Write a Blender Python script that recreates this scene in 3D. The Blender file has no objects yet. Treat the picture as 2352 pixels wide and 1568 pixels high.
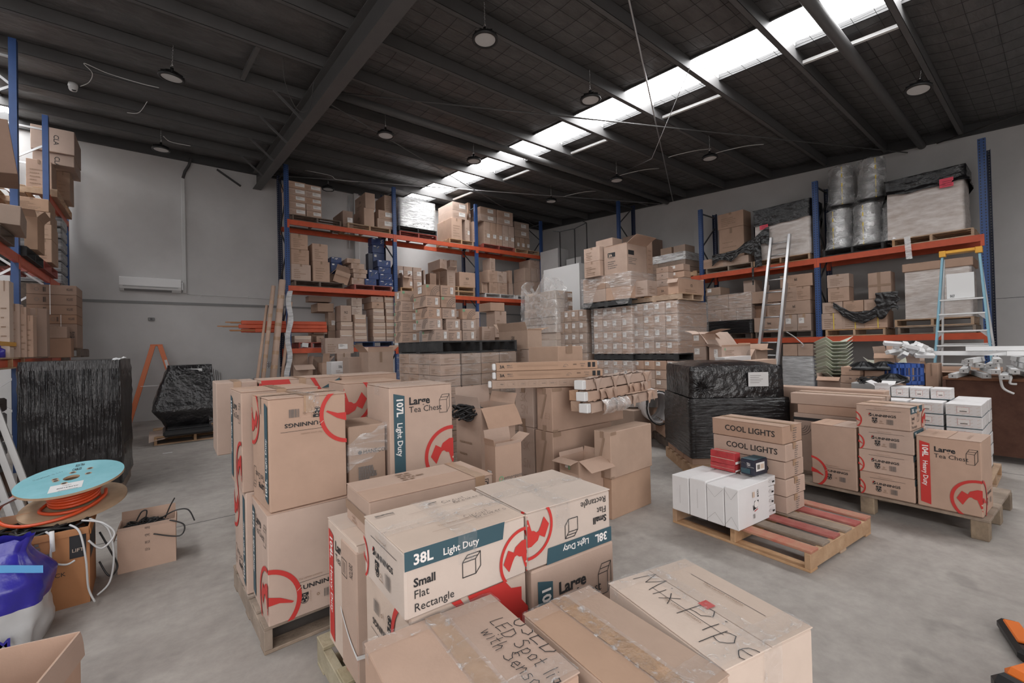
import bpy, bmesh, math, random
from mathutils import Vector, Matrix, noise
SC = bpy.context.scene
COL = SC.collection
RND = random.Random(11)
PI = math.pi
rad = math.radians

# ------------------------------------------------------------------ materials
MATS = {}
def nd(nt, t, **kw):
    n = nt.nodes.new(t)
    for k, v in kw.items():
        if k.startswith('i_'):
            n.inputs[k[2:].replace('_', ' ')].default_value = v
        else:
            setattr(n, k, v)
    return n
def mat(name, col, rough=.6, metal=0., var=.0, vscale=6., bump=0., bscale=40., stretch=(1, 1, 1), objvar=0., spec=.5, col2=None,
        detail=4., coat=0., alpha=None):
    if name in MATS:
        return MATS[name]
    m = bpy.data.materials.new(name); m.use_nodes = True
    nt = m.node_tree; p = nt.nodes['Principled BSDF']; L = nt.links.new
    p.inputs['Roughness'].default_value = rough; p.inputs['Metallic'].default_value = metal
    p.inputs['Specular IOR Level'].default_value = spec
    if coat: p.inputs['Coat Weight'].default_value = coat; p.inputs['Coat Roughness'].default_value = .12
    if alpha is not None: p.inputs['Alpha'].default_value = alpha
    base = (*col, 1)
    tc = nd(nt, 'ShaderNodeTexCoord'); mp = nd(nt, 'ShaderNodeMapping'); mp.inputs['Scale'].default_value = stretch
    L(tc.outputs['Object'], mp.inputs['Vector'])
    out = None
    if var or col2:
        nz = nd(nt, 'ShaderNodeTexNoise', i_Scale=vscale, i_Detail=detail, i_Roughness=.6); L(mp.outputs[0], nz.inputs['Vector'])
        rp = nd(nt, 'ShaderNodeValToRGB'); L(nz.outputs['Fac'], rp.inputs[0])
        rp.color_ramp.elements[0].position = .3; rp.color_ramp.elements[1].position = .7
        c2 = col2 if col2 else tuple(min(1, c * (1 + var)) for c in col)
        c1 = col if col2 else tuple(c * (1 - var) for c in col)
        rp.color_ramp.elements[0].color = (*c1, 1); rp.color_ramp.elements[1].color = (*c2, 1)
        out = rp.outputs[0]
    if objvar:
        oi = nd(nt, 'ShaderNodeObjectInfo'); mr = nd(nt, 'ShaderNodeMapRange'); L(oi.outputs['Random'], mr.inputs[0])
        mr.inputs[3].default_value = 1 - objvar; mr.inputs[4].default_value = 1 + objvar
        hs = nd(nt, 'ShaderNodeHueSaturation'); L(mr.outputs[0], hs.inputs['Value'])
        mr2 = nd(nt, 'ShaderNodeMapRange'); wn = nd(nt, 'ShaderNodeMath', operation='FRACT'); ml = nd(nt, 'ShaderNodeMath', operation='MULTIPLY')
        ml.inputs[1].default_value = 7.31; L(oi.outputs['Random'], ml.inputs[0]); L(ml.outputs[0], wn.inputs[0]); L(wn.outputs[0], mr2.inputs[0])
        mr2.inputs[3].default_value = .82; mr2.inputs[4].default_value = 1.18; L(mr2.outputs[0], hs.inputs['Saturation'])
        if out: L(out, hs.inputs['Color'])
        else: hs.inputs['Color'].default_value = base
        out = hs.outputs[0]
    if out: L(out, p.inputs['Base Color'])
    else: p.inputs['Base Color'].default_value = base
    if bump:
        nb = nd(nt, 'ShaderNodeTexNoise', i_Scale=bscale, i_Detail=5.); L(mp.outputs[0], nb.inputs['Vector'])
        bp = nd(nt, 'ShaderNodeBump', i_Strength=bump, i_Distance=.02); L(nb.outputs['Fac'], bp.inputs['Height']); L(bp.outputs[0], p.inputs['Normal'])
    MATS[name] = m
    return m
def film_mat(name, haze=.1, streak=.5, stretch=(1, 1, 9), scale=5., tint=(.9, .9, .9), bump=.6, lo=.45, hi=.75):
    m = bpy.data.materials.new(name); m.use_nodes = True
    nt = m.node_tree; nt.nodes.remove(nt.nodes['Principled BSDF']); L = nt.links.new
    out = nt.nodes['Material Output']
    tc = nd(nt, 'ShaderNodeTexCoord'); mp = nd(nt, 'ShaderNodeMapping'); mp.inputs['Scale'].default_value = stretch
    L(tc.outputs['Object'], mp.inputs['Vector'])
    nz = nd(nt, 'ShaderNodeTexNoise', i_Scale=scale, i_Detail=6., i_Roughness=.62, i_Distortion=.8); L(mp.outputs[0], nz.inputs['Vector'])
    mr = nd(nt, 'ShaderNodeMapRange'); L(nz.outputs['Fac'], mr.inputs[0])
    mr.inputs[1].default_value = lo; mr.inputs[2].default_value = hi; mr.inputs[3].default_value = haze; mr.inputs[4].default_value = streak
    bp = nd(nt, 'ShaderNodeBump', i_Strength=bump, i_Distance=.03); L(nz.outputs['Fac'], bp.inputs['Height'])
    tr = nd(nt, 'ShaderNodeBsdfTransparent')
    gl = nd(nt, 'ShaderNodeBsdfGlossy', i_Roughness=.2); gl.inputs['Color'].default_value = (1, 1, 1, 1); L(bp.outputs[0], gl.inputs['Normal'])
    df = nd(nt, 'ShaderNodeBsdfDiffuse'); df.inputs['Color'].default_value = (*tint, 1); L(bp.outputs[0], df.inputs['Normal'])
    mx = nd(nt, 'ShaderNodeMixShader'); mx.inputs[0].default_value = .45; L(df.outputs[0], mx.inputs[1]); L(gl.outputs[0], mx.inputs[2])
    m2 = nd(nt, 'ShaderNodeMixShader'); L(mr.outputs[0], m2.inputs[0]); L(tr.outputs[0], m2.inputs[1]); L(mx.outputs[0], m2.inputs[2])
    L(m2.outputs[0], out.inputs['Surface'])
    MATS[name] = m
    return m
def emit_mat(name, col, s):
    m = bpy.data.materials.new(name); m.use_nodes = True
    nt = m.node_tree; nt.nodes.remove(nt.nodes['Principled BSDF'])
    e = nd(nt, 'ShaderNodeEmission', i_Strength=s); e.inputs['Color'].default_value = (*col, 1)
    nt.links.new(e.outputs[0], nt.nodes['Material Output'].inputs['Surface']); MATS[name] = m
    return m

# ------------------------------------------------------------------ mesh builder
class MB:
    def __init__(s):
        s.v = []; s.f = []; s.m = []; s.sm = []
    def add(s, vs, fs, mi=0, smooth=False, M=None):
        b = len(s.v)
        s.v += [(M @ Vector(p))[:] if M is not None else tuple(p) for p in vs]
        s.f += [tuple(b + i for i in f) for f in fs]; s.m += [mi] * len(fs); s.sm += [smooth] * len(fs)
        return s
    def box(s, lo, hi, mi=0, M=None, c=0.):
        x0, y0, z0 = lo; x1, y1, z1 = hi
        if not c:
            vs = [(x0, y0, z0), (x1, y0, z0), (x1, y1, z0), (x0, y1, z0), (x0, y0, z1), (x1, y0, z1), (x1, y1, z1), (x0, y1, z1)]
            return s.add(vs, [(3, 2, 1, 0), (4, 5, 6, 7), (0, 1, 5, 4), (1, 2, 6, 5), (2, 3, 7, 6), (3, 0, 4, 7)], mi, False, M)
        c = min(c, (x1 - x0) * .3, (y1 - y0) * .3, (z1 - z0) * .3)
        vs = []; ix = {}
        for sx in (0, 1):
            for sy in (0, 1):
                for sz in (0, 1):
                    X, Y, Z = (x0, x1)[sx], (y0, y1)[sy], (z0, z1)[sz]
                    a, b, d = (c, -c)[sx], (c, -c)[sy], (c, -c)[sz]
                    ix[sx, sy, sz] = len(vs)
                    vs += [(X, Y + b, Z + d), (X + a, Y, Z + d), (X + a, Y + b, Z)]
        I = lambda x, y, z, k: ix[x, y, z] + k
        fs = [(I(0, 0, 0, 0), I(0, 0, 1, 0), I(0, 1, 1, 0), I(0, 1, 0, 0)), (I(1, 0, 0, 0), I(1, 1, 0, 0), I(1, 1, 1, 0), I(1, 0, 1, 0)),
              (I(0, 0, 0, 1), I(1, 0, 0, 1), I(1, 0, 1, 1), I(0, 0, 1, 1)), (I(0, 1, 0, 1), I(0, 1, 1, 1), I(1, 1, 1, 1), I(1, 1, 0, 1)),
              (I(0, 0, 0, 2), I(0, 1, 0, 2), I(1, 1, 0, 2), I(1, 0, 0, 2)), (I(0, 0, 1, 2), I(1, 0, 1, 2), I(1, 1, 1, 2), I(0, 1, 1, 2))]
        for a in (0, 1):
            for b in (0, 1):
                fs += [(I(a, b, 0, 0), I(a, b, 0, 1), I(a, b, 1, 1), I(a, b, 1, 0)), (I(a, 0, b, 0), I(a, 0, b, 2), I(a, 1, b, 2), I(a, 1, b, 0)),
                       (I(0, a, b, 1), I(0, a, b, 2), I(1, a, b, 2), I(1, a, b, 1))]
                for d in (0, 1): fs.append((I(a, b, d, 0), I(a, b, d, 1), I(a, b, d, 2)))
        return s.add(vs, fs, mi, False, M)
    def bar(s, p, q, w, t, up=(0, 0, 1), mi=0, c=0.):
        p = Vector(p); q = Vector(q); x = (q - p); l = x.length; x.normalize(); u = Vector(up)
        y = u.cross(x)
        if y.length < 1e-4: y = Vector((1, 0, 0)).cross(x)
        y.normalize(); z = x.cross(y)
        M = Matrix((x, y, z)).transposed().to_4x4(); M.translation = p
        return s.box((0, -w / 2, -t / 2), (l, w / 2, t / 2), mi, M, c)
    def tube(s, pts, r, n=8, mi=0, caps=True, closed=False):
        pts = [Vector(p) for p in pts]; N = len(pts); vs = []; fs = []
        prev = None
        for i, p in enumerate(pts):
            if closed: t = pts[(i + 1) % N] - pts[i - 1]
            else: t = pts[min(i + 1, N - 1)] - pts[max(i - 1, 0)]
            t.normalize()
            if prev is None:
                a = Vector((0, 0, 1)) if abs(t.z) < .9 else Vector((1, 0, 0)); u = t.cross(a).normalized()
            else:
                u = (prev - t * prev.dot(t)).normalized()
            prev = u; w = t.cross(u); rr = r[i] if isinstance(r, (list, tuple)) else r
            vs += [p + (u * math.cos(2 * PI * k / n) + w * math.sin(2 * PI * k / n)) * rr for k in range(n)]
        for i in range(N if closed else N - 1):
            a = i * n; b = ((i + 1) % N) * n
            fs += [(a + k, a + (k + 1) % n, b + (k + 1) % n, b + k) for k in range(n)]
        if caps and not closed:
            fs += [tuple(range(n - 1, -1, -1)), tuple((N - 1) * n + k for k in range(n))]
        return s.add(vs, fs, mi, True)
    def lathe(s, prof, n=24, mi=0, M=None, smooth=True):
        vs = []; fs = []
        for r, z in prof: vs += [(r * math.cos(2 * PI * k / n), r * math.sin(2 * PI * k / n), z) for k in range(n)]
        for i in range(len(prof) - 1):
            a = i * n; b = a + n
            fs += [(a + k, a + (k + 1) % n, b + (k + 1) % n, b + k) for k in range(n)]
        return s.add(vs, fs, mi, smooth, M)
    def poly(s, pts, z0, z1, mi=0, M=None):
        n = len(pts)
        vs = [(x, y, z0) for x, y in pts] + [(x, y, z1) for x, y in pts]
        return s.add(vs, [tuple(range(n - 1, -1, -1)), tuple(range(n, 2 * n))] + [(k, (k + 1) % n, n + (k + 1) % n, n + k) for k in range(n)], mi, False, M)
    def grid(s, fn, nu, nv, mi=0, smooth=True, closed=False):
        vs = [fn(i / nu, j / nv) for j in range(nv + 1) for i in range(nu + 1)]
        fs = [(j * (nu + 1) + i, j * (nu + 1) + i + 1, (j + 1) * (nu + 1) + i + 1, (j + 1) * (nu + 1) + i) for j in range(nv) for i in range(nu)]
        return s.add(vs, fs, mi, smooth)
    def obj(s, name, mats, parent=None, loc=(0, 0, 0), rot=(0, 0, 0)):
        me = bpy.data.meshes.new(name)
        me.from_pydata(s.v, [], s.f)
        for m in (mats if isinstance(mats, (list, tuple)) else [mats]): me.materials.append(MATS[m] if isinstance(m, str) else m)
        if s.f:
            me.polygons.foreach_set('material_index', s.m); me.polygons.foreach_set('use_smooth', s.sm)
        me.update()
        o = bpy.data.objects.new(name, me); COL.objects.link(o)
        o.location = loc; o.rotation_euler = rot
        if parent: o.parent = parent
        return o
def tag(o, label, cat, group=None, kind=None):
    o['label'] = label; o['category'] = cat
    if group: o['group'] = group
    if kind: o['kind'] = kind
    return o
def empty(name, loc=(0, 0, 0), rotz=0., label=None, cat=None, group=None, kind=None):
    o = bpy.data.objects.new(name, None); COL.objects.link(o); o.empty_display_size = .1
    o.location = loc; o.rotation_euler = (0, 0, rotz)
    if label: tag(o, label, cat, group, kind)
    return o
def dup(root, loc=None, rotz=None, label=None, group=None, rot=None):
    r = root.copy(); COL.objects.link(r)
    if loc is not None: r.location = loc
    if rotz is not None: r.rotation_euler = (0, 0, rotz)
    if rot is not None: r.rotation_euler = rot
    if label: r['label'] = label
    if group: r['group'] = group
    for ch in list(root.children):
        c = ch.copy(); COL.objects.link(c); c.parent = r
        for g in list(ch.children):
            d = g.copy(); COL.objects.link(d); d.parent = c
    return r

# ------------------------------------------------------------------ print: flat ink shapes in face coordinates
TXT = {}
def text_geo(st, bold=0.):
    k = (st, bold)
    if k not in TXT:
        cu = bpy.data.curves.new('t', 'FONT'); cu.body = st; cu.size = 1.; cu.resolution_u = 2; cu.offset = bold
        o = bpy.data.objects.new('t', cu); COL.objects.link(o)
        bpy.context.view_layer.update()
        me = bpy.data.meshes.new_from_object(o.evaluated_get(bpy.context.evaluated_depsgraph_get()))
        vs = [(v.co.x, v.co.y) for v in me.vertices]; fs = [tuple(p.vertices) for p in me.polygons]
        w = max([v[0] for v in vs] or [0])
        bpy.data.objects.remove(o); bpy.data.curves.remove(cu); bpy.data.meshes.remove(me)
        TXT[k] = (vs, fs, w)
    return TXT[k]
class Ink:
    """2-D ink shapes, clipped to a face, then mapped on to it"""
    def __init__(s): s.items = []                       # (verts2d, faces, slot)
    def tri(s, vs, fs, mi): s.items.append((vs, fs, mi)); return s
    def text(s, st, u, v, size, mi, rot=0., bold=0., width=None, shear=0., align='l'):
        vs, fs, w = text_geo(st, bold)
        sx = size if width is None else width / max(w, 1e-6)
        off = {'l': 0, 'c': -w * sx / 2, 'r': -w * sx}[align]
        c, n = math.cos(rot), math.sin(rot)
        o = []
        for x, y in vs:
            X = x * sx + shear * y * size + off; Y = y * size
            o.append((u + X * c - Y * n, v + X * n + Y * c))
        return s.tri(o, fs, mi)
    def rect(s, u0, v0, u1, v1, mi): return s.tri([(u0, v0), (u1, v0), (u1, v1), (u0, v1)], [(0, 1, 2, 3)], mi)
    def poly(s, pts, mi): return s.tri(list(pts), [tuple(range(len(pts)))], mi)
    def line(s, pts, t, mi, closed=False):
        P = [Vector(p) for p in pts]
        if closed: P.append(P[0])
        for a, b in zip(P, P[1:]):
            d = b - a
            if d.length < 1e-6: continue
            n = Vector((-d.y, d.x)).normalized() * t / 2; e = d.normalized() * t * .35
            s.tri([tuple(a - n - e), tuple(b - n + e), tuple(b + n + e), tuple(a + n - e)], [(0, 1, 2, 3)], mi)
        return s
    def ring(s, u, v, r, t, mi, a0=0., a1=2 * PI, n=48):
        vs = []; fs = []
        for k in range(n + 1):
            a = a0 + (a1 - a0) * k / n
            vs += [(u + (r - t) * math.cos(a), v + (r - t) * math.sin(a)), (u + r * math.cos(a), v + r * math.sin(a))]
        fs = [(2 * k, 2 * k + 1, 2 * k + 3, 2 * k + 2) for k in range(n)]
        return s.tri(vs, fs, mi)
    def disc(s, u, v, r, mi, n=20): return s.poly([(u + r * math.cos(2 * PI * k / n), v + r * math.sin(2 * PI * k / n)) for k in range(n)], mi)
    def bars(s, u, v, w, h, mi, n=16, seed=1):
        q = random.Random(seed); x = 0
        while x < w:
            t = q.choice((.25, .5, .8, 1.)) * w / n * .8
            s.rect(u + x, v, u + min(x + t, w), v + h, mi); x += t + q.choice((.4, .7, 1.)) * w / n * .6
        return s
    def turned(s, w, h):
        """the same print upside down on a w x h face"""
        o = Ink(); o.items = [([(w - x, h - y) for x, y in vs], fs, mi) for vs, fs, mi in s.items]
        return o
    def put(s, mb, face, w, h, eps=.0009):
        """clip to 0..w, 0..h and add to builder mb through face(u, v, n) -> xyz"""
        lift = {}
        for k, (vs, fs, mi) in enumerate(s.items):
            bm = bmesh.new(); vv = [bm.verts.new((x, y, 0)) for x, y in vs]
            for f in fs:
                try: bm.faces.new([vv[i] for i in f])
                except ValueError: pass
            xs = [p[0] for p in vs]; ys = [p[1] for p in vs]
            for co, no, need in (((0, 0, 0), (-1, 0, 0), min(xs) < 0), ((w, 0, 0), (1, 0, 0), max(xs) > w), ((0, 0, 0), (0, -1, 0), min(ys) < 0), ((0, h, 0), (0, 1, 0), max(ys) > h)):
                if need:
                    bmesh.ops.bisect_plane(bm, geom=bm.verts[:] + bm.edges[:] + bm.faces[:], plane_co=co, plane_no=no, clear_outer=True)
            bm.verts.index_update()
            e = eps * (1 + .5 * mi + .02 * k)
            mb.add([face(v.co.x, v.co.y, e) for v in bm.verts], [tuple(v.index for v in f.verts) for f in bm.faces], mi, False)
            bm.free()
GL = {  # single-stroke hand lettering on a 1 x 1 cell (x height about .6)
 'U': [[(0, 1), (.05, .2), (.3, 0), (.6, .2), (.65, 1)]], 'S': [[(.6, .9), (.3, 1), (.1, .75), (.5, .45), (.55, .15), (.25, 0), (0, .12)]],
 'E': [[(.6, 1), (.05, .95), (0, 0), (.6, .05)], [(.02, .5), (.5, .52)]], 'D': [[(.05, 1), (0, 0)], [(.05, 1), (.55, .85), (.65, .4), (.4, .05), (0, 0)]],
 'L': [[(.1, 1), (0, 0), (.5, .02)]], 'M': [[(0, 0), (.15, 1), (.4, .25), (.7, 1), (.85, 0)]], 'P': [[(.05, 0), (.1, 1)], [(.0, .95), (.5, 1), (.65, .75), (.45, .5), (.08, .48)]],
 'C': [[(.6, .85), (.3, 1), (0, .5), (.2, 0), (.6, .12)]], 'B': [[(.05, 0), (.08, 1)], [(.05, 1), (.5, .9), (.45, .6), (.1, .52), (.6, .4), (.5, .05), (.02, 0)]],
 's': [[(.4, .55), (.15, .6), (.1, .42), (.4, .25), (.35, .02), (0, .05)]], 'p': [[(.05, .6), (0, -.4)], [(.04, .5), (.3, .62), (.45, .35), (.25, .05), (.03, .1)]],
 'o': [[(.25, .6), (.02, .4), (.1, .02), (.4, .05), (.45, .45), (.25, .6)]], 't': [[(.2, 1), (.15, .1), (.35, .02)], [(0, .62), (.4, .65)]],
 'l': [[(.1, 1.05), (.05, 0)]], 'i': [[(.08, .6), (.05, 0)], [(.1, .85), (.12, .88)]], 'g': [[(.4, .5), (.15, .6), (.02, .3), (.3, .1), (.4, .55), (.35, -.3), (.05, -.35)]],
 'h': [[(.05, 1.05), (0, 0)], [(.02, .35), (.25, .6), (.4, .4), (.38, 0)]], 'w': [[(0, .6), (.12, 0), (.28, .45), (.42, 0), (.6, .6)]],
 'n': [[(.02, .6), (0, 0)], [(.02, .35), (.25, .6), (.4, .4), (.4, 0)]], 'e': [[(.02, .3), (.4, .35), (.3, .6), (.08, .5), (.02, .2), (.2, 0), (.42, .1)]],
 'r': [[(.02, .6), (0, 0)], [(.02, .35), (.2, .58), (.36, .55)]], 'x': [[(0, .6), (.4, 0)], [(.4, .62), (0, 0)]], 'u': [[(0, .6), (.05, .1), (.25, 0), (.38, .2), (.4, .6), (.42, 0)]],
 'a': [[(.4, .5), (.15, .6), (.02, .25), (.2, .02), (.4, .35), (.42, 0)]], 'k': [[(.05, 1.), (0, 0)], [(.35, .6), (.05, .3), (.38, 0)]], 'c': [[(.4, .52), (.2, .6), (.02, .3), (.18, .02), (.4, .1)]],
 'd': [[(.4, 1.), (.4, 0)], [(.4, .5), (.15, .58), (.02, .25), (.2, .02), (.4, .2)]], 'O': [[(.3, 1), (0, .6), (.1, .05), (.5, .05), (.6, .6), (.3, 1)]],
 'A': [[(0, 0), (.3, 1), (.6, 0)], [(.1, .4), (.5, .4)]], 'Y': [[(0, 1), (.3, .5), (.6, 1)], [(.3, .5), (.25, 0)]], '3': [[(0, .9), (.4, 1), (.5, .7), (.2, .5), (.5, .35), (.4, 0), (0, .1)]],
 'K': [[(.05, 1), (0, 0)], [(.5, 1), (.05, .45), (.5, 0)]], '5': [[(.5, 1), (.1, .95), (.05, .55), (.45, .5), (.4, .05), (0, .05)]], 'T': [[(0, 1), (.6, 1)], [(.3, 1), (.28, 0)]],
 'R': [[(.05, 0), (.08, 1)], [(.05, 1), (.5, .85), (.1, .5), (.55, 0)]], 'N': [[(0, 0), (.05, 1), (.5, 0), (.55, 1)]], 'I': [[(.1, 1), (.08, 0)]], '-': [[(.05, .4), (.4, .42)]],
}
def scrawl(ink, st, u, v, size, mi, rot=0., t=.004, gap=1.):
    q = random.Random(len(st) * 7 + int(size * 1000)); x = 0.
    c, n = math.cos(rot), math.sin(rot)
    for ch in st:
        if ch == ' ': x += .45 * size; continue
        g = GL.get(ch)
        if not g: x += .4 * size; continue
        dy = q.uniform(-.06, .06) * size; wmax = 0
        for pl in g:
            out = []
            for i in range(len(pl)):
                out.append(pl[i])
                if i + 1 < len(pl):
                    out.append(((pl[i][0] + pl[i + 1][0]) / 2 + q.uniform(-.03, .03), (pl[i][1] + pl[i + 1][1]) / 2 + q.uniform(-.03, .03)))
            wmax = max(wmax, max(p[0] for p in pl))
            ink.line([(u + (x + p[0] * size) * c - (p[1] * size + dy) * n, v + (x + p[0] * size) * n + (p[1] * size + dy) * c) for p in out], t, mi)
        x += (wmax + .22 * gap) * size
    return ink

# ------------------------------------------------------------------ cartons
def facefn(f, w, d, h):
    if f == 'F': return (lambda u, v, n: (u - w / 2, -d / 2 - n, v)), w, h
    if f == 'B': return (lambda u, v, n: (w / 2 - u, d / 2 + n, v)), w, h
    if f == 'L': return (lambda u, v, n: (-w / 2 - n, d / 2 - u, v)), d, h
    if f == 'R': return (lambda u, v, n: (w / 2 + n, u - d / 2, v)), d, h
    return (lambda u, v, n: (u - w / 2, v - d / 2, h + n)), w, d
INKS = ['kraft', 'ink_black', 'ink_teal', 'ink_red', 'ink_white', 'ink_pale', 'ink_grey', 'ink_green', 'ink_faint']
K, BLK, TEAL, RED, WHT, PALE, GRY, GRN, FNT = range(9)
def strip(mb, w, d, h, axis, c, tw, drop, e=.0022, wob=0.):
    """tape over the top (axis x or y, centred at c) and down both ends"""
    q = RND
    L = w if axis == 'x' else d
    prof = [(-L / 2 - e, h - drop), (-L / 2 - e, h - drop * .4), (-L / 2 - e, h + e * .6)]
    n = 14
    prof += [(-L / 2 + L * k / n, h + e + (q.uniform(0, wob) if 0 < k < n else 0)) for k in range(n + 1)]
    prof += [(L / 2 + e, h + e * .6), (L / 2 + e, h - drop * .4), (L / 2 + e, h - drop)]
    vs = []
    for a, z in prof:
        for b in (c - tw / 2, c + tw / 2):
            vs.append((a, b, z) if axis == 'x' else (b, a, z))
    fs = [(2 * k, 2 * k + 2, 2 * k + 3, 2 * k + 1) for k in range(len(prof) - 1)]
    mb.add(vs, fs, 0, False)
def carton(x, y, z, yaw, w, d, h, label, kraft='kraft', prints=None, stickers=(), tape=None, tcol='tape_brown', group=None, name='carton', cat='box',
           flaps=False, opened=None, band=None, rot=None, ctape=None, j=.002, extra=None):
    """x, y: plan of the corner nearest -x, -y (metres); yaw degrees"""
    a = rad(yaw); ca, sa = math.cos(a), math.sin(a)
    cx, cy = x + ca * w / 2 - sa * d / 2, y + sa * w / 2 + ca * d / 2
    mb = MB(); q = RND; t = .006
    if opened is None:
        hh = h - (.004 if flaps else 0)
        mb.box((-w / 2, -d / 2, 0), (w / 2, d / 2, hh), 0, None, min(.006, .03 * min(w, d, h)))
        mb.v = [(p[0] + q.uniform(-j, 0) * (1 if p[0] > 0 else -1), p[1] + q.uniform(-j, 0) * (1 if p[1] > 0 else -1), p[2] + (q.uniform(-j, 0) if p[2] > .01 else 0)) for p in mb.v]
    else:
        mb.box((-w / 2, -d / 2, 0), (w / 2, d / 2, t)); mb.box((-w / 2, -d / 2, t), (-w / 2 + t, d / 2, h)); mb.box((w / 2 - t, -d / 2, t), (w / 2, d / 2, h))
        mb.box((-w / 2 + t, -d / 2, t), (w / 2 - t, -d / 2 + t, h)); mb.box((-w / 2 + t, d / 2 - t, t), (w / 2 - t, d / 2, h))
    for f, ink in (prints or {}).items():
        fn, fw, fh = facefn(f, w, d, h); ink.put(mb, fn, fw, fh)
    mats = [kraft] + INKS[1:]
    o = mb.obj(name, mats, None, (cx, cy, z), rot or (0, 0, a))
    tag(o, label, cat, group)
    if flaps:
        for k, s in enumerate((-1, 1)):
            m2 = MB(); g = .002
            if flaps == 'x':
                lo, hi = (-w / 2, (-d / 2 if s < 0 else g), h - .0045), (w / 2, (-g if s < 0 else d / 2), h)
            else:
                lo, hi = ((-w / 2 if s < 0 else g), -d / 2, h - .0045), ((-g if s < 0 else w / 2), d / 2, h)
            m2.box(lo, hi, 0, None, .0018)
            if prints and 'T%d' % k in prints: pass
            m2.obj('top_flap', kraft, o)
    if opened is not None:
        for sd, ang, ln in opened:
            m2 = MB(); L = w if sd in 'FB' else d
            # flap hinged on the top edge of side sd: ang 0 = standing up, 90 = folded out flat, >90 hanging down
            nseg = 4; g2 = MB()
            for k in range(nseg):
                v0, v1 = ln * k / nseg, ln * (k + 1) / nseg
                b0 = rad(ang + (k - 1.5) * q.uniform(1, 5))
                if k == 0: pos = [0., 0.]
                p0 = tuple(pos); pos = [pos[0] + math.sin(b0) * ln / nseg, pos[1] + math.cos(b0) * ln / nseg]; p1 = tuple(pos)
                for (dd, zz), e in ((p0, 0), (p1, 0)): pass
                nx, nz = math.cos(b0) * .002, -math.sin(b0) * .002
                def T(u, o_, z_):
                    if sd == 'F': return (u, -d / 2 - o_, h + z_)
                    if sd == 'B': return (u, d / 2 + o_, h + z_)
                    if sd == 'L': return (-w / 2 - o_, u, h + z_)
                    return (w / 2 + o_, u, h + z_)
                vs = []
                for sgn in (-1, 1):
                    vs += [T(-L / 2 + .003, p0[0] + sgn * nx, p0[1] + sgn * nz), T(L / 2 - .003, p0[0] + sgn * nx, p0[1] + sgn * nz), T(L / 2 - .003, p1[0] + sgn * nx, p1[1] + sgn * nz), T(-L / 2 + .003, p1[0] + sgn * nx, p1[1] + sgn * nz)]
                g2.add(vs, [(0, 1, 2, 3), (7, 6, 5, 4), (0, 4, 5, 1), (1, 5, 6, 2), (2, 6, 7, 3), (3, 7, 4, 0)])
            g2.obj('flap', kraft, o)
    if tape:
        for tp in tape if isinstance(tape, (list, tuple)) else [tape]:
            ax = tp[0]; off = float(tp[1:]) if len(tp) > 1 else 0.
            m2 = MB(); strip(m2, w, d, h, ax, off, min(.055, .25 * min(w, d)), min(.09, h * .35), wob=.0008); m2.obj('packing_tape', tcol, o)
    if ctape:
        for tp in ctape:
            m2 = MB(); strip(m2, w, d, h, tp[0], tp[1], tp[2], tp[3], e=.0032, wob=.004); m2.obj('clear_tape', 'film_tape', o)
    for st in stickers:
        f, u, v, sw, sh = st[:5]; col = st[5] if len(st) > 5 else WHT
        fn, fw, fh = facefn(f, w, d, h); m2 = MB(); ink = Ink()
        u, v = u * fw, v * fh
        ink.rect(u, v, u + sw, v + sh, col)
        if sw > .03:
            ink.bars(u + sw * .55, v + sh * .12, sw * .35, sh * .3, BLK, 9, int(sw * 1e4) % 97)
            for k in range(4): ink.rect(u + sw * .1, v + sh * (.86 - .13 * k), u + sw * (.45 + .4 * ((k * 7) % 3) / 3), v + sh * (.9 - .13 * k), GRY)
        ink.put(m2, fn, fw, fh, .0018); m2.obj('shipping_label', mats, o)
    return o
# ------------------------------------------------------------------ palette
def kraftmat(n, c):
    return mat(n, c, rough=.82, var=.07, vscale=3.5, bump=.05, bscale=90, objvar=.07, spec=.25)
kraftmat('kraft', (.47, .335, .265)); kraftmat('kraft_pale', (.56, .46, .395)); kraftmat('kraft_tan', (.44, .30, .22)); kraftmat('kraft_dim', (.385, .28, .22))
kraftmat('kraft_dark', (.30, .195, .145)); kraftmat('kraft_orange', (.38, .19, .10))
mat('card_white', (.72, .70, .70), .6, var=.03, objvar=.03); mat('card_grey', (.40, .39, .385), .7, var=.04)
mat('box_red', (.42, .045, .05), .3, var=.25, vscale=14); mat('box_blue', (.02, .022, .04), .3); mat('box_navy', (.025, .05, .16), .35, var=.2, vscale=5)
mat('ink_black', (.018, .018, .02), .7); mat('ink_teal', (.035, .085, .11), .6); mat('ink_red', (.52, .035, .03), .55); mat('ink_white', (.78, .75, .73), .6)
mat('ink_pale', (.60, .47, .38), .8); mat('ink_grey', (.16, .14, .13), .7); mat('ink_green', (.22, .42, .25), .6); mat('ink_faint', (.30, .20, .14), .8)
mat('tape_brown', (.40, .26, .17), .28, var=.12, vscale=9); mat('tape_tan', (.34, .19, .09), .22, var=.25, vscale=12, bump=.3, bscale=60)
mat('tape_white', (.8, .8, .8), .3)
film_mat('film_tape', haze=.10, streak=.75, stretch=(3, 3, 3), scale=9., bump=.9, lo=.56, hi=.72)
film_mat('film', haze=.10, streak=.62, stretch=(1, 1, 6), scale=4.5, lo=.46, hi=.72)
film_mat('film_thick', haze=.45, streak=.95, stretch=(1, 1, 5), scale=4.5, lo=.35, hi=.7)
film_mat('film_bag', haze=.25, streak=.75, stretch=(2, 2, 2), scale=3.5, lo=.42, hi=.7)
def black_film(name, st, sc, rough=.22):
    m = mat(name, (.012, .011, .012), rough, bump=1., bscale=sc, stretch=st, spec=.6); return m
black_film('black_film_v', (9, 9, .8), 5.); black_film('black_film_h', (1, 1, 10), 5.); black_film('black_film', (2, 2, 2), 7.)
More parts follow.
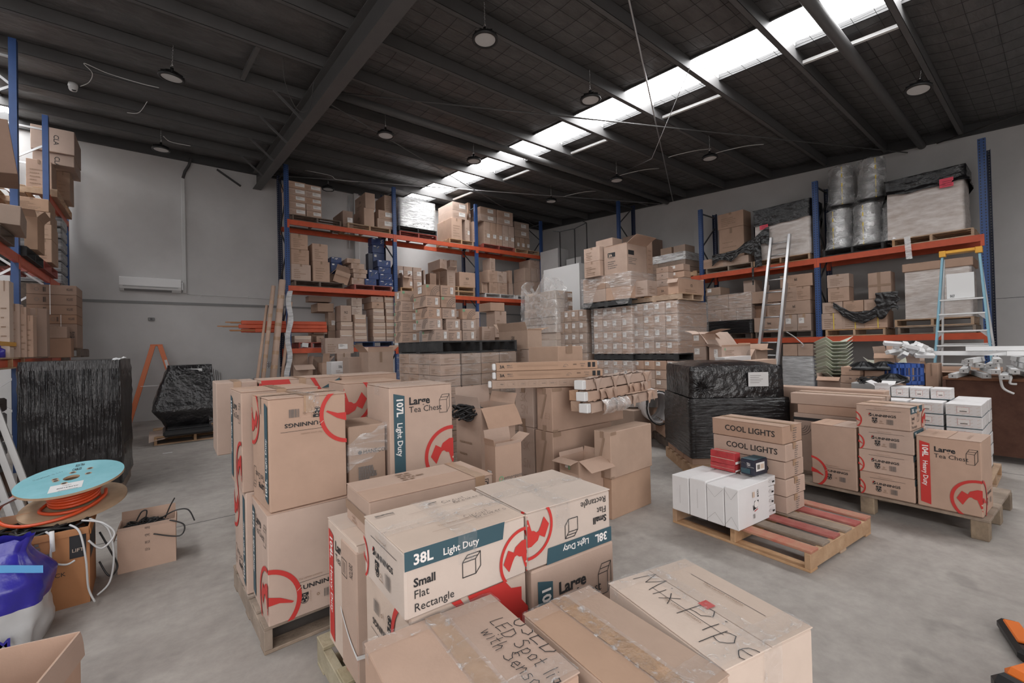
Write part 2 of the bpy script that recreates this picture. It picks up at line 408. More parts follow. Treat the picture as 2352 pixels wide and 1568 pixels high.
mat('steel_blue', (.025, .06, .19), .45, var=.1); mat('steel_orange', (.56, .09, .035), .5, var=.1); mat('steel_dark', (.05, .052, .055), .5)
mat('alu', (.55, .55, .56), .35, metal=.85); mat('chrome', (.7, .7, .7), .25, metal=.9); mat('plastic_black', (.015, .015, .016), .4); mat('plastic_white', (.72, .72, .72), .4)
mat('paint_dark', (.10, .098, .098), .55, var=.06); mat('paint_darker', (.05, .05, .051), .6)
def woodmat(n, c, c2): return mat(n, c, .8, col2=c2, vscale=7, stretch=(1, 1, 1), bump=.35, bscale=25, objvar=.12)
woodmat('wood_grey', (.21, .165, .13), (.34, .27, .215)); woodmat('wood_plain', (.40, .25, .15), (.54, .37, .24)); woodmat('wood_green', (.26, .22, .14), (.42, .37, .26))
woodmat('wood_red', (.30, .06, .055), (.38, .15, .12)); woodmat('wood_bare', (.42, .28, .20), (.40, .15, .12)); woodmat('wood_dark', (.10, .075, .06), (.19, .14, .11))
woodmat('wood_white', (.55, .54, .53), (.68, .67, .66)); woodmat('wood_navy', (.03, .05, .12), (.07, .1, .18)); woodmat('wood_black', (.022, .022, .024), (.05, .05, .05))
woodmat('chipboard', (.16, .12, .09), (.36, .28, .2))

# ------------------------------------------------------------------ prints
def hammer(ink, u, v, r, mi=RED, slit=K):
    P = lambda pts: [(u + x * r, v + y * r) for x, y in pts]
    ink.poly(P([(-.84, .02), (-.62, .47), (-.38, .33), (-.30, .50), (.0, .66), (.34, .66), (.10, .2), (-.02, .10), (-.14, .12), (-.24, .2), (-.34, .17), (-.44, .02), (-.60, -.30)]), mi)
    ink.poly(P([(.10, .2), (.34, .66), (.62, .56), (.98, .16), (.92, .08), (.66, .22), (.46, .18)]), mi)
    ink.poly(P([(-.02, .10), (.10, .2), (.46, .18), (.50, -.2), (.12, -.34)]), mi)
    ink.poly(P([(.15, -.43), (.55, -.28), (.78, -.96), (.40, -1.0)]), mi)
    ink.line(P([(.16, -.14), (.34, -.07)]), .07 * r, PALE)
def boxicon(ink, u, v, w, h, dx, dy, t=.0028):
    L = lambda *p: ink.line([(u + a * w, v + b * h) for a, b in p], t, BLK)
    L((0, 0), (.72, 0), (.72, .7), (0, .7), (0, 0)); L((0, .7), (.28, 1), (1, 1), (.72, .7)); L((1, 1), (1, .3), (.72, 0)); L((.14, .85), (.86, .85))
def recyc(ink, u, v, s, ink_=BLK):
    ink.ring(u, v, s * .5, s * .07, ink_, n=24); ink.disc(u, v, s * .36, ink_, 18)
    for k in range(3):
        a = PI / 2 + k * 2 * PI / 3
        ink.poly([(u + s * .3 * math.cos(a + d), v + s * .3 * math.sin(a + d)) for d in (-.35, .0, .35)] + [(u + s * .1 * math.cos(a), v + s * .1 * math.sin(a))], PALE)
    ink.rect(u - s * .48, v + s * .42, u + s * .48, v + s * .78, ink_); ink.rect(u - s * .15, v + s * .55, u + s * .15, v + s * .63, PALE)
def brandline(ink, u, v, w):
    """the hammer-shop word mark: slashed B then UNNINGS"""
    h = w * .15
    ink.poly([(u, v), (u + h * .62, v + h * .05), (u + h * .85, v + h * .42), (u + h * .66, v + h * .55), (u + h * .72, v + h * .9), (u + h * .5, v + h * 1.05), (u + h * .08, v + h * 1.05)], BLK)
    ink.poly([(u - h * .02, v + h * .38), (u + h * .42, v + h * .95), (u + h * .18, v + h * .98), (u - h * .04, v + h * .66)], RED)
    ink.line([(u + h * .1, v + h * .2), (u + h * .62, v + h * .62)], h * .09, PALE)
    ink.text('UNNINGS', u + h * .98, v + h * .05, h * 1.0, BLK, bold=.025, width=w - h * .95)
def chest_product(w, h, band, vol, duty, flat=False):
    i = Ink()
    if not flat:
        bw = .165 * w
        i.poly([(.06 * w, .07 * h), (.06 * w + bw, .045 * h), (.06 * w + bw, .90 * h), (.06 * w, .93 * h)], band)
        i.text(vol, .06 * w + bw * .28, .885 * h, bw * .82, WHT, rot=-PI / 2, bold=.03); i.text(duty, .06 * w + bw * .3, .885 * h - bw * 2.15, bw * .68, WHT, rot=-PI / 2, bold=.015)
        i.text('Large', .29 * w, .80 * h, .15 * w, BLK, bold=.03); i.text('Tea Chest', .29 * w, .715 * h, .125 * w, BLK)
        boxicon(i, .78 * w, .68 * h, .17 * w, .2 * h, .1, .1)
        i.ring(.96 * w, .2 * h, .44 * w, .055 * w, RED); hammer(i, .93 * w, .2 * h, .37 * w)
    else:
        i.poly([(0, .72 * h), (.78 * w, .72 * h), (.80 * w, h), (0, h)] if band == TEAL else [(0, .74 * h), (.7 * w, .74 * h), (.72 * w, h), (0, h)], band)
        i.text(vol, .06 * w, .785 * h, .17 * h * 1.25, WHT, bold=.03); i.text(duty, .06 * w + .48 * h, .785 * h, .15 * h, WHT, bold=.015)
        i.text('Small', .06 * w, .46 * h, .17 * h, BLK, bold=.03); i.text('Flat', .06 * w, .29 * h, .17 * h, BLK); i.text('Rectangle', .06 * w, .1 * h, .17 * h, BLK)
        boxicon(i, .43 * w, .33 * h, .15 * w, .33 * h, .1, .1)
        i.ring(.985 * w, .28 * h, .53 * h, .055 * h, RED); hammer(i, .96 * w, .28 * h, .47 * h)
    return i
def chest_brandface(w, h, flat=False):
    i = Ink()
    if not flat:
        i.ring(-.05 * w, .2 * h, .42 * w, .055 * w, RED); i.poly([(0, .19 * h), (.0, .27 * h), (.13 * w, .235 * h), (.28 * w, .165 * h), (.26 * w, .155 * h), (.12 * w, .19 * h)], RED)
        i.text('This carton contains:', .33 * w, .335 * h, .034 * w, FNT, shear=.15); i.rect(.28 * w, .308 * h, .86 * w, .311 * h, BLK)
        brandline(i, .31 * w, .235 * h, .5 * w); recyc(i, .40 * w, .145 * h, .075 * h); i.text('0% BIODEGRADABLE', .475 * w, .11 * h, .015 * w, FNT, rot=PI / 2)
        i.ring(.56 * w, .155 * h, .018 * w, .004, FNT, n=12); i.bars(.63 * w, .11 * h, .13 * w, .075 * h, GRY, 18, 5)
    else:
        i.ring(-.1 * w, .3 * h, .42 * h, .055 * h, RED); i.poly([(0, .3 * h), (0, .4 * h), (.1 * w, .22 * h)], RED)
        i.text('This carton contains:', .36 * w, .84 * h, .03 * w, FNT, shear=.15); i.rect(.2 * w, .775 * h, .84 * w, .785 * h, BLK)
        brandline(i, .25 * w, .5 * h, .5 * w); recyc(i, .36 * w, .3 * h, .2 * h); i.ring(.48 * w, .31 * h, .02 * w, .003, FNT, n=12); i.rect(.44 * w, .22 * h, .53 * w, .24 * h, FNT)
        i.bars(.58 * w, .2 * h, .12 * w, .22 * h, GRY, 18, 5)
    return i
def smudges(ink, w, h, seed, n=5, u0=.15, v0=.15, u1=.85, v1=.7, mi=FNT):
    q = random.Random(seed)
    for k in range(n):
        v = v0 * h + (v1 - v0) * h * k / n; L = q.uniform(.3, .9) * (u1 - u0) * w
        x = u0 * w
        while x < u0 * w + L:
            t = q.uniform(.02, .07) * w; ink.rect(x, v, min(x + t, u1 * w), v + min(.016, .04 * h), mi); x += t + .012 * w
    return ink
def style(s, w, d, h):
    P = {}; st = []
    sd = int(w * 7919 + d * 3571 + h * 1237) % 9973
    if s is None: return P, st
    A = lambda f, *t, **k: P.setdefault(f, Ink()).text(*t, **k)
    if s.startswith('chest_') :
        red = 'red' in s; turn = 'turn' in s
        prod = lambda a: chest_product(a, h, RED if red else TEAL, '104L' if red else '107L', 'Heavy Duty' if red else 'Light Duty')
        br = lambda a: chest_brandface(a, h)
        t = (lambda i, a: i.turned(a, h)) if turn else (lambda i, a: i)
        if s == 'chest_red': P['L'] = prod(d); P['F'] = br(w)
        elif s == 'chest_brand': P['L'] = br(d)
        elif s in ('chest_teal_F', 'chest_teal_Fturn'): P['F'] = t(prod(w), w)
        elif s in ('chest_teal_L', 'chest_red_L'): P['L'] = prod(d)
        elif s == 'chest_red_turn': P['F'] = t(prod(w), w); P['L'] = t(br(d), d); P['F'].poly([(.45 * w, h), (.78 * w, h), (w, .80 * h), (w, .3 * h), (.8 * w, .3 * h)], RED)
        else: P['L'] = t(prod(d), d); P['F'] = t(br(w), w)
        T = P.setdefault('T', Ink())
        for k in (0, 1):
            T.rect(.18 * w, (.2 + .55 * k) * d, .62 * w, (.203 + .55 * k) * d + .001, FNT); T.text('This carton contains:', .2 * w, (.22 + .55 * k) * d, .02, FNT)
    elif s == 'flat_teal' or s == 'flat_teal_turn':
        turn = 'turn' in s
        p = chest_product(w, h, TEAL, '38L', 'Light Duty', True); b = chest_brandface(d, h, True)
        if turn: p = p.turned(w, h); b = b.turned(d, h)
        P['F'] = p; P['L'] = b
        if not turn:
            T = P.setdefault('T', Ink())
            T.rect(.28 * w, .19 * d, .83 * w, .192 * d + .0008, FNT); T.rect(.28 * w, .72 * d, .80 * w, .722 * d + .0008, FNT)
            T.text('This carton contains:', .36 * w, .27 * d, .016, FNT)
            scrawl(T, 'Circuit', .62 * w, .80 * d, .026, BLK, 0, .0013); scrawl(T, 'Breakers', .70 * w, .73 * d, .026, BLK, 0, .0013)
            scrawl(T, 'Circuit', .60 * w, .29 * d, .026, BLK, 0, .0013); scrawl(T, 'Breakers', .66 * w, .22 * d, .026, BLK, 0, .0013)
            for k in range(7): T.line([(.05 * w, (.84 + .006 * k) * d), (.16 * w, (.86 + .005 * (k % 3)) * d), (.2 * w, (.83 + .007 * k) * d)], .0012, BLK); T.line([(.5 * w, (.84 + .006 * k) * d), (.58 * w, (.86 + .004 * (k % 3)) * d)], .0012, BLK)
    elif s == 'flat_brand':
        P['L'] = chest_brandface(d, h, True); P['F'] = chest_product(w, h, TEAL, '38L', 'Light Duty', True)
    elif s == 'far_red':
        P['F'] = Ink().poly([(.0, .8 * h), (.0, h), (.33 * w, h), (.4 * w, .8 * h)], RED).poly([(.75 * w, h * .84), (w, h * .98), (w, .84 * h)], TEAL).poly([(.6 * w, h), (.66 * w, h), (.75 * w, .82 * h), (.70 * w, .82 * h)], RED)
        P['L'] = Ink().ring(.9 * d, .75 * h, .3 * d, .03, RED)
    elif s == 'far_teal':
        P['F'] = Ink().rect(.0, .4 * h, .22 * w, .9 * h, TEAL).text('107L', .07 * w, .86 * h, .085 * w * 2, WHT, rot=-PI / 2, bold=.02)
    elif s == 'haneco':
        F = P['F'] = Ink(); F.disc(.3 * w, .835 * h, .012, BLK); F.text('HANECO', .38 * w, .825 * h, .032, BLK, bold=.01)
        smudges(F, w, h, 4, 5, .25, .66, .85, .75, GRY)
        for k in range(5): F.ring((.27 + .12 * k) * w, .63 * h, .011, .002, GRY, n=12)
        F.bars(.35 * w, .53 * h, .33 * w, .055 * h, BLK, 20, 3); F.rect(.33 * w, .47 * h, .7 * w, .52 * h, FNT)
    elif s == 'dexton_stand':
        # black capitals run up the narrow side
        P['L'] = Ink().text('DEXTON', .58 * d, .88 * h, .30 * d, BLK, rot=-PI / 2, width=.30 * d).line([(.1 * d, .86 * h), (.42 * d, .86 * h), (.42 * d, .73 * h), (.1 * d, .73 * h)], .003, BLK, True)
        for k in range(2): P['L'].line([((.2 + .1 * k) * d, .75 * h), ((.2 + .1 * k) * d, .84 * h)], .004, BLK)
        P['T'] = scrawl(Ink(), 'AY', .15 * w, .2 * d, .03, BLK, 0, .002)
    elif s == 'dexton_long':
        P['F'] = Ink().text('DEXTON', .3 * w, .12 * h, .15 * w, BLK, bold=.01, width=.125 * w).line([(.9 * w, .62 * h), (.955 * w, .62 * h), (.955 * w, .88 * h), (.9 * w, .88 * h)], .003, BLK, True)
        P['F'].ring(.928 * w, .75 * h, .014, .004, BLK, n=10)
        P['L'] = Ink().rect(0, .32 * h, d, .58 * h, FNT); smudges(P['L'], d, h, 8, 2, .3, .1, .6, .3, FNT)
        P['T'] = smudges(Ink(), w, d, 3, 4, .36, .55, .58, .95, FNT)
    elif s == 'used':
        T = P['T'] = Ink(); a = -PI / 2
        scrawl(T, 'USED', .93 * w, .62 * d, .055, BLK, a, .0028); scrawl(T, 'LED Spot light', .80 * w, .70 * d, .042, BLK, a, .0024); scrawl(T, 'with Sensor', .68 * w, .64 * d, .042, BLK, a, .0024)
    elif s == 'alpo':
        P['T'] = Ink().text('2023ALPO-MK0904', .40 * w, .60 * d, .021, BLK, rot=-PI / 2, bold=.02)
    elif s == 'mixpipe':
        T = P['T'] = Ink(); a = -PI / 2
        for k, u in enumerate((.30, .80)):
            T.rect(u * w, .2 * d, u * w + .0018, .8 * d, BLK); T.text('This carton contains:', (u - .05) * w, .66 * d, .018, FNT, rot=-PI / 2)
        scrawl(T, 'Mix', .24 * w, .95 * d, .09, BLK, a, .0026); scrawl(T, 'Pipe', .20 * w, .50 * d, .105, BLK, a, .0026)
        T.rect(.46 * w, .42 * d, .56 * w, .5 * d, RED)
    elif s == 'white_flood':
        F = P['F'] = Ink(); u, v = .55 * w, .5 * h
        F.rect(.60 * w, .66 * h, .645 * w, .83 * h, BLK); F.rect(.44 * w, .68 * h, .51 * w, .82 * h, PALE)
        F.text('SAL', .635 * w, .69 * h, .03, WHT, rot=PI / 2, bold=.02)
        F.poly([(.47 * w, .36 * h), (.60 * w, .40 * h), (.64 * w, .58 * h), (.51 * w, .58 * h)], BLK); F.disc(.555 * w, .495 * h, .028, WHT); F.line([(.47 * w, .36 * h), (.46 * w, .48 * h)], .006, BLK); F.line([(.5 * w, .33 * h), (.6 * w, .36 * h)], .006, RED)
        F.bars(.45 * w, .16 * h, .06 * w, .11 * h, GRY, 10, 2)
        L = P['L'] = Ink(); L.line([(0, .95 * h), (.5 * d, .72 * h), (d, .97 * h)], .0012, GRY); L.line([(0, .05 * h), (.5 * d, .3 * h), (d, .03 * h)], .0012, GRY)
    elif s == 'white_fold':
        L = P['L'] = Ink()
        if sd % 2: L.line([(0, .95 * h), (.5 * d, .70 * h), (d, .97 * h)], .0012, GRY); L.line([(0, .05 * h), (.5 * d, .3 * h), (d, .03 * h)], .0012, GRY)
        else: L.line([(.5 * d, .25 * h), (.5 * d, .75 * h)], .0012, GRY)
    elif s == 'white_pat':
        for f, a in (('F', w), ('L', d), ('T', w)):
            I = P[f] = Ink(); q = random.Random(3); b = h if f != 'T' else d
            for k in range(9): x = q.random() * a; I.line([(x, q.random() * .7 * b), (x + .03, q.random() * .7 * b + .3 * b)], .0012, GRY)
        P['F'].rect(.6 * w, .3 * h, .85 * w, .5 * h, BLK)
    elif s == 'redbox':
        P['T'] = Ink().rect(.2 * w, 0, .3 * w, d, PALE); P['L'] = Ink().rect(0, .42 * h, d, .46 * h, PALE); P['F'] = Ink().rect(.1 * w, .1 * h, .9 * w, .3 * h, WHT)
    elif s == 'tesla':
        P['L'] = Ink().text('TESLA', .48 * d, .62 * h, .034, WHT, bold=.02, width=.030); L = P['L']
        mb_ = mat('ink_sky', (.16, .30, .55), .4)
        L.rect(.03 * d, .1 * h, .72 * d, .42 * h, TEAL); L.ring(.22 * d, .55 * h, .03, .002, GRY, n=24); L.text('TESLA LIGHTING', .5 * d, .52 * h, .008, WHT)
        P['F'] = Ink().rect(.12 * w, .28 * h, .75 * w, .82 * h, WHT).rect(.2 * w, .4 * h, .4 * w, .7 * h, GRY).rect(.45 * w, .4 * h, .7 * w, .7 * h, PALE)
        P['T'] = Ink().rect(.02 * w, .02 * d, .98 * w, .98 * d, TEAL)
    elif s in ('cool', 'cool_turn', 'cool_side'):
        F = P['F'] = smudges(Ink(), w, h, 5, 6, .5, .12, .7, .9, GRY)
        if s != 'cool_side':
            L = P['L'] = Ink().text('COOL LIGHTS', .2 * d, .36 * h, .068, BLK, bold=.012)
            if s == 'cool_turn': P['L'] = L.turned(d, h)
    elif s == 'battens':
        L = P['L'] = Ink(); L.ring(.09 * d, .6 * h, .02, .008, GRN, n=20); L.text('PLANET', .115 * d, .33 * h, .028, GRY); L.text('emergent', .115 * d, .58 * h, .03, GRN); L.text('SMART SOLUTIONS', .11 * d, .22 * h, .012, GRY)
        L.text('LED BATTENS', .46 * d, .58 * h, .042, BLK, bold=.025); L.text('UNI SERIES', .46 * d, .30 * h, .036, BLK); L.rect(.46 * d, .14 * h, .53 * d, .18 * h, BLK)
    elif s == 'arc':
        L = P['L'] = Ink(); [L.ring(.08 * d, .8 * h, .05 + .02 * k, .004, BLK, PI, 2 * PI, 20) for k in range(4)]; L.rect(0, .88 * h, .5 * d, .93 * h, BLK)
    elif s == 'white_blue':
        for f, a in (('L', d), ('F', w)):
            I = P[f] = Ink()
            for k in range(5):
                for m in range(3): I.line([(a * (.06 + .2 * k), h * (.12 + .3 * m)), (a * (.06 + .2 * k) + .022, h * (.12 + .3 * m) + .012)], .0022, PALE)
            I.rect(0, 0, a, .05 * h, TEAL)
        L = P['L']; L.rect(.33 * d, .28 * h, .66 * d, .74 * h, WHT); L.line([(.33 * d, .28 * h), (.66 * d, .28 * h), (.66 * d, .74 * h), (.33 * d, .74 * h)], .003, RED, True); L.rect(.4 * d, .36 * h, .6 * d, .44 * h, GRY)
    elif s == 'label':                                   # carton with one sticker on F, tape marks
        P['F'] = smudges(Ink(), w, h, sd, 4, .08, .15, .5, .7); st.append(('F', .45, .3, min(.5 * w, .22), min(.5 * h, .12)))
    elif s == 'labelL':
        P['L'] = smudges(Ink(), d, h, sd, 2, .08, .1, .8, .3); st.append(('L', .12, .45, min(.4 * d, .1), min(.42 * h, .12)))
    elif s == 'arcs':                                    # green leaf print, quarter rings, big label
        a = w
        P['F'] = smudges(Ink(), w, h, sd, 4, .06, .2, .45, .85, GRY); st.append(('F', .62, .22, .2 * w, .62 * h))
        L = P['L'] = Ink(); [L.ring(.95 * d, .12 * h, .09 + .022 * k, .006, GRY, PI / 2, PI, 16) for k in range(4)]; L.disc(.14 * d, .8 * h, .02, GRN); smudges(L, d, h, sd, 2, .1, .4, .5, .65)
    elif s == 'arcsF':
        F = P['F'] = Ink(); [F.ring(.97 * w, .02 * h, .07 + .022 * k, .006, GRY, PI / 2, PI, 16) for k in range(4)]; F.disc(.1 * w, .82 * h, .02, GRN); smudges(F, w, h, sd, 3, .1, .4, .5, .8)
        st.append(('L', .4, .25, .3 * d, .6 * h))
    elif s == 'text' or s == 'textL':
        f, a = ('F', w) if s == 'text' else ('L', d)
        I = P[f] = smudges(Ink(), a, h, sd, 5, .15, .15, .85, .75)
        I.rect(.45 * a, .86 * h, .55 * a, h, FNT)
    elif s == 'both':
        P['F'] = smudges(Ink(), w, h, sd, 4, .2, .2, .8, .7); P['L'] = smudges(Ink(), d, h, sd + 1, 4, .2, .2, .8, .7)
    elif s.startswith('T:') or s.startswith('TL:'):      # T:WORD  one word on F (or L)
        f, a = ('F', w) if s[1] == ':' else ('L', d); t = s.split(':')[1]
        I = P[f] = Ink(); I.text(t, .5 * a, .5 * h, min(.3 * h, .09), BLK, bold=.012, width=min(.62 * a / max(1, .62 * len(t)), .3 * h), align='c'); smudges(I, a, h, sd, 2, .25, .15, .75, .4)
    elif s == 'navy':
        F = P['F'] = Ink(); q = random.Random(sd)
        for k in range(5): x, y = q.uniform(.1, .8) * w, q.uniform(.2, .7) * h; F.line([(x, y), (x + .12 * w, y + .2 * h)], .012, q.choice((WHT, GRY, TEAL)))
        F.rect(.1 * w, .78 * h, .3 * w, .9 * h, WHT)
    elif s == 'slot':                                     # pale lid flap in front, long carton end
        P['F'] = Ink().rect(.03 * w, .55 * h, .97 * w, .97 * h, PALE).rect(.1 * w, .5 * h, .9 * w, .56 * h, WHT)
    return P, st
def B(x, y, z, yaw, w, d, h, label, s=None, k='kraft', tp=None, fl=None, g=None, nm='carton', ct=None, strap=None, film=None, tcol='tape_brown', op=None, cat='box', open_=None, j=.002, st=(), rot=None):
    P, stk = style(s, w, d, h)
    ctape = None
    if ct:
        q = random.Random(ct * 13)
        ctape = [('x', q.uniform(-.02, .02), .07, .1), ('y', q.uniform(-.05, .05), .07, .09)]
        if ct in (5, 6, 7): ctape = [('y', .0, .075, .1), ('x', d * .44, .06, .03), ('x', -d * .40, .07, .05)]
        if ct == 2: ctape = [('x', 0, .09, .06)]
    if open_ and not op: op = (('F', 60, .1), ('B', 60, .1), ('L', 60, .08), ('R', 60, .08))
    o = carton(x, y, z, yaw, w, d, h, label, k, P, list(stk) + list(st), tp, tcol, g, nm, cat, ('x' if fl == 1 else fl) if fl else False, op, None, rot, ctape, j)
    if strap:
        m = MB(); t = .0035; zc = h * .30
        pts = [(-w / 2 - t, d / 2), (-w / 2 - t, -d / 2 - t), (w / 2, -d / 2 - t)]
        zz = [zc + .07, zc - .05, zc - .045]
        for a in range(2):
            (x0, y0), (x1, y1) = pts[a], pts[a + 1]
            for n in range(6):
                u0, u1 = n / 6, (n + 1) / 6; f = lambda u: zz[a] + (zz[a + 1] - zz[a]) * u - .02 * math.sin(PI * u)
                A = (x0 + (x1 - x0) * u0, y0 + (y1 - y0) * u0); Bq = (x0 + (x1 - x0) * u1, y0 + (y1 - y0) * u1)
                m.add([(*A, f(u0)), (*Bq, f(u1)), (*Bq, f(u1) + .017), (*A, f(u0) + .017)], [(0, 1, 2, 3)])
        m.obj('plastic_strap', 'plastic_white', o)
    if film:
        m = MB(); e = .008
        m.grid(lambda u, v: ((-w / 2 - e if u < .5 else -w / 2 - e + (u - .5) * 2 * (w + 2 * e)), (d / 2 - u * 2 * (d + e) if u < .5 else -d / 2 - e) , h * (.72 + .2 * u) + (v - .5) * .16 + .012 * math.sin(u * 23 + v * 5)), 20, 8)
        m.obj('torn_film', 'film', o)
    return o
PALCOL = dict(grey=('wood_grey',) * 2, green=('wood_green',) * 2, plain=('wood_plain',) * 2, dark=('wood_dark',) * 2, black=('wood_black',) * 2, white=('wood_white',) * 2, navy=('wood_navy',) * 2, redp=('wood_red', 'wood_red'), red=('wood_red', 'wood_plain'), block=('wood_grey', 'chipboard'))
def PAL(x, y, z, yaw, w, d, h, label, s='grey', near=0, boards='x', g=None):
    """timber pallet, corner nearest -x, -y at x, y; boards run along x or y"""
    a = rad(yaw); r = empty('pallet', (x, y, z), a, label, 'pallet', g); c1, c2 = PALCOL[s]; q = random.Random(int(abs(x * 977 + y * 331)) + 3)
    L, W = (w, d) if boards == 'x' else (d, w)            # board length, span across the boards
    def bx(u0, v0, z0, u1, v1, z1):
        return ((u0, v0, z0), (u1, v1, z1)) if boards == 'x' else ((v0, u0, z0), (v1, u1, z1))
    t = .019 if h < .155 else .022; bt = h - 2 * t if s != 'block' else h - t
    n = max(3, min(8, int(W / .155))) if s == 'red' else max(3, min(7, int(W / .17)))
    bw = min(.11, W / n * .72) if s != 'block' else W / n * .97
    for k in range(n):
        v = (W - bw) * k / max(1, n - 1)
        m = MB(); dl = q.uniform(-.006, .006)
        m.box(*bx(0 + dl, v, h - t, L + dl, v + bw, h), 0, None, .003)
        col = c1 if s != 'red' else (['wood_bare', 'wood_grey', 'wood_red', 'wood_grey', 'wood_red', 'wood_bare'][k % 6])
        m.obj('deck_board', col, r)
    for k in range(3):
        u = (L - .04) * k / 2
        if s == 'block':
            for v in (0, W / 2 - .05, W - .1):
                m = MB(); m.box(*bx(max(0, u - .04 * (k > 0)), v, 0, max(0, u - .04 * (k > 0)) + .1, v + .1, h - t), 0, None, .004); m.obj('foot_block', c2, r)
        else:
            m = MB(); m.box(*bx(u, 0, t, u + .04, W, h - t), 0, None, .003); m.obj('bearer', c2, r)
    if s != 'block':
        for v in (0, W / 2 - .05, W - .1):
            m = MB(); m.box(*bx(0, v, 0, L, v + .1, t), 0, None, .003); m.obj('bottom_board', c2 if s == 'red' else c1, r)
    return r
# ------------------------------------------------------------------ film wraps and wrapped loads
mat('wrap_pale', (.50, .42, .375), .42, col2=(.74, .69, .66), vscale=4., stretch=(1, 1, 4), bump=.55, bscale=7, spec=.6)
mat('wrap_silver', (.34, .34, .345), .3, col2=(.66, .66, .67), vscale=4., stretch=(1, 1, 5), bump=.7, bscale=8, spec=.6)
film_mat('film_hood', haze=.16, streak=.7, stretch=(2, 2, 2), scale=3., lo=.45, hi=.72)
film_mat('film_light', haze=.05, streak=.42, stretch=(1, 1, 7), scale=4., lo=.5, hi=.75)
mat('note_pink', (.80, .09, .14), .7); mat('paper', (.62, .62, .62), .6)
def ringpt(u, w, d):
    """point and outward normal on a w x d rectangle, u in 0..1 from the far -x corner, round the -x and -y sides first"""
    t = u * 2 * (w + d); c = [(d, (-w / 2, d / 2), (0, -1), (-1, 0)), (w, (-w / 2, -d / 2), (1, 0), (0, -1)), (d, (w / 2, -d / 2), (0, 1), (1, 0)), (w, (w / 2, d / 2), (-1, 0), (0, 1))]
    for L, p, e, n in c:
        if t <= L or L is c[3][0] and n == (0, 1):
            t = min(t, L); k = .012; sx = 0.
            return p[0] + e[0] * t, p[1] + e[1] * t, n
        t -= L
def WRAP(x, y, z, yaw, w, d, h, label, s='film', loose=0, torn=0, solid=0):
    a = rad(yaw); ca, sa = math.cos(a), math.sin(a); cx, cy = x + ca * w / 2 - sa * d / 2, y + sa * w / 2 + ca * d / 2
    mb = MB(); q = (x * 3.1, y * 1.7, z)
    nu = max(36, int((w + d) * 2 / .07)); nv = max(6, int(h / .07))
    def f(u, v):
        X, Y, n = ringpt(u % 1., w, d)
        amp = .022 if not loose else .05
        o = amp * abs(noise.noise((X * 2.5 + q[0], Y * 2.5 + q[1], v * h * 7 + q[2]))) + .3 * amp * abs(noise.noise((X * 9, Y * 9, v * h * 22)))
        Z = v * h
        if loose: Z = v * (h * (.84 + .16 * math.cos(u * 2 * PI * 3 + 1.2)) + .03 * noise.noise((X * 6, Y * 6, 3.))); o -= .06 * max(0, v - .55)
        if torn: Z = h - (1 - v) * h * max(.25, min(1., .62 + .55 * math.sin(u * 2 * PI * 4.5 + .6) + .2 * noise.noise((X * 5, Y * 5, 1.))))
        return (X + n[0] * o, Y + n[1] * o, Z)
    mb.grid(f, nu, nv)
    # the film folds a little way over the top
    def g(u, v):
        X, Y, n = ringpt(u % 1., w, d); e = f(u, 1.); k = v * min(.16, .3 * min(w, d))
        return (e[0] - n[0] * k, e[1] - n[1] * k, e[2] + .012 * v - .02 * v * abs(noise.noise((X * 7, Y * 7, 8.))) * (0 if torn else .3))
    if not solid: mb.grid(g, nu, 2)
    o = mb.obj('stretch_film', s, None, (cx, cy, z), (0, 0, a)); return tag(o, label, 'plastic film')
def blob(w, d, h, amp=.02, taper=0., seed=0., crown=0., nz=12):
    """closed wrapped block with creased sides"""
    mb = MB(); nu = max(40, int((w + d) * 2 / .06))
    def f(u, v):
        X, Y, n = ringpt(u % 1., w, d); k = 1 - taper * v
        o = amp * (noise.noise((X * 3 + seed, Y * 3, v * h * 4)) * .7 + abs(noise.noise((X * 8, Y * 8 + seed, v * h * 12))))
        e = min(1., min(v, 1 - v) * 12 + .55); r = .012 * (1 - min(1, (1 - v) * 14))
        return ((X * k + n[0] * (o - r)), (Y * k + n[1] * (o - r)), h * v)
    mb.grid(f, nu, nz)
    def t(u, v):
        X, Y = (u - .5) * w * (1 - taper), (v - .5) * d * (1 - taper); e = min(u, 1 - u, v, 1 - v)
        return (X * (1 - .02), Y * (1 - .02), h + crown * min(1, e * 5) + (.012 * noise.noise((X * 6, Y * 6, seed)) if e > 0 else -.004))
    mb.grid(t, 14, 14)
    return mb
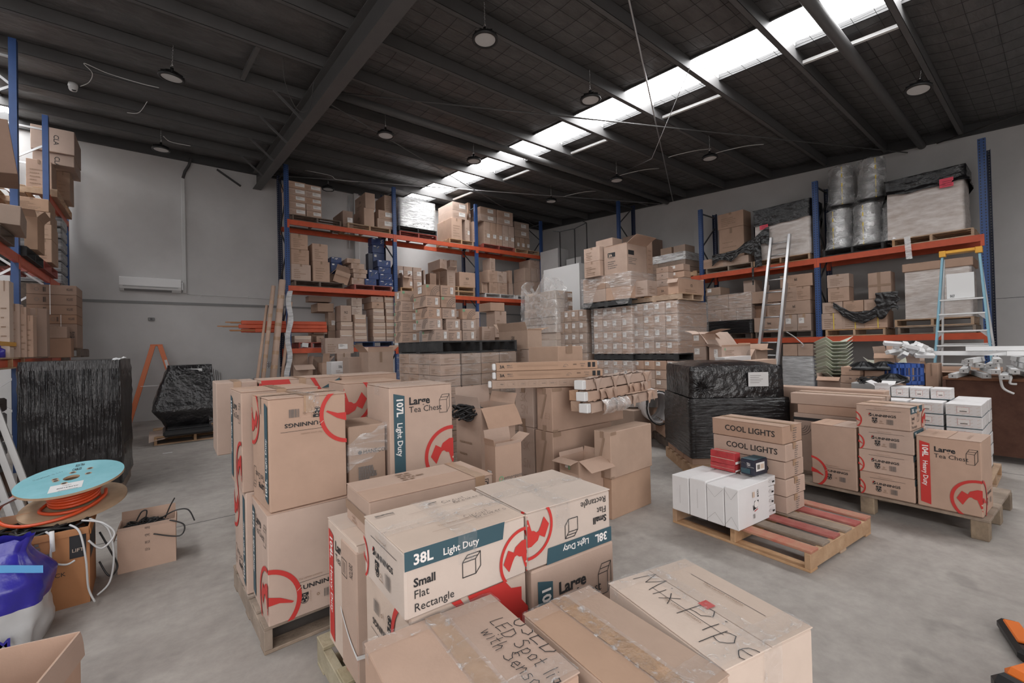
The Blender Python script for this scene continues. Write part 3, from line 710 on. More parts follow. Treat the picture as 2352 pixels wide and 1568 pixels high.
def LOAD(x, y, z, yaw, w, d, h, label, s='pale', top=None, note=None):
    a = rad(yaw); ca, sa = math.cos(a), math.sin(a); cx, cy = x + ca * w / 2 - sa * d / 2, y + sa * w / 2 + ca * d / 2
    r = blob(w, d, h, .018, .02 if top else 0., x).obj('wrapped_load', 'wrap_' + s, None, (cx, cy, z), (0, 0, a)); tag(r, label, 'wrapped goods')
    if top in ('black', 'black2'):
        m = MB(); e = .03
        def f(u, v):
            X, Y, n = ringpt(u % 1., w, d); j = .5 + .5 * noise.noise((X * 3, Y * 3, 2.))
            low = h * ((.62 if top == 'black' else .70) + .10 * j) if n in ((-1, 0), (0, -1)) else h * (.35 if top == 'black' else .6)
            o = e + .03 * abs(noise.noise((X * 6, Y * 6, v * 7)))
            if v < .15 and top == 'black2': o += .05 * j
            return (X + n[0] * o, Y + n[1] * o, low + (h + .02 - low) * v)
        m.grid(f, 56, 10)
        m.grid(lambda u, v: ((u - .5) * (w + .07), (v - .5) * (d + .07), h + .02 + .06 * min(1, 6 * min(u, 1 - u, v, 1 - v)) * (.6 + .5 * noise.noise((u * 5, v * 5, x)))), 16, 16)
        m.obj('black_cover', 'black_film', r)
        n2 = MB(); yy = d * (.30 if note == 1 else -.30); zz = h * (.60 if note == 1 else .70)
        n2.box((-w / 2 - .066, yy - .09, zz), (-w / 2 - .063, yy + .09, zz + (.10 if note == 1 else .16))); 
        for k in range(3): n2.box((-w / 2 - .0675, yy - .07, zz + .03 + .035 * k), (-w / 2 - .066, yy + .05, zz + .036 + .035 * k), 1)
        n2.obj('pink_note', ['note_pink', 'ink_black'], r)
    if top == 'kraft':
        m = MB(); m.box((-w / 2 - .025, -d / 2 - .025, h - .14), (w / 2 + .02, d / 2 + .025, h + .012), 0, None, .01); m.obj('cardboard_cap', 'kraft', r)
    return r
_style = style
def style(s, w, d, h):
    P, st = {}, []
    sd = int(w * 7919 + d * 3571 + h * 1237) % 9973; q = random.Random(sd)
    if s is None: return P, st
    if s == 'plainx':
        P['L'] = Ink().rect(.4 * d, 0, .6 * d, .14 * h, FNT).rect(.4 * d, .86 * h, .6 * d, h, FNT); scrawl(P['L'], 'E3', .55 * d, .3 * h, .05, FNT, 0, .002); P['L'].line([(.3 * d, .3 * h), (.62 * d, .85 * h)], .02, FNT)
        P['F'] = Ink().rect(0, .93 * h, .12 * w, h, FNT).rect(.0, 0, .06 * w, .05 * h, FNT)
    elif s == 'plain3':
        P['L'] = Ink().rect(.38 * d, 0, .58 * d, .2 * h, FNT).rect(.38 * d, .85 * h, .58 * d, h, FNT); scrawl(P['L'], '3K', .3 * d, .62 * h, .09, FNT, 0, .003); scrawl(P['L'], '5N', .35 * d, .34 * h, .08, FNT, 0, .003)
    elif s == 'tapetop': P['F'] = Ink().rect(.3 * w, .8 * h, .55 * w, h, FNT)
    elif s.startswith('batten'):
        F = Ink(); F.text('3A', .03 * w, .35 * h, .5 * h, BLK, bold=.03); F.text('MIRA 3', .1 * w, .6 * h, .2 * h, GRY, bold=.02); F.text('LED Batten', .1 * w, .38 * h, .16 * h, GRY); F.line([(.2 * w, .5 * h), (.6 * w, .5 * h)], .0015, FNT); F.line([(.2 * w, .65 * h), (.6 * w, .6 * h)], .0012, FNT)
        F.ring(.68 * w, .35 * h, .3 * h, .002, GRY, .3, PI - .3, 16); F.text('IPART', .65 * w, .3 * h, .16 * h, GRY); F.text('5000', .75 * w, .5 * h, .24 * h, BLK); F.text('FLICKER', .82 * w, .58 * h, .18 * h, GRY); F.text('FREE', .83 * w, .3 * h, .2 * h, GRY)
        for k in range(2): F.rect((.90 + .045 * k) * w, .2 * h, (.93 + .045 * k) * w, .8 * h, BLK)
        if 'turn' in s:
            F = Ink()
            for k, t in enumerate(('3-Power', '3-CCT', '5000', 'IP20', '3 YEARS', 'RA10', 'PC', '650 C', '5K', 'FREE')): F.text(t, (.06 + .093 * k) * w, .42 * h, .2 * h, GRY); F.line([((.055 + .093 * k) * w, .25 * h), ((.12 + .093 * k) * w, .25 * h), ((.12 + .093 * k) * w, .75 * h), ((.055 + .093 * k) * w, .75 * h)], .0012, FNT, True)
            F = F.turned(w, h)
        P['F'] = F; P['L'] = Ink().rect(.12 * d, .12 * h, .88 * d, .88 * h, WHT) if False else Ink()
    elif s == 'ledpanel':
        F = P['F'] = Ink(); F.ring(.2 * w, .66 * h, .02, .007, GRN, n=20); F.text('emergent', .3 * w, .64 * h, .045, GRY); F.text('planet', .46 * w, .60 * h, .022, FNT)
        F.text('LED PANEL', .22 * w, .37 * h, .034, BLK, bold=.02); F.text('VANGUARD SERIES', .22 * w, .30 * h, .030, GRY); F.text('25W', .22 * w, .24 * h, .028, GRY); P['L'] = smudges(Ink(), d, h, 3, 4, .1, .3, .8, .5, FNT)
    elif s == 'big3A':
        L = P['L'] = Ink(); L.rect(.17 * d, .62 * h, .50 * d, .78 * h, BLK); L.text('3A', .2 * d, .64 * h, .13 * h * 1.1, PALE, bold=.03); L.text('ACCESSORIES', .2 * d, .57 * h, .035 * h * 1.2, BLK); smudges(L, d, h, 9, 4, .17, .22, .8, .52, GRY)
        P['F'] = Ink().rect(.06 * w, .62 * h, .35 * w, .78 * h, BLK); smudges(P['F'], w, h, 5, 4, .06, .3, .5, .55, GRY)
    elif s == 'crosstape':
        P['L'] = Ink().rect(.42 * d, 0, .56 * d, h, FNT).rect(0, .46 * h, d, .54 * h, FNT)
    elif s == 'greenband': P['F'] = Ink().rect(.25 * w, .6 * h, .6 * w, .95 * h, GRN); P['L'] = Ink().rect(.1 * d, .3 * h, .5 * d, .9 * h, GRN)
    elif s == 'cla': P['F'] = Ink().text('CLA', .52 * w, .72 * h, .10, BLK, rot=-PI / 2, bold=.01)
    elif s == 'dexturn':
        F = Ink().text('DEXTON', .08 * w, .32 * h, .36 * h, BLK, bold=.01, width=.07).bars(.62 * w, .25 * h, .06 * w, .5 * h, BLK, 10, 3); F.ring(.8 * w, .5 * h, .025, .005, GRY, n=12); P['F'] = F.turned(w, h)
        P['F'].rect(.45 * w, 0, .47 * w, h, WHT)
    elif s == 'overpack':
        F = Ink(); F.text('OVERPACK', .42 * w, .42 * h, .036, BLK); smudges(F, w, h, 2, 4, .3, .72, .7, .92, GRY); F.bars(.2 * w, .03 * h, .32 * w, .06 * h, GRY, 24, 4); P['F'] = F
        P['R'] = Ink().rect(.1 * d, .55 * h, .9 * d, .9 * h, BLK)
        P['F'].rect(.82 * w, .62 * h, .97 * w, .93 * h, BLK); P['F'].text('LIFT', .84 * w, .7 * h, .03, PALE)
    elif s == 'jack':
        F = Ink()
        for k, t_ in enumerate(('PO-0215', 'JACK CHAIN', '2.5mmx25m', '8 buckets')): F.text(t_, .5 * w, (.62 - .17 * k) * h, .028, BLK, align='c', width=.028)
        P['F'] = F.turned(w, h * 1.1)
    else: return _style(s, w, d, h)
    return P, st
_B = B
def B(*a, strap2=None, caps=None, **k):
    o = _B(*a, **k)
    if strap2:
        w, d, h = a[4:7]; m = MB()
        for c in (.1,): m.box((-w / 2 - .006, -d * c - .008, 0), (-w / 2 - .001, -d * c + .008, h + .004), 0)
        m.obj('yellow_strap', mat('strap_yellow', (.75, .55, .08), .4), o)
    if caps:
        w, d, h = a[4:7]; m = MB(); m.box((-w / 2 - .035, -d / 2 + .008, .008), (-w / 2 - .001, d / 2 - .008, h - .008), 0, None, .008); m.obj('white_end_cap', 'plastic_white', o)
    return o
# ------------------------------------------------------------------ the building
YB, XR, XL, YF = 13.45, 12.4, -4.6, -4.2
zw = lambda y: 5.37 + .07 * y                     # underside of the purlins
def S(o, label, cat): return tag(o, label, cat, None, 'structure')
def floor_mat():
    m = mat('concrete', (.30, .27, .25), .62, col2=(.43, .40, .37), vscale=1.1, bump=.06, bscale=30, detail=8., spec=.3, stretch=(1, 1.3, 1))
    nt = m.node_tree; L = nt.links.new; p = nt.nodes['Principled BSDF']; src = p.inputs['Base Color'].links[0].from_socket
    tc = nd(nt, 'ShaderNodeTexCoord')
    n2 = nd(nt, 'ShaderNodeTexNoise', i_Scale=9., i_Detail=8., i_Roughness=.7); L(tc.outputs['Object'], n2.inputs['Vector'])
    r2 = nd(nt, 'ShaderNodeMapRange'); L(n2.outputs['Fac'], r2.inputs[0]); r2.inputs[1].default_value = .3; r2.inputs[2].default_value = .75; r2.inputs[3].default_value = .82; r2.inputs[4].default_value = 1.12
    mx = nd(nt, 'ShaderNodeMix', data_type='RGBA', blend_type='MULTIPLY'); mx.inputs[0].default_value = 1.; L(src, mx.inputs[6]); L(r2.outputs[0], mx.inputs[7])
    n3 = nd(nt, 'ShaderNodeTexNoise', i_Scale=3.2, i_Detail=3.); L(tc.outputs['Object'], n3.inputs['Vector'])
    r3 = nd(nt, 'ShaderNodeMapRange'); L(n3.outputs['Fac'], r3.inputs[0]); r3.inputs[1].default_value = .62; r3.inputs[2].default_value = .70; r3.inputs[3].default_value = 1.; r3.inputs[4].default_value = .80
    m3 = nd(nt, 'ShaderNodeMix', data_type='RGBA', blend_type='MULTIPLY'); m3.inputs[0].default_value = 1.; L(mx.outputs[2], m3.inputs[6]); L(r3.outputs[0], m3.inputs[7])
    L(m3.outputs[2], p.inputs['Base Color']); return m
floor_mat()
mat('wall_paint', (.56, .55, .545), .85, var=.05, vscale=1.6, bump=.03, bscale=60, spec=.2)
mat('wall_dark', (.30, .30, .30), .9)
mat('foil', (.095, .092, .092), .42, var=.25, vscale=5, bump=.8, bscale=9, stretch=(.6, 1.6, 1), spec=.5)
MB().box((XL, YF, -.1), (XR, YB, 0)).obj('floor', 'concrete')
S(bpy.data.objects['floor'], 'worn grey concrete warehouse floor with dark scuffs', 'floor')
# saw-cut joints in the slab
for n, (p, q_) in enumerate((((-4.5, 5.0), (12.3, 5.0)), ((1.98, -4), (1.98, 2.4)), ((-4.5, 9.6), (12.3, 9.6)), ((7.4, -4), (7.4, 4.9)))):
    m = MB(); m.bar((*p, .0006), (*q_, .0006), .008, .001); S(m.obj('trim_%d' % (n + 10), 'steel_dark'), 'thin dark saw cut joint in the concrete floor, number %d' % n, 'floor joint')
def wallq(name, lo, hi, label):
    S(MB().box(lo, hi).obj(name, 'wall_paint'), label, 'wall')
wallq('wall_back', (XL, YB, 0), (XR + .15, YB + .15, 7.2), 'pale grey painted panel wall behind the air conditioner')
wallq('wall_right', (XR, YF, 0), (XR + .15, YB, 7.2), 'pale grey panel wall behind the pallet racking with the step ladder')
wallq('wall_left', (XL - .15, YF, 0), (XL, YB, 7.2), 'pale wall behind the racking beside the wrapped black pallet')
DX0, DX1, DZ = -4.2, 2.2, 4.6                       # unseen opening added behind the camera, set left to light the side faces
m = MB(); m.box((XL, YF - .15, 0), (DX0, YF, 7.2)); m.box((DX1, YF - .15, 0), (XR, YF, 7.2)); m.box((DX0, YF - .15, DZ), (DX1, YF, 7.2))
S(m.obj('wall_front', 'wall_paint'), 'front wall behind the viewer with an unseen opening added for daylight', 'wall')
S(MB().box((XL - 5, YF - 12, -.1), (XR + 5, YF - .15, -.001)).obj('driveway_floor', 'concrete'), 'unseen concrete apron outside the added daylight opening', 'floor')
# insulation blanket sagging between the purlins
PUR = [-3.55, -2.4, -1.2, 0., 1.17, 2.32, 3.42, 4.62, 5.8, 6.97, 8.25, 9.52, 10.82, 12.15, 13.42]
SKY = [(6.28, 7.12), (-3.1, -2.25)]
def blanket():
    mb = MB(); nx = 210
    for a, b in zip(PUR, PUR[1:]):
        ny = 14
        xs = []
        segs = [(XL, SKY[1][0]), (SKY[1][1], SKY[0][0]), (SKY[0][1], XR)]
        for x0, x1 in segs:
            n = max(8, int((x1 - x0) / .075))
            def f(u, v):
                x = x0 + (x1 - x0) * u; y = a + (b - a) * v
                e = min(u * (x1 - x0), (1 - u) * (x1 - x0)); k = min(1, e / .15)
                sag = .045 * math.sin(PI * v) if x > 2.1 else .075 * math.sin(PI * v)
                w = noise.noise((x * 1.6, y * 4.5, 1.)) * .03 + noise.noise((x * 5, y * 9, 4.)) * .016 + abs(noise.noise((x * 3 + y, y * 7, 9.))) * .022
                if x > 2.1: w *= .55
                return (x, y, zw(y) + .19 - (sag + w) * math.sin(PI * v) ** .5 * (.3 + .7 * k))
            mb.grid(f, n, ny)
    o = mb.obj('ceiling', 'foil'); S(o, 'black wrinkled foil insulation sagging between the roof purlins', 'ceiling')
blanket()
mesh_m = mat('wire', (.02, .02, .02), .5)
m = MB()
for k in range(int((XR - 2.1) / .3)):
    x = 2.2 + .3 * k
    if SKY[0][0] - .05 < x < SKY[0][1] + .05: pass
    for a, b in zip(PUR[2:], PUR[3:]):
        pts = [(x, a + (b - a) * v, zw(a + (b - a) * v) + .19 - .062 * math.sin(PI * v) ** .6) for v in (0, .15, .35, .5, .65, .85, 1)]
        m.tube(pts, .0028, 3, 0, False)
for a, b in zip(PUR[2:], PUR[3:]):
    for v in (.2, .4, .6, .8):
        y = a + (b - a) * v; m.tube([(2.2, y, zw(y) + .19 - .062 * math.sin(PI * v) ** .6), (XR - .1, y, zw(y) + .19 - .062 * math.sin(PI * v) ** .6)], .0028, 3, 0, False)
S(m.obj('trim_40', mesh_m), 'fine safety mesh wires under the black roof insulation', 'roof mesh')
# purlins: lipped C channels, one object each
for n, y in enumerate(PUR[1:-1]):
    m = MB(); z = zw(y); t = .004; hgt = .19
    m.box((XL, y, z), (XR, y + t, z + hgt)); m.box((XL, y, z), (XR, y + .07, z + t)); m.box((XL, y, z + hgt - t), (XR, y + .07, z + hgt)); m.box((XL, y + .07 - t, z), (XR, y + .07, z + .018))
    S(m.obj('purlin', 'paint_dark'), 'dark roof purlin, %s from the back wall' % ['first', 'second', 'third', 'fourth', 'fifth', 'sixth', 'seventh', 'eighth', 'ninth', 'tenth', 'eleventh', 'twelfth', 'thirteenth'][12 - n], 'roof beam')
for n, y in enumerate((1.78, 7.62)):
    m = MB(); z = zw(y) - .02; m.tube([(2.3, y, z), (XR - .05, y, z)], .07, 14)
    S(m.obj('roof_strut_beam', 'paint_dark'), ['dark round roof strut near the skylight, close to the camera end', 'dark round roof strut crossing the skylight mid way back'][n], 'roof beam')
# rafter: I section rising to the back
def rafter(x, label):
    m = MB(); bw, bh, tf = .19, .42, .014
    prof = [(-bw / 2, 0), (bw / 2, 0), (bw / 2, tf), (.005, tf), (.005, bh - tf), (bw / 2, bh - tf), (bw / 2, bh), (-bw / 2, bh), (-bw / 2, bh - tf), (-.005, bh - tf), (-.005, tf), (-bw / 2, tf)]
    y0, y1 = YF, YB - .02; N = len(prof)
    vs = [(x + a, y0, zw(y0) - bh + b) for a, b in prof] + [(x + a, y1, zw(y1) - bh + b) for a, b in prof]
    m.add(vs, [(k, (k + 1) % N, N + (k + 1) % N, N + k) for k in range(N)] + [(0, 11, 2, 1), (N, N + 1, N + 2, N + 11)])
    S(m.obj('roof_beam', 'paint_dark'), label, 'roof beam')
rafter(2.09, 'deep dark steel rafter running over the floor to the back wall')
# perimeter channels at the wall heads
m = MB(); m.add([(XL, YB - .09, zw(YB) - .03), (XR, YB - .09, zw(YB) - .03), (XR, YB - .09, zw(YB) + .3), (XL, YB - .09, zw(YB) + .3), (XL, YB, zw(YB) - .03), (XR, YB, zw(YB) - .03)], [(0, 1, 2, 3), (0, 4, 5, 1)])
S(m.obj('trim_1', 'paint_darker'), 'dark steel channel along the head of the back wall', 'trim')
m = MB(); x = XR - .09
m.add([(x, YF, zw(YF) - .01), (x, YB, zw(YB) - .03), (x, YB, zw(YB) + .3), (x, YF, zw(YF) + .3), (XR, YF, zw(YF) - .01), (XR, YB, zw(YB) - .03)], [(0, 3, 2, 1), (0, 1, 5, 4)])
S(m.obj('trim_2', 'paint_darker'), 'dark steel channel along the head of the rack side wall', 'trim')
# skylights: corrugated translucent sheets, lit from outside
lit = emit_mat('sky_sheet', (1., 1., 1.), 17.)
sheet_edge = mat('timber_edge', (.45, .25, .12), .8)
for n, (x0, x1) in enumerate(SKY):
    for k, (a, b) in enumerate(zip(PUR, PUR[1:])):
        if n == 1 and b < 4: pass
        m = MB()
        nc = 24
        m.grid(lambda u, v: (x0 + (x1 - x0) * u, a + .07 + (b - a - .07) * v, zw(a + (b - a) * v) + .235 + .014 * math.cos(u * nc * PI / 2)), nc * 2, 1)
        o = m.obj('window_%d' % (n * 20 + k + 1), lit); S(o, 'bright translucent roof sheet, bay %s of the %s skylight strip' % ('abcdefghijklmno'[k], ['long central', 'rack side'][n]), 'skylight')
        o.location.z = 0
        f = MB(); c = f.bar
        for xx in (x0 - .02, x1 + .02):
            c((xx, a + .07, zw(a) + .2), (xx, b, zw(b) + .2), .03, .09)
        S(f.obj('trim_%d' % (50 + n * 20 + k), 'paint_darker'), 'dark edge battens of skylight bay %s, %s strip' % ('abcdefghijklmno'[k], ['central', 'rack side'][n]), 'trim')
# bridging bars beside the skylight
for k, (a, b) in enumerate(zip(PUR, PUR[1:])):
    if k < 2 or k % 2: continue
    m = MB(); m.bar((7.42, a + .07, zw(a) + .06), (7.42, b, zw(b) + .06), .05, .045); S(m.obj('trim_%d' % (90 + k), 'plastic_white'), 'pale bridging bar beside the skylight in bay %s' % 'abcdefghijklmno'[k], 'trim')
# wall rail and joint
S(MB().box((XL, YB - .025, 2.74), (2.9, YB, 2.80)).obj('trim_3', 'paint_grey' if 'paint_grey' in MATS else mat('paint_grey', (.22, .22, .22), .6)), 'grey rail running along the back wall under the air conditioner', 'trim')
S(MB().box((XR - .003, YF, 2.225), (XR, YB, 2.233)).obj('trim_4', 'steel_dark'), 'dark horizontal panel joint across the rack side wall', 'trim')
S(MB().box((2.9, YB - .02, 2.75), (XR, YB, 2.79)).obj('trim_5', 'paint_grey'), 'grey rail along the back wall behind the racking', 'trim')
# light: sky through the added opening and the roof sheets
W = bpy.data.worlds.new('World'); SC.world = W; W.use_nodes = True
bg = W.node_tree.nodes['Background']; bg.inputs[0].default_value = (1., .97, .96, 1); bg.inputs[1].default_value = 5.
la = bpy.data.lights.new('added_opening_portal', 'AREA'); la.shape = 'RECTANGLE'; la.size = DX1 - DX0; la.size_y = DZ; la.energy = 60.
la.cycles.is_portal = True  # portal only: guides sky sampling through the added opening
lo = bpy.data.objects.new('added_opening_portal', la); COL.objects.link(lo); lo.location = ((DX0 + DX1) / 2, YF - .02, DZ / 2); lo.rotation_euler = (PI / 2, 0, 0)
# camera
cam = bpy.data.cameras.new('camera'); co = bpy.data.objects.new('camera', cam); COL.objects.link(co); SC.camera = co
cam.sensor_width = 36.; cam.lens = 36. * 1016.55 / 2352; cam.clip_start = .05; cam.clip_end = 200
yw, pt, rl = .672896, .0100970, -.0234213
f = Vector((math.sin(yw) * math.cos(pt), math.cos(yw) * math.cos(pt), math.sin(pt))); r = Vector((math.cos(yw), -math.sin(yw), 0)); u = r.cross(f)
r2 = r * math.cos(rl) + u * math.sin(rl); u2 = -r * math.sin(rl) + u * math.cos(rl)
M4 = Matrix((r2, u2, -f)).transposed().to_4x4(); M4.translation = (0, 0, 1.55); co.matrix_world = M4
SC.view_settings.view_transform = 'Standard'; SC.view_settings.look = 'None'; SC.view_settings.gamma = 1.; SC.view_settings.use_curve_mapping = False
SC.view_settings.exposure = -.28
SC.cycles.use_denoising = True; SC.cycles.max_bounces = 7; SC.cycles.diffuse_bounces = 4; SC.cycles.glossy_bounces = 3; SC.cycles.transparent_max_bounces = 12
SC.cycles.caustics_reflective = False; SC.cycles.caustics_refractive = False; SC.cycles.sample_clamp_indirect = 8.
# ------------------------------------------------------------------ pallet racking
def post_mat(name, col, hole):
    m = mat(name, col, .45, var=.08); nt = m.node_tree; L = nt.links.new; p = nt.nodes['Principled BSDF']
    src = p.inputs['Base Color'].links[0].from_socket if p.inputs['Base Color'].links else None
    tc = nd(nt, 'ShaderNodeTexCoord'); sp = nd(nt, 'ShaderNodeSeparateXYZ'); L(tc.outputs['Object'], sp.inputs[0])
    def M(op, a, b=None):
        n = nd(nt, 'ShaderNodeMath', operation=op)
        for i, v in enumerate((a, b)):
            if v is None: continue
            if isinstance(v, (int, float)): n.inputs[i].default_value = v
            else: L(v, n.inputs[i])
        return n.outputs[0]
    fz = M('FRACT', M('MULTIPLY', sp.outputs[2], 20.)); hz = M('LESS_THAN', M('ABSOLUTE', M('SUBTRACT', fz, .5)), .24)
    hx = M('LESS_THAN', M('ABSOLUTE', M('SUBTRACT', M('ABSOLUTE', sp.outputs[0]), .026)), .0075)
    mk = M('MULTIPLY', hz, hx)
    mx = nd(nt, 'ShaderNodeMix', data_type='RGBA'); L(mk, mx.inputs[0]); L(src, mx.inputs[6]); mx.inputs[7].default_value = (*hole, 1); L(mx.outputs[2], p.inputs['Base Color'])
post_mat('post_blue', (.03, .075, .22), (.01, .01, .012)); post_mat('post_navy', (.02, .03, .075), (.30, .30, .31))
def rack(name, label, origin, rotz, posts, tops, depth, beams, g=None, top_br=True):
    """local x along the row, y into the rack; posts: x of each frame; beams: (bay index, z top)"""
    r = empty(name, origin, rotz, label, 'racking')
    for n, (x, tp) in enumerate(zip(posts, tops)):
        fr = MB()
        z = .25; up = True
        while z + .5 < tp - .1:
            a, b = (.05, depth - .05) if up else (depth - .05, .05)
            fr.bar((x, a, z), (x, b, z + .62), .03, .022); z += .62; up = not up
        fr.bar((x, .05, tp - .1), (x, depth - .05, tp - .1), .03, .025)
        f = fr.obj('upright_brace', 'alu' if name == 'pallet_rack' and origin[0] < 0 else 'steel_dark', r)
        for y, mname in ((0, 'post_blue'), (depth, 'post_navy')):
            m = MB(); s = 1 if y == 0 else -1
            m.box((-.045, min(0, .004 * s), 0), (.045, max(0, .004 * s), tp)); m.box((-.049, min(0, .075 * s), 0), (-.045, max(0, .075 * s), tp)); m.box((.045, min(0, .075 * s), 0), (.049, max(0, .075 * s), tp))
            m.box((-.07, min(-.02 * s, .1 * s), 0), (.07, max(-.02 * s, .1 * s), .006))
            m.obj('upright_post', mname, f, (x, y, 0))
    for bay, zt in beams:
        x0, x1 = posts[bay] + .05, posts[bay + 1] - .05
        for y, inn in ((.0, 1), (depth, -1)):
            m = MB(); yb = y + (.0 if inn > 0 else -.045)
            m.box((x0, yb, zt - .115), (x1, yb + .045, zt - .03)); m.box((x0, yb + (0. if inn > 0 else 0), zt - .03), (x1, yb + .03, zt))
            b = m.obj('beam', 'steel_orange', r)
            for xx in (x0, x1):
                e = MB(); k = -.03 if xx == x0 else .03
                e.box((min(xx, xx + k * 1.6), yb - .006, zt - .2), (max(xx, xx + k * 1.6) + 0., yb - .002, zt)); e.obj('end_connector', 'steel_orange', b)
    return r
rack('pallet_rack', 'blue and orange pallet racking along the back wall, three bays of cartons', (0, 11.4, 0), 0, [2.39, 5.08, 7.78, 10.52], [5.96, 5.98, 6.0, 5.9], .84,
     [(b, z) for b in range(3) for z in (4.67, 3.10)] + [(0, 1.61), (1, 1.61), (2, 1.61)])
# the side wall row faces -x: local x runs along +y, local y (depth) runs along +x
def rack_side():
    r = empty('pallet_rack', (11.0, 0, 0), 0, 'blue and orange pallet racking along the long side wall behind the ladders', 'racking')
    posts = [.84, 3.30, 5.87, 8.48]; tops = [4.9, 4.92, 4.97, 5.9]; D = .82
    for x, tp in zip(posts, tops):
        fr = MB(); z = .25; up = True
        while z + .5 < tp - .1:
            a, b = (.05, D - .05) if up else (D - .05, .05)
            fr.bar((a, x, z), (b, x, z + .62), .022, .03); z += .62; up = not up
        fr.bar((.05, x, tp - .1), (D - .05, x, tp - .1), .025, .03)
        f = fr.obj('upright_brace', 'steel_dark', r)
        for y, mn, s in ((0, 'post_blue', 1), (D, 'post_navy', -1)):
            m = MB()
            m.box((-.045, min(0, .004 * s), 0), (.045, max(0, .004 * s), tp)); m.box((-.049, min(0, .075 * s), 0), (-.045, max(0, .075 * s), tp)); m.box((.045, min(0, .075 * s), 0), (.049, max(0, .075 * s), tp))
            m.obj('upright_post', mn, f, (y, x, 0), (0, 0, -PI / 2))
    for bay in range(3):
        for zt in (3.27, 1.592):
            y0, y1 = posts[bay] + .05, posts[bay + 1] - .05
            for x in (0, D - .045):
                m = MB(); m.box((x, y0, zt - .115), (x + .045, y1, zt - .03)); m.box((x, y0, zt - .03), (x + .03, y1, zt))
                b = m.obj('beam', 'steel_orange', r)
                for yy, k in ((y0, -.048), (y1, .048)):
                    e = MB(); e.box((x - .006, min(yy, yy + k), zt - .2), (x - .002, max(yy, yy + k), zt)); e.obj('end_connector', 'steel_orange', b)
    return r
rack_side()
def rack_left():
    r = empty('pallet_rack', (-1.48, 0, 0), 0, 'blue and orange pallet racking at the wall beside the cable reel', 'racking')
    posts = [6.3, 8.9, 11.1, 13.2]; tops = [5.75, 5.9, 5.78, 5.78]; D = .84
    for x, tp in zip(posts, tops):
        fr = MB(); z = .3; up = True
        while z + .5 < tp - .1:
            a, b = (-.05, -D + .05) if up else (-D + .05, -.05)
            fr.bar((a, x, z), (b, x, z + .62), .022, .03); z += .62; up = not up
        fr.bar((-.05, x, tp - .25), (-D + .05, x, tp - .25), .025, .03)
        f = fr.obj('upright_brace', 'alu', r)
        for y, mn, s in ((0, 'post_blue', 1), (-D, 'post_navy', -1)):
            m = MB()
            m.box((-.045, min(0, .004 * s), 0), (.045, max(0, .004 * s), tp)); m.box((-.049, min(0, .075 * s), 0), (-.045, max(0, .075 * s), tp)); m.box((.045, min(0, .075 * s), 0), (.049, max(0, .075 * s), tp))
            m.obj('upright_post', mn, f, (y, x, 0), (0, 0, PI / 2))
    for bay in range(3):
        for zt in ((1.53, 2.95, 4.41) if bay == 2 else (1.53, 2.95)):
            y0, y1 = posts[bay] + .05, posts[bay + 1] - .05
            for x in (0, -D + .045):
                m = MB(); m.box((x - .045, y0, zt - .115), (x, y1, zt - .03)); m.box((x - .03, y0, zt - .03), (x, y1, zt))
                b = m.obj('beam', 'steel_orange', r)
                for yy, k in ((y0, -.048), (y1, .048)):
                    e = MB(); e.box((x + .002, min(yy, yy + k), zt - .2), (x + .006, max(yy, yy + k), zt)); e.obj('end_connector', 'steel_orange', b)
    return r
rack_left()
# ---------------- cartons and pallets, all in metres
O = 'first second third fourth fifth sixth seventh eighth ninth tenth'.split()
TL = ['small white patterned box, %s from the pallet boards, behind the floodlight cartons',
 'white and blue printed box, %s row up, %s along, %s deep, on its pallet',
 'white printed box, %s of four along the loose top row',
 'support box under the loose top row, %s along',
 'labelled carton, %s up in the post side column on the dark top pallet',
 'labelled carton, %s up in the open side column on the dark top pallet',
 'upright carton, %s of five in a row on the red top shelf pallet',
 'dark upright carton, %s of three at the far end of the top shelf',
 'small flat kraft carton, %s up in the untidy stack by the navy boxes',
 'navy printed box, %s up, in the front column by the %s upright',
 'plain navy box, %s up in the tall back tower',
 'sticker marked carton, upper row, %s along the gapped pallet',
 'upright plain carton, %s of three over the large plain carton',
 'long carton end with pale flap, %s up, front column on the navy pallet',
 'long carton end with pale flap, %s up, back column on the navy pallet',
 'small strapped carton end, %s up, between the lettered carton and the navy stack',
 'small carton, %s row up, %s back, lit side of the small carton stack',
 'small carton, %s row up, %s along, shaded front of the small carton stack',
 'sticker labelled carton, %s row up, far column on the black pallet',
 'sticker labelled carton, %s row up, %s column on the black pallet',
 'kraft carton under the open lettered one, %s from the top',
 'label stuck carton, %s row down, %s along, upper load, by black pallet',
 'label stuck carton, %s row down, %s along, in the lower load under the black pallet',
 'label stuck carton, %s row down, %s along, in the middle film wrapped load',
 'label stuck carton, %s row down, %s along, in the lower middle load, film loose',
 'label stuck carton, %s row down, %s along, load beside white cabinet',
 'long carton in the tall film hooded stack, %s row down',
 'carton end beside the film hood, %s from the top',
 'small carton with two capitals, %s row up, behind the lifted lid carton',
 'small white labelled carton, %s row up, beside the %s upright',
 'small carton under sheet film, %s row up, %s along, by the %s upright',
 'carton in the black footed wrapped load, %s row down, %s along',
 'yellow strapped carton, %s along the bottom row',
 'plain carton, %s along the %s row over the strapped ones',
 'tan carton, %s up in the column beside the wall side upright',
 'white strapped carton with upside down capitals, %s up',
 'upright slim carton, %s in the row on the lower racking level']
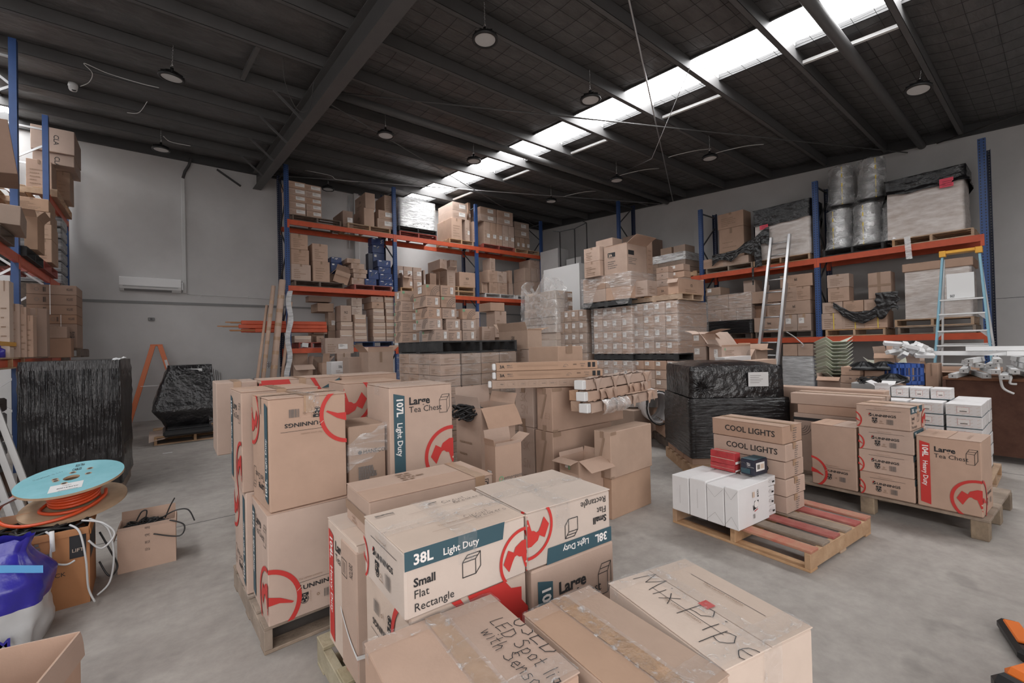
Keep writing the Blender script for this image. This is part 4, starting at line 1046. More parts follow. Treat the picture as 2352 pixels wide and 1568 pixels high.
GR = ['white floodlight cartons on the red pallet',
 'small white boxes on the red pallet',
 'kraft lamp cartons',
 'flat hammer brand cartons',
 'white and blue printed boxes',
 'loose top row of white printed boxes',
 'white boxes under the loose top row',
 'labelled cartons on the dark top shelf pallet',
 'cartons in the silver wrapped load',
 'upright cartons on the red top shelf pallet',
 'flat cartons over the upright row',
 'dark upright cartons at the far end',
 'dark flat cartons at the far end',
 'untidy flat kraft cartons on the middle shelf',
 'navy boxes in the front column',
 'plain navy boxes in the back tower',
 'sticker marked cartons on the gapped pallet',
 'corner printed cartons on the white pallet',
 'upright plain cartons at the corner end',
 'long carton ends, front column on the navy pallet',
 'long carton ends, back column on the navy pallet',
 'small strapped carton ends',
 'small cartons on the lit side of the wrapped stack',
 'small cartons on the shaded front of the wrapped stack',
 'sticker labelled cartons on the black pallet',
 'long slim batten cartons',
 'cartons in the upper wrapped load',
 'cartons in the lower load',
 'cartons in the middle wrapped load',
 'cartons in the lower middle load',
 'cartons in the load beside the white cabinet',
 'long cartons in the film hooded stack',
 'carton ends beside the film hood',
 'cartons under the torn film',
 'small cartons behind the lifted lid carton',
 'small white labelled cartons by the upright',
 'small cartons under sheet film',
 'cartons in the black footed load',
 'yellow strapped cartons',
 'second row over the strapped cartons',
 'small two capitals cartons by the reflectors',
 'tan cartons in the column by the upright',
 'white strapped cartons with upside down capitals']
t = lambda k, *i: TL[k] % tuple(O[j] for j in i)
NM0 = 'tea_chest_carton'
NM1 = 'flat_carton'  # flat cartons and a few tall ones stacked with them
NM2 = 'long_carton'  # long cartons and various shorter ones
NM3 = 'floodlight_carton'
NM4 = 'small_box'
NM5 = 'lamp_carton'
NM6 = 'printed_box'
NM7 = 'navy_box'
NM8 = 'open_carton'  # open cartons and closed ones beside
NM9 = 'stickered_carton'
NM10 = 'small_carton'
NM11 = 'labelled_carton'
K0 = 'kraft_dim'
K1 = 'kraft_pale'
K2 = 'kraft_tan'
K3 = 'card_white'
K4 = 'kraft'
K5 = 'kraft_dark'
K6 = 'card_grey'
K7 = 'box_navy'
S0 = 'grey'
S1 = 'white_pat'
S2 = 'flat_brand'
S3 = 'plain'
S4 = 'white_blue'
S5 = 'dark'
S6 = 'label'
S7 = 'text'
S8 = 'redp'
S9 = 'black'
S10 = 'navy'
S11 = 'both'
S12 = 'slot'
S13 = 'textL'
S14 = 'arcs'
S15 = 'arcsF'
S16 = 'labelL'
S17 = 'film'
S18 = 'TL:3A'
S19 = 'dexturn'
PAL(0.4,2.585,0,2,1.165,0.9,0.14,'weathered timber pallet under the two tall tea chests near the blue reel',s=S0,near=1)
B(0.418,2.566,0.142,1,0.43,0.42,0.574,'upright tea chest carton with red hammer ring, lower of the front pair on the pallet',s='chest_teal',fl=1,nm=NM0)
B(0.433,2.566,0.718,3,0.4,0.37,0.588,'upside down tea chest carton taped on top of another, dark band on its side',s='chest_teal_turn',fl=1,tp=['x', 'y'],ct=1,nm=NM0)
B(0.38,2.995,0.142,1,0.43,0.41,0.588,'lower tea chest carton behind the front pair, plain side with brand print',s='chest_teal_turn',nm=NM0)
B(0.365,2.995,0.732,1,0.43,0.41,0.588,'upper tea chest carton behind the front pair, dark band reading light duty',s='chest_teal_L',fl=1,tp=['y'],nm=NM0)
B(1.085,2.567,0.732,-2,0.43,0.41,0.583,'tall tea chest carton standing alone with teal band and red hammer ring',s='chest_teal_F',fl=1,ct=2,nm=NM0)
B(1.085,2.567,0.142,-2,0.43,0.41,0.588,'hidden lower tea chest carton under the lone teal banded chest',nm=NM0)
B(1.019,3.209,0.732,-2,0.43,0.41,0.578,'tea chest carton peeping out behind the lone chest, half a hammer showing',s='chest_teal_Fturn',fl=1,nm=NM0)
B(1.019,3.209,0.142,-2,0.43,0.41,0.588,'lower tea chest carton mostly hidden behind the logo printed carton',nm=NM0)
B(0.851,2.617,0.142,-2,0.223,0.34,0.958,'tall narrow logo printed carton wedged between the tea chests, film torn',s='haneco',k=K0,film=1,nm=NM0)
PAL(0.596,4.072,0,0,1.1,1,0.14,'timber pallet mostly hidden under the two far tea chests',s=S0)
B(0.646,4.102,0.732,-1,0.62,0.41,0.583,'tea chest carton behind the front stacks with red band and torn film',s='far_red',fl=1,tp=['y'],nm=NM0)
B(1.286,4.09,0.732,-1,0.52,0.41,0.583,'tea chest carton beside the red banded one, small dark band',s='far_teal',fl=1,nm=NM0)
B(0.646,4.102,0.142,-1,0.62,0.41,0.588,'lower chest under the red banded tea chest',nm=NM0)
B(1.286,4.09,0.142,-1,0.52,0.41,0.588,'lower chest under the small dark banded tea chest',nm=NM0)
B(0.348,4.227,0.732,-1,0.29,0.41,0.578,'tea chest carton at the back edge with its corner taped',tp=['y'],nm=NM0)
PAL(0.592,0.445,0,0,1.165,1.9,0.14,'greenish old timber pallet under the foreground rectangle cartons',s='green',near=1)
B(0.635,1.873,0.142,0,0.41,0.41,0.59,'heavy duty tea chest carton with red stripe, under the long black lettered carton',s='chest_red_L',k=K1,fl=1,nm=NM0)
B(0.63,1.869,0.142,0,0.36,0.205,0.558,'slim black lettered carton standing on end with white plastic strap',s='dexton_stand',strap=1)
B(0.691,1.873,0.734,-2.5,0.635,0.335,0.166,'long black lettered carton lying across the red striped tea chest',s='dexton_long',fl='x',tp=['y.24'],nm=NM0)
B(0.555,1.229,0.745,-2.2,0.452,0.365,0.205,'small flat rectangle carton, circuit breakers written on its taped lid',s='flat_teal',k=K1,fl=1,ct=3,nm=NM1)
B(1.014,1.213,0.745,-4,0.425,0.37,0.21,'upside down small flat rectangle carton with glossy tape over its lid',s='flat_teal_turn',k=K1,fl=1,ct=4,nm=NM1)
B(0.572,1.238,0.142,-2,0.445,0.4,0.601,'upside down carton with red corner under the circuit breakers carton',s='chest_red_turn',k=K1)
B(1.027,1.207,0.142,-4,0.42,0.4,0.601,'tea chest carton with dark numbered band under the glossy taped carton',s='chest_teal_F',nm=NM0)
PAL(0.4,0.15,0,-3,1.3,1,0.14,'timber pallet below the three taped cartons at the very front',s=S0)
B(0.4,0.808,0.142,-4.616,0.412,0.43,0.593,'taped carton hand lettered used LED spot light with sensor',s='used',fl='y',tp=['y'],ct=5)
B(0.818,0.56,0.142,-5,0.272,0.5,0.588,'middle taped carton stamped with a purchase code along its seam',s='alpo',k=K2,fl='y',tcol='tape_tan',tp=['y'],ct=6,nm=NM2)
B(1.087,0.546,0.142,-12.591,0.36,0.46,0.593,'taped carton with mix pipe scrawled across its pale lid',s='mixpipe',k=K1,fl='y',ct=7)
PAL(3.35,1.09,0,-5,1.03,1.07,0.145,'worn red painted pallet with bare boards under the white cartons',s='red',near=1,boards='y')
B(3.317,1.536,0.147,-5,0.439,0.108,0.304,'white floodlight carton with a printed lamp picture, at the open end of the row',s='white_flood',k=K3,g=GR[0],nm=NM3)
B(3.327,1.648,0.147,-5,0.439,0.144,0.292,'white carton with folded end seams, second from the lamp picture end',s='white_fold',k=K3,g=GR[0],nm=NM3)
B(3.34,1.795,0.147,-5,0.439,0.148,0.304,'white carton with a centre seam, third from the lamp picture end',s='white_fold',k=K3,g=GR[0],nm=NM3)
B(3.353,1.947,0.147,-5,0.439,0.161,0.292,'white carton with folded end seams, farthest from the lamp picture',s='white_fold',k=K3,g=GR[0],nm=NM3)
B(3.768,1.515,0.147,-5,0.125,0.22,0.075,t(0,0),s=S1,k=K3,g=GR[1],nm=NM4)
B(3.768,1.515,0.224,-5,0.105,0.22,0.075,t(0,1),s=S1,k=K3,g=GR[1],nm=NM4)
B(3.768,1.515,0.301,-5,0.11,0.22,0.075,t(0,2),s=S1,k=K3,g=GR[1],nm=NM4)
B(3.768,1.515,0.379,-5,0.13,0.22,0.075,t(0,3),s=S1,k=K3,g=GR[1],nm=NM4)
B(3.709,1.74,0.457,-5,0.09,0.217,0.055,'lower glossy red box on the white cartons',k='box_red',s='redbox',nm='retail_box')
B(3.711,1.74,0.513,-5,0.09,0.217,0.1,'upper glossy red box on the white cartons',k='box_red',s='redbox',nm='retail_box')
B(3.72,1.59,0.457,-8,0.19,0.114,0.125,'blue and black lamp box on the white cartons',k='box_blue',s='tesla',nm='retail_box')
B(3.925,1.433,0.147,-5,0.3,0.62,0.131,'kraft lamp carton, bottom of the stack of five on the red pallet',s='cool_side',tp=['y'],g=GR[2],nm=NM5)
B(3.925,1.433,0.282,-6,0.31,0.62,0.136,'kraft lamp carton, second lowest of the stack of five on the red pallet',s='cool_side',tp=['y'],g=GR[2],nm=NM5)
B(3.93,1.442,0.422,-5,0.32,0.62,0.136,'kraft lamp carton, middle of the stack of five on the red pallet',s='cool_turn',tp=['y'],g=GR[2],nm=NM5)
B(3.929,1.432,0.563,-4,0.3,0.62,0.136,'kraft lamp carton, second highest of the stack of five on the red pallet',s='cool',tp=['y'],g=GR[2],nm=NM5)
B(3.915,1.444,0.703,-6,0.31,0.62,0.145,'kraft lamp carton, top of the stack of five on the red pallet',s='cool',tp=['y'],g=GR[2],fl='y',nm=NM5)
PAL(4.83,0.396,0,-3,1.1,1.5,0.163,'long weathered timber pallet on block feet under the hammer brand cartons',s='block',near=1,boards='y')
B(4.852,0.425,0.165,-3,0.41,0.375,0.575,'heavy duty tea chest carton with red band and large red hammer ring',s='chest_red',fl=1,nm=NM0)
B(4.872,0.812,0.166,-3,0.38,0.377,0.197,'flat hammer brand carton, lowest of four beside the red banded chest',s=S2,g=GR[3],nm=NM1)
B(4.872,0.816,0.365,-3,0.38,0.377,0.197,'flat hammer brand carton, second from bottom of four beside the red banded chest',s=S2,g=GR[3],nm=NM1)
B(4.872,0.81,0.564,-2.5,0.38,0.377,0.197,'flat hammer brand carton, second from top of four beside the red banded chest',s=S2,g=GR[3],nm=NM1)
B(4.853,0.823,0.763,-4.5,0.38,0.377,0.197,'flat hammer brand carton, topmost of four beside the red banded chest',s=S2,g=GR[3],fl=1,tp=['y'],nm=NM1)
B(4.893,1.206,0.165,-3,0.41,0.361,0.575,'plain tall tea chest carton with brand print low on its side',s='chest_brand',fl=1,nm=NM0)
B(5.338,1.103,0.861,0,0.32,0.781,0.116,'long LED battens carton, upper of two behind the tea chest',s='battens',tp=['y'],nm=NM0)
B(5.348,1.083,0.766,0,0.32,0.74,0.094,'long LED battens carton, lower of two behind the tea chest',s='battens',nm=NM0)
B(5.338,1.103,0.142,0,0.34,0.757,0.622,'long kraft carton at the base of the LED battens cartons',s='arc',nm=NM2)
B(5.678,1.153,0.142,0,0.2,1.3,0.865,'long kraft carton lying behind the upper LED battens carton',nm=NM2)
PAL(5.318,1.053,0,0,0.8,1.5,0.14,'timber pallet hidden under the LED battens cartons',s=S0)
PAL(6.185,0.48,0,0,1,1.16,0.14,'timber pallet under the white and blue printed boxes',s=S3)
B(6.226,0.531,0.143,0.295,0.265,0.256,0.118,t(1,0,0,0),s=S4,k=K3,g=GR[4],nm=NM6)
B(6.513,0.531,0.143,0.422,0.265,0.256,0.118,t(1,0,0,1),s=S4,k=K3,g=GR[4],nm=NM6)
B(6.792,0.53,0.143,0.443,0.265,0.256,0.118,t(1,0,0,2),s=S4,k=K3,g=GR[4],nm=NM6)
B(6.226,0.808,0.143,-0.387,0.265,0.256,0.118,t(1,0,1,0),s=S4,k=K3,g=GR[4],nm=NM6)
B(6.225,1.08,0.143,0.044,0.265,0.256,0.118,t(1,0,2,0),s=S4,k=K3,g=GR[4],nm=NM6)
B(6.225,1.355,0.143,-0.283,0.265,0.256,0.118,t(1,0,3,0),s=S4,k=K3,g=GR[4],nm=NM6)
B(6.224,0.532,0.264,0.266,0.265,0.256,0.118,t(1,1,0,0),s=S4,k=K3,g=GR[4],nm=NM6)
B(6.508,0.532,0.264,-0.361,0.265,0.256,0.118,t(1,1,0,1),s=S4,k=K3,g=GR[4],nm=NM6)
B(6.796,0.528,0.264,-0.498,0.265,0.256,0.118,t(1,1,0,2),s=S4,k=K3,g=GR[4],nm=NM6)
B(6.227,0.804,0.264,-0.285,0.265,0.256,0.118,t(1,1,1,0),s=S4,k=K3,g=GR[4],nm=NM6)
B(6.228,1.084,0.264,-0.211,0.265,0.256,0.118,t(1,1,2,0),s=S4,k=K3,g=GR[4],nm=NM6)
B(6.228,1.358,0.264,0.178,0.265,0.256,0.118,t(1,1,3,0),s=S4,k=K3,g=GR[4],nm=NM6)
B(6.223,0.532,0.386,0.191,0.265,0.256,0.118,t(1,2,0,0),s=S4,k=K3,g=GR[4],nm=NM6)
B(6.513,0.532,0.386,-0.201,0.265,0.256,0.118,t(1,2,0,1),s=S4,k=K3,g=GR[4],nm=NM6)
B(6.794,0.528,0.386,-0.354,0.265,0.256,0.118,t(1,2,0,2),s=S4,k=K3,g=GR[4],nm=NM6)
B(6.222,0.805,0.386,0.103,0.265,0.256,0.118,t(1,2,1,0),s=S4,k=K3,g=GR[4],nm=NM6)
B(6.222,1.083,0.386,-0.162,0.265,0.256,0.118,t(1,2,2,0),s=S4,k=K3,g=GR[4],nm=NM6)
B(6.224,1.36,0.386,-0.019,0.265,0.256,0.118,t(1,2,3,0),s=S4,k=K3,g=GR[4],nm=NM6)
B(6.224,0.53,0.507,0.205,0.265,0.256,0.118,t(1,3,0,0),s=S4,k=K3,g=GR[4],nm=NM6)
B(6.507,0.533,0.507,-0.477,0.265,0.256,0.118,t(1,3,0,1),s=S4,k=K3,g=GR[4],nm=NM6)
B(6.796,0.532,0.507,-0.482,0.265,0.256,0.118,t(1,3,0,2),s=S4,k=K3,g=GR[4],nm=NM6)
B(6.227,0.805,0.507,0.079,0.265,0.256,0.118,t(1,3,1,0),s=S4,k=K3,g=GR[4],nm=NM6)
B(6.507,0.803,0.507,-0.319,0.265,0.256,0.118,t(1,3,1,1),s=S4,k=K3,g=GR[4],nm=NM6)
B(6.228,1.08,0.507,0.256,0.265,0.256,0.118,t(1,3,2,0),s=S4,k=K3,g=GR[4],nm=NM6)
B(6.228,1.36,0.507,-0.156,0.265,0.256,0.118,t(1,3,3,0),s=S4,k=K3,g=GR[4],nm=NM6)
B(6.224,0.53,0.629,0.276,0.265,0.256,0.118,t(1,4,0,0),s=S4,k=K3,g=GR[4],nm=NM6)
B(6.508,0.531,0.629,0.297,0.265,0.256,0.118,t(1,4,0,1),s=S4,k=K3,g=GR[4],nm=NM6)
B(6.797,0.527,0.629,0.446,0.265,0.256,0.118,t(1,4,0,2),s=S4,k=K3,g=GR[4],nm=NM6)
B(6.223,0.805,0.629,0.111,0.265,0.256,0.118,t(1,4,1,0),s=S4,k=K3,g=GR[4],nm=NM6)
B(6.512,0.805,0.629,0.424,0.265,0.256,0.118,t(1,4,1,1),s=S4,k=K3,g=GR[4],nm=NM6)
B(6.225,1.081,0.629,-0.183,0.265,0.256,0.118,t(1,4,2,0),s=S4,k=K3,g=GR[4],nm=NM6)
B(6.223,1.355,0.629,-0.351,0.265,0.256,0.118,t(1,4,3,0),s=S4,k=K3,g=GR[4],nm=NM6)
B(6.226,0.533,0.75,-0.338,0.265,0.256,0.118,t(1,5,0,0),s=S4,k=K3,g=GR[4],nm=NM6)
B(6.507,0.533,0.75,0.034,0.265,0.256,0.118,t(1,5,0,1),s=S4,k=K3,g=GR[4],nm=NM6)
B(6.794,0.528,0.75,0.094,0.265,0.256,0.118,t(1,5,0,2),s=S4,k=K3,g=GR[4],nm=NM6)
B(6.227,0.806,0.75,-0.078,0.265,0.256,0.118,t(1,5,1,0),s=S4,k=K3,g=GR[4],nm=NM6)
B(6.507,0.808,0.75,-0.467,0.265,0.256,0.118,t(1,5,1,1),s=S4,k=K3,g=GR[4],nm=NM6)
B(6.225,1.084,0.75,-0.369,0.265,0.256,0.118,t(1,5,2,0),s=S4,k=K3,g=GR[4],nm=NM6)
B(6.485,0.775,0.874,0,0.25,0.158,0.115,t(2,0),s=S4,k=K3,g=GR[5],nm=NM6)
B(6.485,0.942,0.874,0,0.25,0.161,0.115,t(2,1),s=S4,k=K3,g=GR[5],nm=NM6)
B(6.485,1.111,0.874,0,0.25,0.15,0.115,t(2,2),s=S4,k=K3,g=GR[5],nm=NM6)
B(6.485,1.27,0.874,0,0.25,0.135,0.115,t(2,3),s=S4,k=K3,g=GR[5],nm=NM6,open_=1)
B(6.495,1.67,0.002,0,0.25,0.28,0.871,t(3,0),s=S4,k=K3,nm=NM6,g=GR[6])
B(6.495,1.96,0.002,0,0.25,0.28,0.871,t(3,1),s=S4,k=K3,nm=NM6,g=GR[6])
B(6.495,2.25,0.002,0,0.25,0.28,0.871,t(3,2),s=S4,k=K3,nm=NM6,g=GR[6])
B(6.495,2.54,0.002,0,0.25,0.28,0.871,t(3,3),s=S4,k=K3,nm=NM6,g=GR[6])
PAL(2.505,11.412,4.671,0,1.143,0.8,0.14,'dark timber pallet on the top shelf under the labelled carton columns',s=S5)
PAL(3.81,11.412,4.671,0,1.155,0.8,0.14,'plain timber pallet on the top shelf beside the labelled columns',s=S3)
B(2.432,11.455,4.812,0,0.39,0.55,0.157,t(4,0),s=S6,k=K4,g=GR[7],st=())
B(2.428,11.459,4.973,0,0.395,0.55,0.157,t(4,1),s=S6,k=K4,g=GR[7],st=())
B(2.421,11.453,5.133,0,0.4,0.55,0.157,t(4,2),s=S6,k=K4,g=GR[7],st=())
B(2.411,11.456,5.294,0,0.411,0.55,0.157,t(4,3),s=S6,k=K4,g=GR[7],st=())
B(2.393,11.442,5.454,0,0.426,0.55,0.157,t(4,4),s=S6,k=K4,g=GR[7],st=())
B(2.836,11.449,4.812,0,0.351,0.55,0.155,t(5,0),s=S6,k=K4,g=GR[7],st=())
B(2.829,11.443,4.971,0,0.356,0.55,0.155,t(5,1),s=S6,k=K4,g=GR[7],st=())
B(2.816,11.457,5.13,0,0.373,0.55,0.155,t(5,2),s=S6,k=K4,g=GR[7],st=())
B(2.813,11.446,5.289,0,0.373,0.55,0.155,t(5,3),s=S6,k=K4,g=GR[7],st=())
B(2.754,11.449,5.448,0,0.432,0.55,0.155,t(5,4),s=S6,k=K4,g=GR[7],st=())
B(3.711,11.48,4.712,0,0.258,0.828,0.414,'brown logo carton hanging low between the two top shelf pallets',k=K5,s=S6)
B(4.254,11.46,4.812,0,0.277,0.807,0.473,'lower big logo carton on the plain top shelf pallet',s='TL:CLA',k=K4)
B(4.298,11.47,5.287,0,0.263,0.79,0.417,'upper big logo carton on the plain top shelf pallet',s='TL:CLA',k=K4)
B(4.611,11.45,4.812,0,0.444,0.5,0.255,'flat labelled carton at the bottom, beside the big logo cartons',s=S6,nm=NM1)
B(4.646,11.46,5.069,0,0.427,0.5,0.233,'flat labelled carton in the middle, beside the big logo cartons',s=S6,nm=NM1)
B(4.84,11.5,5.304,0,0.208,0.655,0.443,'tall carton on the flat labelled ones, by the second upright',s=S7,nm=NM1)
PAL(5.218,11.412,4.671,0,1.165,0.8,0.14,'red timber pallet under the silver wrapped load on the top shelf',s=S8)
PAL(5.198,11.412,4.813,0,1.184,0.8,0.14,'black plastic pallet in the silver wrapped load, stacked on a red one',s=S9)
B(5.25,11.46,4.955,0,0.544,0.75,0.258,'lowest carton inside the silver film wrapped load, upright side half',k=K6,g=GR[8])
B(5.795,11.46,4.955,0,0.577,0.75,0.258,'lowest carton inside the silver film wrapped load, open side half',k=K6,g=GR[8])
B(5.25,11.46,5.217,0,0.544,0.75,0.258,'middle carton inside the silver film wrapped load, upright side half',k=K6,g=GR[8])
B(5.795,11.46,5.217,0,0.577,0.75,0.258,'middle carton inside the silver film wrapped load, open side half',k=K6,g=GR[8])
B(5.25,11.46,5.479,0,0.544,0.75,0.258,'highest carton inside the silver film wrapped load, upright side half',k=K6,g=GR[8])
B(5.795,11.46,5.479,0,0.577,0.75,0.258,'highest carton inside the silver film wrapped load, open side half',k=K6,g=GR[8])
WRAP(5.231,11.44,4.955,0,1.141,0.79,0.795,'silver stretch film around the grey load on the top shelf',s='film_thick')
PAL(6.793,11.412,4.671,0,0.872,0.8,0.14,'timber pallet at the end of the second bay, top shelf',s=S3)
B(6.894,11.44,4.812,0,0.383,0.853,0.638,'big carton on the timber pallet, second bay of the top shelf',s=S7,tp=['x'])
B(7.404,11.45,4.812,0,0.154,0.5,0.662,'slim upright carton beside the big one, second bay top shelf',s=S6)
B(7.675,11.45,4.812,0,0.131,0.5,0.643,'slim upright carton next to the third upright, second bay top shelf',s=S6)
B(6.947,11.46,5.46,0,0.524,0.864,0.245,'lower flat carton on the big carton, second bay top shelf',s=S6,nm=NM1)
B(6.961,11.46,5.707,0,0.523,0.875,0.248,'upper flat carton on the big carton, second bay top shelf',s=S6,nm=NM1)
B(7.711,11.76,5.46,0,0.094,0.402,0.678,'tall narrow carton behind the flat pair, by the third upright',s=S6,nm=NM1)
PAL(8.013,11.412,4.671,0,1.298,0.8,0.14,'red timber pallet in the third bay of the top shelf',s=S8)
PAL(9.325,11.412,4.671,0,1.08,0.8,0.14,'bare timber pallet at the far end of the top shelf',s=S3)
B(8.097,11.44,4.812,0,0.226,0.62,0.71,t(6,0),s=S6,g=GR[9])
B(8.333,11.44,4.812,0,0.242,0.62,0.71,t(6,1),s=S6,g=GR[9])
B(8.589,11.44,4.812,0,0.223,0.62,0.71,t(6,2),s=S6,g=GR[9])
B(8.828,11.44,4.812,0,0.236,0.62,0.71,t(6,3),s=S6,g=GR[9])
B(9.078,11.44,4.812,0,0.241,0.62,0.71,t(6,4),s=S6,g=GR[9])
B(7.954,11.43,5.526,0,0.628,0.6,0.216,'flat carton laid across the upright row, lower layer, first along',s=S6,g=GR[10],nm=NM1)
B(7.961,11.44,5.745,0,0.628,0.6,0.238,'flat carton laid across the upright row, upper layer, first along',s=S6,g=GR[10],nm=NM1)
B(8.608,11.43,5.526,0,0.665,0.6,0.216,'flat carton laid across the upright row, lower layer, second along',s=S6,g=GR[10],nm=NM1)
B(8.616,11.44,5.745,0,0.666,0.6,0.238,'flat carton laid across the upright row, upper layer, second along',s=S6,g=GR[10],nm=NM1)
B(9.478,11.6,4.812,0,0.197,0.5,0.445,t(7,0),k=K0,s=S6,g=GR[11])
B(9.687,11.6,4.812,0,0.221,0.5,0.445,t(7,1),k=K0,s=S6,g=GR[11])
B(9.92,11.6,4.812,0,0.216,0.5,0.445,t(7,2),k=K0,s=S6,g=GR[11])
B(9.464,11.6,5.262,0,0.657,0.5,0.257,'dark flat carton over the far upright three, lower layer',k=K0,s=S6,g=GR[12],nm=NM1)
B(9.464,11.6,5.522,0,0.657,0.5,0.257,'dark flat carton over the far upright three, upper layer',k=K0,s=S6,g=GR[12],nm=NM1)
PAL(2.529,11.412,3.101,0,1.158,0.8,0.14,'dark timber pallet on the middle shelf by the leaning tubes',s=S5)
PAL(3.948,11.412,3.101,0,1.017,0.8,0.14,'red timber pallet on the middle shelf under the blue boxes',s=S8)
B(2.468,11.45,3.242,0,0.442,0.55,0.391,'lowest of three big cartons beside the first upright, middle shelf',s=S7)
B(2.472,11.46,3.635,0,0.406,0.5,0.354,'middle of three big cartons beside the first upright, middle shelf',s=S7,tp=['y'])
B(2.472,11.46,3.992,0,0.384,0.5,0.367,'uppermost of three big cartons beside the first upright, middle shelf',s=S7,tp=['y'])
B(2.956,11.43,3.242,0,0.394,0.5,0.501,'lower of two square cartons on the dark middle pallet',s=S7)
B(2.954,11.45,3.745,0,0.362,0.48,0.434,'upper of two square cartons on the dark middle pallet',s=S7)
B(3.475,11.75,3.522,0,0.287,0.3,0.284,'lower navy box tucked behind the crumpled carton',k=K7,s=S10,nm=NM7)
B(3.435,11.75,3.242,0,0.326,0.3,0.278,'support carton behind the crumpled open one',k=K0)
B(3.477,11.75,3.808,0,0.268,0.3,0.144,'upper navy box behind the crumpled carton',k=K7,s=S10,nm=NM7)
B(3.426,11.47,3.272,-12,0.36,0.36,0.3,'crumpled open carton tipped over on the middle shelf',k=K4,op=(('L', 150, 0.2), ('F', 165, 0.12), ('B', 10, 0.15)),rot=(0.18, 0.3, -0.2),nm=NM8)
B(3.903,11.48,3.244,2.818,0.346,0.383,0.168,t(8,0),s=S7,tp=['y'],g=GR[13],nm=NM7)
B(3.954,11.479,3.414,-0.372,0.34,0.445,0.123,t(8,1),s=S7,tp=['y'],g=GR[13],nm=NM7)
B(3.939,11.46,3.54,1.836,0.38,0.398,0.101,t(8,2),s=S7,tp=['y'],g=GR[13],nm=NM7)
B(3.896,11.459,3.643,-1.672,0.335,0.482,0.141,t(8,3),s=S7,tp=['y'],g=GR[13],nm=NM7)
B(3.785,11.456,3.786,-2.828,0.337,0.529,0.116,t(8,4),s=S7,tp=['y'],g=GR[13],nm=NM7)
B(4.624,11.44,3.244,0,0.395,0.3,0.147,t(9,0,1),k=K7,s=S10,g=GR[14],nm=NM7)
B(4.633,11.44,3.393,0,0.366,0.3,0.187,t(9,1,1),k=K7,s=S10,g=GR[14],nm=NM7)
B(4.606,11.44,3.582,0,0.356,0.3,0.175,t(9,2,1),k=K7,s=S10,g=GR[14],nm=NM7)
B(4.587,11.44,3.759,0,0.37,0.3,0.184,t(9,3,1),k=K7,s=S10,g=GR[14],nm=NM7)
B(4.346,11.46,3.412,0,0.277,0.28,0.249,'navy carton with white symbols, low behind the front navy column',k=K7,s=S10,nm=NM7)
B(4.244,11.45,3.242,0,0.307,0.3,0.168,'bright navy box at the bottom, beside the front navy column',k=K7,s=S10,nm=NM7)
B(4.361,11.5,3.664,0,0.122,0.2,0.438,'black box standing on end behind the navy cartons',k='box_blue',nm=NM7)
B(4.617,11.82,3.666,0,0.323,0.368,0.541,t(10,0),k=K7,s=S10,g=GR[15],nm=NM7)
B(4.599,11.82,4.209,0,0.342,0.318,0.21,t(10,1),k=K7,s=S10,g=GR[15],nm=NM7)
B(4.58,11.82,4.421,0,0.361,0.269,0.201,t(10,2),k=K7,s=S10,g=GR[15],nm=NM7)
B(4.617,11.82,3.242,0,0.314,0.3,0.206,'navy box hidden under the tall tower, lower',k=K7,nm=NM7)
B(4.617,11.82,3.451,0,0.314,0.3,0.206,'navy box hidden under the tall tower, upper',k=K7,nm=NM7)
PAL(5.218,11.412,3.101,0,0.709,0.8,0.14,'timber pallet with gaps, middle shelf second bay',s=S3)
PAL(6.511,11.412,3.101,0,1.154,0.8,0.14,'lower bare pallet of two under the open carton, middle shelf',s=S3)
PAL(6.489,11.412,3.243,0,1.176,0.8,0.14,'upper bare pallet of two under the open carton, middle shelf',s=S3)
B(5.404,11.6,3.242,0,0.269,0.45,0.278,'sticker marked carton, lower row, first along the gapped pallet',s=S6,g=GR[16],nm=NM9)
B(5.693,11.6,3.242,0,0.268,0.45,0.278,'sticker marked carton, lower row, second along the gapped pallet',s=S6,g=GR[16],nm=NM9)
B(5.176,11.6,3.523,0,0.22,0.45,0.344,t(11,0),s=S6,g=GR[16],nm=NM9)
B(5.406,11.6,3.523,0,0.267,0.45,0.344,t(11,1),s=S6,g=GR[16],nm=NM9)
B(5.691,11.6,3.523,0,0.27,0.45,0.344,t(11,2),s=S6,g=GR[16],nm=NM9)
B(6.044,11.65,3.242,0,0.05,0.4,0.578,'sticker marked carton standing at the end of the gapped pallet',s=S6,nm=NM9)
B(5.293,11.42,3.242,0,0.206,0.399,0.314,'open carton at the front of the gapped pallet, flap drooping',op=(('F', 120, 0.12), ('L', 20, 0.1), ('R', 30, 0.1), ('B', 10, 0.1)),k=K4,nm=NM8)
B(6.199,11.55,3.242,0,0.208,0.279,0.493,'film wrapped brown carton beside the short ladder',k=K5,s=S7)
B(6.713,11.44,3.385,0,0.275,0.674,0.477,'open carton with helix print on two bare pallets',s=S11,op=(('L', 80, 0.2), ('F', 55, 0.14), ('B', 10, 0.15), ('R', 20, 0.15)),nm=NM8)
B(6.663,11.86,3.385,0,0.309,0.35,0.517,'big carton behind the open one, middle shelf second bay')
B(6.714,11.85,3.905,0,0.244,0.784,0.344,'shallow carton resting high behind the open one',s=S7)
B(7.028,11.9,3.385,0,0.32,0.3,0.517,'narrow carton high behind the open one, near the third upright')
B(7.095,11.9,3.905,0,0.253,0.3,0.371,'narrow printed carton resting above the third upright bay',s=S7)
B(7.127,11.43,3.385,0,0.583,0.5,0.452,'carton with helix lettering beside the third upright',s='T:HELIX')
PAL(8.064,11.412,3.101,0,1.204,0.8,0.14,'white plastic pallet on the middle shelf third bay',s='white')
PAL(9.368,11.412,3.101,0,1.02,0.8,0.14,'second white plastic pallet at the end of the third bay',s='white')
B(8.244,11.44,3.242,0,0.345,0.5,0.364,'carton with corner print, lower row, first along the white pallet',s=S7,g=GR[17],nm=NM2)
